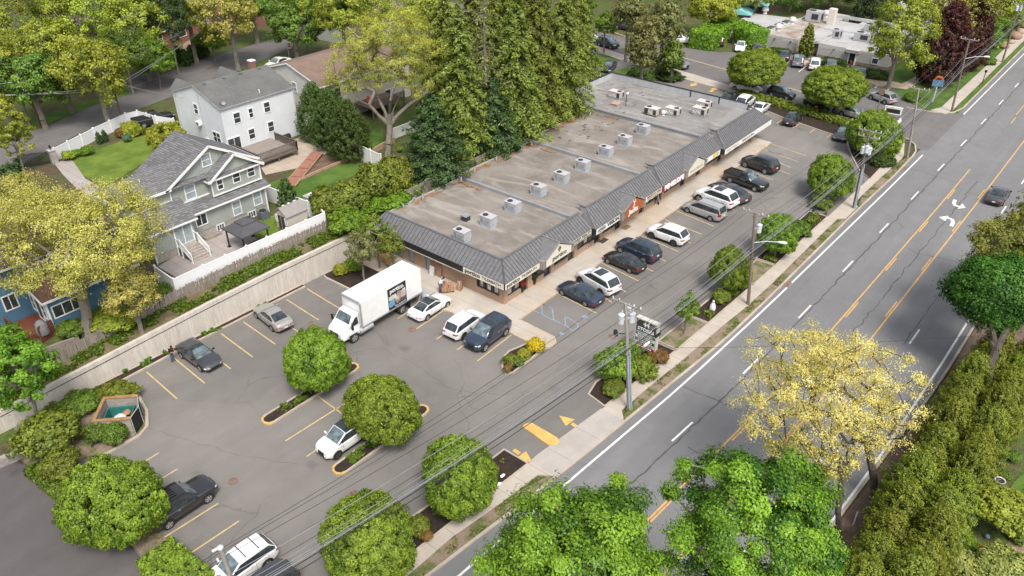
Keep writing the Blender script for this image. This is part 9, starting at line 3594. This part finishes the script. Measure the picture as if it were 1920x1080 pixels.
t = thing('speed_limit_sign','white speed limit 40 sign above a small orange marker on the far verge','road sign',(b.x,b.y,0),math.radians(22))
mb = MB()
mb.box(-0.03,0.03,-0.04,0.04,-0.2,3.0)
mb.build('post',M('steel_post',(0.2,0.19,0.17),0.6),t)
mb = MB()
mb.box(-0.06,-0.035,-0.42,0.42,1.95,3.05)
mb.build('plate',M('sign_white',(0.72,0.73,0.74),0.4),t)
mb = MB()
for y0,y1,z0,z1 in ((-0.38,0.38,2.985,3.0),(-0.38,0.38,2.0,2.015),(-0.38,-0.365,2.016,2.984),(0.365,0.38,2.016,2.984)):
 mb.box(-0.066,-0.061,y0,y1,z0,z1)
mb.build('border',INK,t)
for tx,s_,z,w in (('SPEED',0.2,2.84,0.55),('LIMIT',0.2,2.63,0.5),('40',0.5,2.28,0.5)):
 lettering(tx,s_,INK,t,(-0.064,0,z),rz=-math.pi / 2,width=w,bold=0.01)
mb = MB()
mb.box(-0.07,-0.035,-0.13,0.13,1.35,1.72)
mb.build('marker',M('amber_marker',(0.62,0.28,0.05),0.6),t)
b = P(1748,192)
t = thing('business_sign','blue and orange sign on a pale post in front of the purple trees','sign',(b.x,b.y,0),math.radians(20))
mb = MB()
mb.tube([(0,0,0),(0,0,2.6)],0.12,8)
mb.build('post',M('pale_post',(0.5,0.52,0.53),0.5),t)
mb = MB()
mb.box(-0.15,0.15,-0.8,0.8,2.6,3.6)
mb.build('panel',M('slate_blue_panel',(0.10,0.20,0.30),0.5,0.4,1.2),t)
mb = MB()
mb.tube([(0,-0.6,3.6),(0,-0.3,4.0),(0,0.3,4.05),(0,0.6,3.6)],[0.12,0.2,0.2,0.12],8)
mb.build('crest',M('burnt_orange',(0.42,0.10,0.03),0.6),t,True)
b = P(1643,214)
t = thing('street_sign','slim brown post with a small round sign near the silver turning SUV','sign',(b.x,b.y,0))
mb = MB()
mb.tube([(0,0,0),(0,0,3.4)],0.09,6)
mb.build('post',POLEW,t)
mb = MB()
mb.lathe([(0,-0.03),(0.5,-0.03),(0.5,0.03),(0,0.03)],-0.12,0,14,0,'x',3.5)
mb.build('plate',M('brown_plate',(0.22,0.15,0.10),0.7),t)
b = P(1671,222)
t = thing('low_sign','low white and black sign at the street corner behind the corner tree','sign',(b.x,b.y,0),math.radians(8))
mb = MB()
mb.box(-0.1,0.1,-1.2,1.2,0.7,1.7)
mb.box(-0.14,0.14,-1.25,1.25,1.7,1.82)
mb.build('panel',WHITEB,t)
for y in (-1.0,1.0):
 mb = MB()
 mb.box(-0.08,0.08,y - 0.08,y + 0.08,0,0.7)
 mb.build('post',POLEW,t)
mb = MB()
mb.box(-0.115,-0.102,-1.0,1.0,0.85,1.5)
mb.build('dark_panel',INK,t)
b = P(1718,118)
b = P(1841,158)
t = thing('sign_post','thin dark post on the grass beside the far sidewalk','post',(b.x,b.y,0))
mb = MB()
mb.tube([(0,0,0),(0,0,2.3)],0.06,6)
mb.build('shaft',TRIM,t)
mb = MB()
mb.box(-0.05,0.05,-0.2,0.2,2.0,2.4)
mb.build('plate',TRIM,t)
b = P(1335,583)
t = thing('white_sack','white sack standing in the dark mulch by the sidewalk','sack',(b.x,b.y,0.1),0,None,0.85)
mb = MB()
mb.lathe([(0.0,0),(0.32,0.02),(0.36,0.25),(0.30,0.6),(0.18,0.95),(0.1,1.1),(0.14,1.2),(0,1.2)],n=12)
mb.build('sack',M('sack_white',(0.66,0.66,0.67),0.7,0.1,4),t,True)
mb = MB()
mb.lathe([(0.125,1.06),(0.125,1.12)],n=10)
mb.build('tie',TRIM,t)
for k,(q,lb) in enumerate((((941,898),'crumpled white paper on the mulch near the yellow arrow, upper piece'),((934,914),'crumpled white paper on the mulch near the yellow arrow, lower piece'))):
 b = P(*q)
 mb = MB()
 for j in range(4):
  mb.bar((0.08 * j,0.03 * (j % 2),0.02),(0.08 * j + 0.1,0.13 - 0.07 * (j % 2),0.09),0.15,0.02)
 o = mb.build('paper_scrap',WHITEP,None,False,(b.x,b.y,0.12))
 tag(o,lb,'litter')
b = P(1528,212)
t = thing('traffic_drum','orange traffic drum on the hedge strip under the umbrella tree','traffic drum',(b.x,b.y,0.1))
mb = MB()
mb.lathe([(0,0),(0.35,0),(0.35,0.08),(0.28,0.1),(0.24,1.0),(0,1.02)],n=12)
mb.build('drum',M('safety_orange',(0.6,0.13,0.02),0.6),t,True)
mb = MB()
mb.lathe([(0.272,0.4),(0.262,0.55)],n=12)
mb.build('band',WHITEP,t)
mb = MB()
for k in range(6):
 a = 2 * math.pi * k / 6
b = P(1868,917)
t = thing('bird_bath','pale stone bird bath with dark water in the right hand garden','bird bath',(b.x,b.y,0))
mb = MB()
mb.lathe([(0.22,0),(0.2,0.06),(0.09,0.12),(0.07,0.7),(0.1,0.76)],n=12)
mb.build('pedestal',M('dark_stone',(0.12,0.11,0.10),0.9,0.2,3),t,True)
mb = MB()
mb.lathe([(0.08,0.74),(0.34,0.84),(0.37,0.9),(0.33,0.9),(0.28,0.86)],n=16)
mb.build('bowl',M('pale_stone',(0.5,0.44,0.40),0.8,0.1,3),t,True)
mb = MB()
mb.lathe([(0.0,0.865),(0.29,0.865)],n=16)
mb.build('water',M('dark_water',(0.03,0.03,0.03),0.1),t)
b = P(1811,990)
t = thing('bird_house','bright blue birdhouse on a thin post in the right hand garden','birdhouse',(b.x,b.y,0),0.5)
mb = MB()
mb.tube([(0,0,0),(0,0,0.9)],0.03,6)
mb.build('post',POLEW,t)
mb = MB()
mb.box(-0.14,0.14,-0.14,0.14,0.9,1.15)
mb.build('box',M('teal_blue_box',(0.02,0.20,0.32),0.6),t)
mb = MB()
mb.add([(-0.22,-0.2,1.13),(0.22,-0.2,1.13),(0.22,0.2,1.13),(-0.22,0.2,1.13),(-0.22,0,1.36),(0.22,0,1.36)],[(0,1,5,4),(3,4,5,2),(0,4,3),(1,2,5)])
mb.build('roof',M('sky_blue_roof',(0.06,0.33,0.50),0.6),t)
for k,(q,r,c,lb,nm,ct) in enumerate([((1817,940),0.2,(0.6,0.58,0.55),'white garden ball near the golden hedge','garden_ball','garden ball'),((1901,1034),0.12,(0.6,0.58,0.55),'small white stone at the garden path edge','white_stone','stone'),((1838,1023),0.1,(0.6,0.08,0.02),'small red flower ball on the garden floor','flower_ball','ornament'),
 ((1850,1008),0.16,(0.2,0.3,0.5),'blue grey ball in the garden bed','garden_ball','garden ball'),((1798,1023),0.2,(0.3,0.2,0.13),'small clay pot on the garden floor','clay_pot','pot')]):
 b = P(*q)
 mb = MB()
 mb.lathe([(0.0,0),(r * 0.6,0.02),(r,r * 0.7),(r * 0.85,r * 1.4),(r * 0.3,r * 1.75),(0,r * 1.8)],n=12)
 o = mb.build(nm,M('orn_%d' % k,c,0.6),None,True,(b.x,b.y,0))
 tag(o,lb,ct)
b = P(1779,1022)
t = thing('barrel','dark plastic barrel at the foot of the golden hedge','barrel',(b.x,b.y,0))
mb = MB()
mb.lathe([(0,0),(0.3,0),(0.34,0.3),(0.34,0.6),(0.3,0.9),(0.27,0.9),(0.27,0.7),(0,0.7)],n=14)
mb.build('drum',M('barrel_dark',(0.06,0.05,0.055),0.5),t,True)
mb = MB()
mb.lathe([(0.305,0.86),(0.315,0.92),(0.26,0.92)],n=14)
mb.build('rim',M('rust_rim',(0.3,0.1,0.06),0.7),t)
b = P(1866,860)
t = thing('tree_stump','dark tree stump at the upper garden border','stump',(b.x,b.y,0))
mb = MB()
mb.lathe([(0.32,0),(0.22,0.2),(0.2,0.75),(0.15,0.8),(0,0.78)],n=10)
mb.build('trunk',BARKD,t,True)
mb = MB()
mb.lathe([(0.0,0.79),(0.16,0.802)],n=10)
mb.build('cut_face',M('raw_timber',(0.45,0.30,0.14),0.8),t)
b = P(1599,985)
t = thing('marker_post','slim pale marker post between the dark trunk and the golden hedge','post',(b.x,b.y,0))
mb = MB()
mb.bar((0,0,0),(0.05,0,1.3),0.07,0.05)
mb.build('shaft',M('pale_post',(0.5,0.52,0.53),0.5),t)
mb = MB()
mb.bar((0.05,0,1.1),(0.055,0,1.3),0.075,0.055)
mb.build('band',CABD,t)
b = T(543,112)
t = thing('flag','small red and white flag on a short pole behind the white house chimney','flag',b)
mb = MB()
mb.tube([(0,0,0),(0,0,2.8)],0.04,6)
mb.build('pole',PORC,t)
mb = MB()
for k in range(5):
 mb.quad((0.05,0,2.75 - k * 0.22),(0.6,0.1,2.6 - k * 0.22),(0.6,0.1,2.38 - k * 0.22),(0.05,0,2.53 - k * 0.22),k % 2)
mb.build('cloth',[M('flag_red',(0.4,0.03,0.04),0.8),WHITEP],t)
for k,(q,s) in enumerate((((1881,90),1.7),((1894,82),1.2),((1902,73),2.0),((1912,63),1.5),((1922,55),1.7))):
 b = P(*q)
 me = bpy.data.meshes.new('boulder')
 bm = bmesh.new()
 bmesh.ops.create_icosphere(bm,subdivisions=2,radius=s * 0.6)
 for v in bm.verts:
  v.co *= 1 + 0.14 * math.sin(v.co.x * 3 + k) * math.cos(v.co.y * 2.6 + k * 2)
  v.co.z *= 0.72
 bm.to_mesh(me)
 bm.free()
 for pl in me.polygons:
  pl.use_smooth = True
 me.materials.append(M('tan_boulder' if k % 2 else 'brown_boulder',(0.36,0.28,0.22) if k % 2 else (0.30,0.20,0.15),0.9,0.25,2.5,bump=0.5))
 o = link('boulder',me,None,(b.x,b.y,s * 0.3))
 tag(o,'%s rounded boulder along the far driveway, counted from the sidewalk end' % ['first','second','third','fourth','fifth'][k],'boulder','boulders by the far driveway')
for q in ((1476,533),(1697,316),(1750,211),(1872,138)):
 b = P(*q)
 mb = MB()
 mb.box(-0.6,0.6,-0.3,0.3,-0.01,0.012)
 struct(mb.build('storm_drain',M('rusty_iron',(0.22,0.11,0.07),0.9,0.25,4,fine=9),None,False,(b.x,b.y,0)))

SUN_EL,SUN_AZ = 56.0,-122.0
w = bpy.data.worlds.new('World')
scene.world = w
w.use_nodes = True
nt = w.node_tree
for n in list(nt.nodes):
 nt.nodes.remove(n)
wo = nt.nodes.new('ShaderNodeOutputWorld')
bg = nt.nodes.new('ShaderNodeBackground')
sk = nt.nodes.new('ShaderNodeTexSky')
sk.sky_type = 'NISHITA'
sk.sun_disc = False
sk.sun_elevation = R(SUN_EL)
sk.sun_rotation = R(90 - SUN_AZ)
sk.air_density = 1.0
sk.dust_density = 4.0
sk.ozone_density = 0.6
bg.inputs['Strength'].default_value = 0.13
hs = nt.nodes.new('ShaderNodeHueSaturation')
hs.inputs['Saturation'].default_value = 0.45
nt.links.new(sk.outputs[0],hs.inputs['Color'])
nt.links.new(hs.outputs[0],bg.inputs['Color'])
nt.links.new(bg.outputs[0],wo.inputs['Surface'])
ld = bpy.data.lights.new('Sun','SUN')
ld.energy = 1.75
ld.angle = R(18)
ld.color = (1.0,0.945,0.87)
lo = bpy.data.objects.new('Sun',ld)
COL.objects.link(lo)
d = Vector((math.cos(R(SUN_EL)) * math.cos(R(SUN_AZ)),math.cos(R(SUN_EL)) * math.sin(R(SUN_AZ)),math.sin(R(SUN_EL))))
lo.rotation_euler = d.to_track_quat('Z','Y').to_euler()
lo.location = (60,40,90)
cd = bpy.data.cameras.new('Camera')
cam = bpy.data.objects.new('Camera',cd)
COL.objects.link(cam)
cd.sensor_width = 36.0
cd.lens = 36.0 * FPX / 1920.0
cd.clip_start = 0.5
cd.clip_end = 5000
mat = Matrix((RT,-DN,-FW)).transposed().to_4x4()
mat.translation = Vector((0,0,CAM_H))
cam.matrix_world = mat
scene.camera = cam
scene.view_settings.view_transform = 'Standard'
scene.view_settings.look = 'None'
scene.view_settings.gamma = 1.0
scene.view_settings.exposure = 0.80
scene.view_settings.use_curve_mapping = False
scene.cycles.use_denoising = True
scene.cycles.max_bounces = 6
scene.cycles.diffuse_bounces = 3
scene.cycles.glossy_bounces = 2
scene.cycles.transmission_bounces = 3
scene.cycles.transparent_max_bounces = 4
scene.cycles.caustics_reflective = False
scene.cycles.caustics_refractive = False
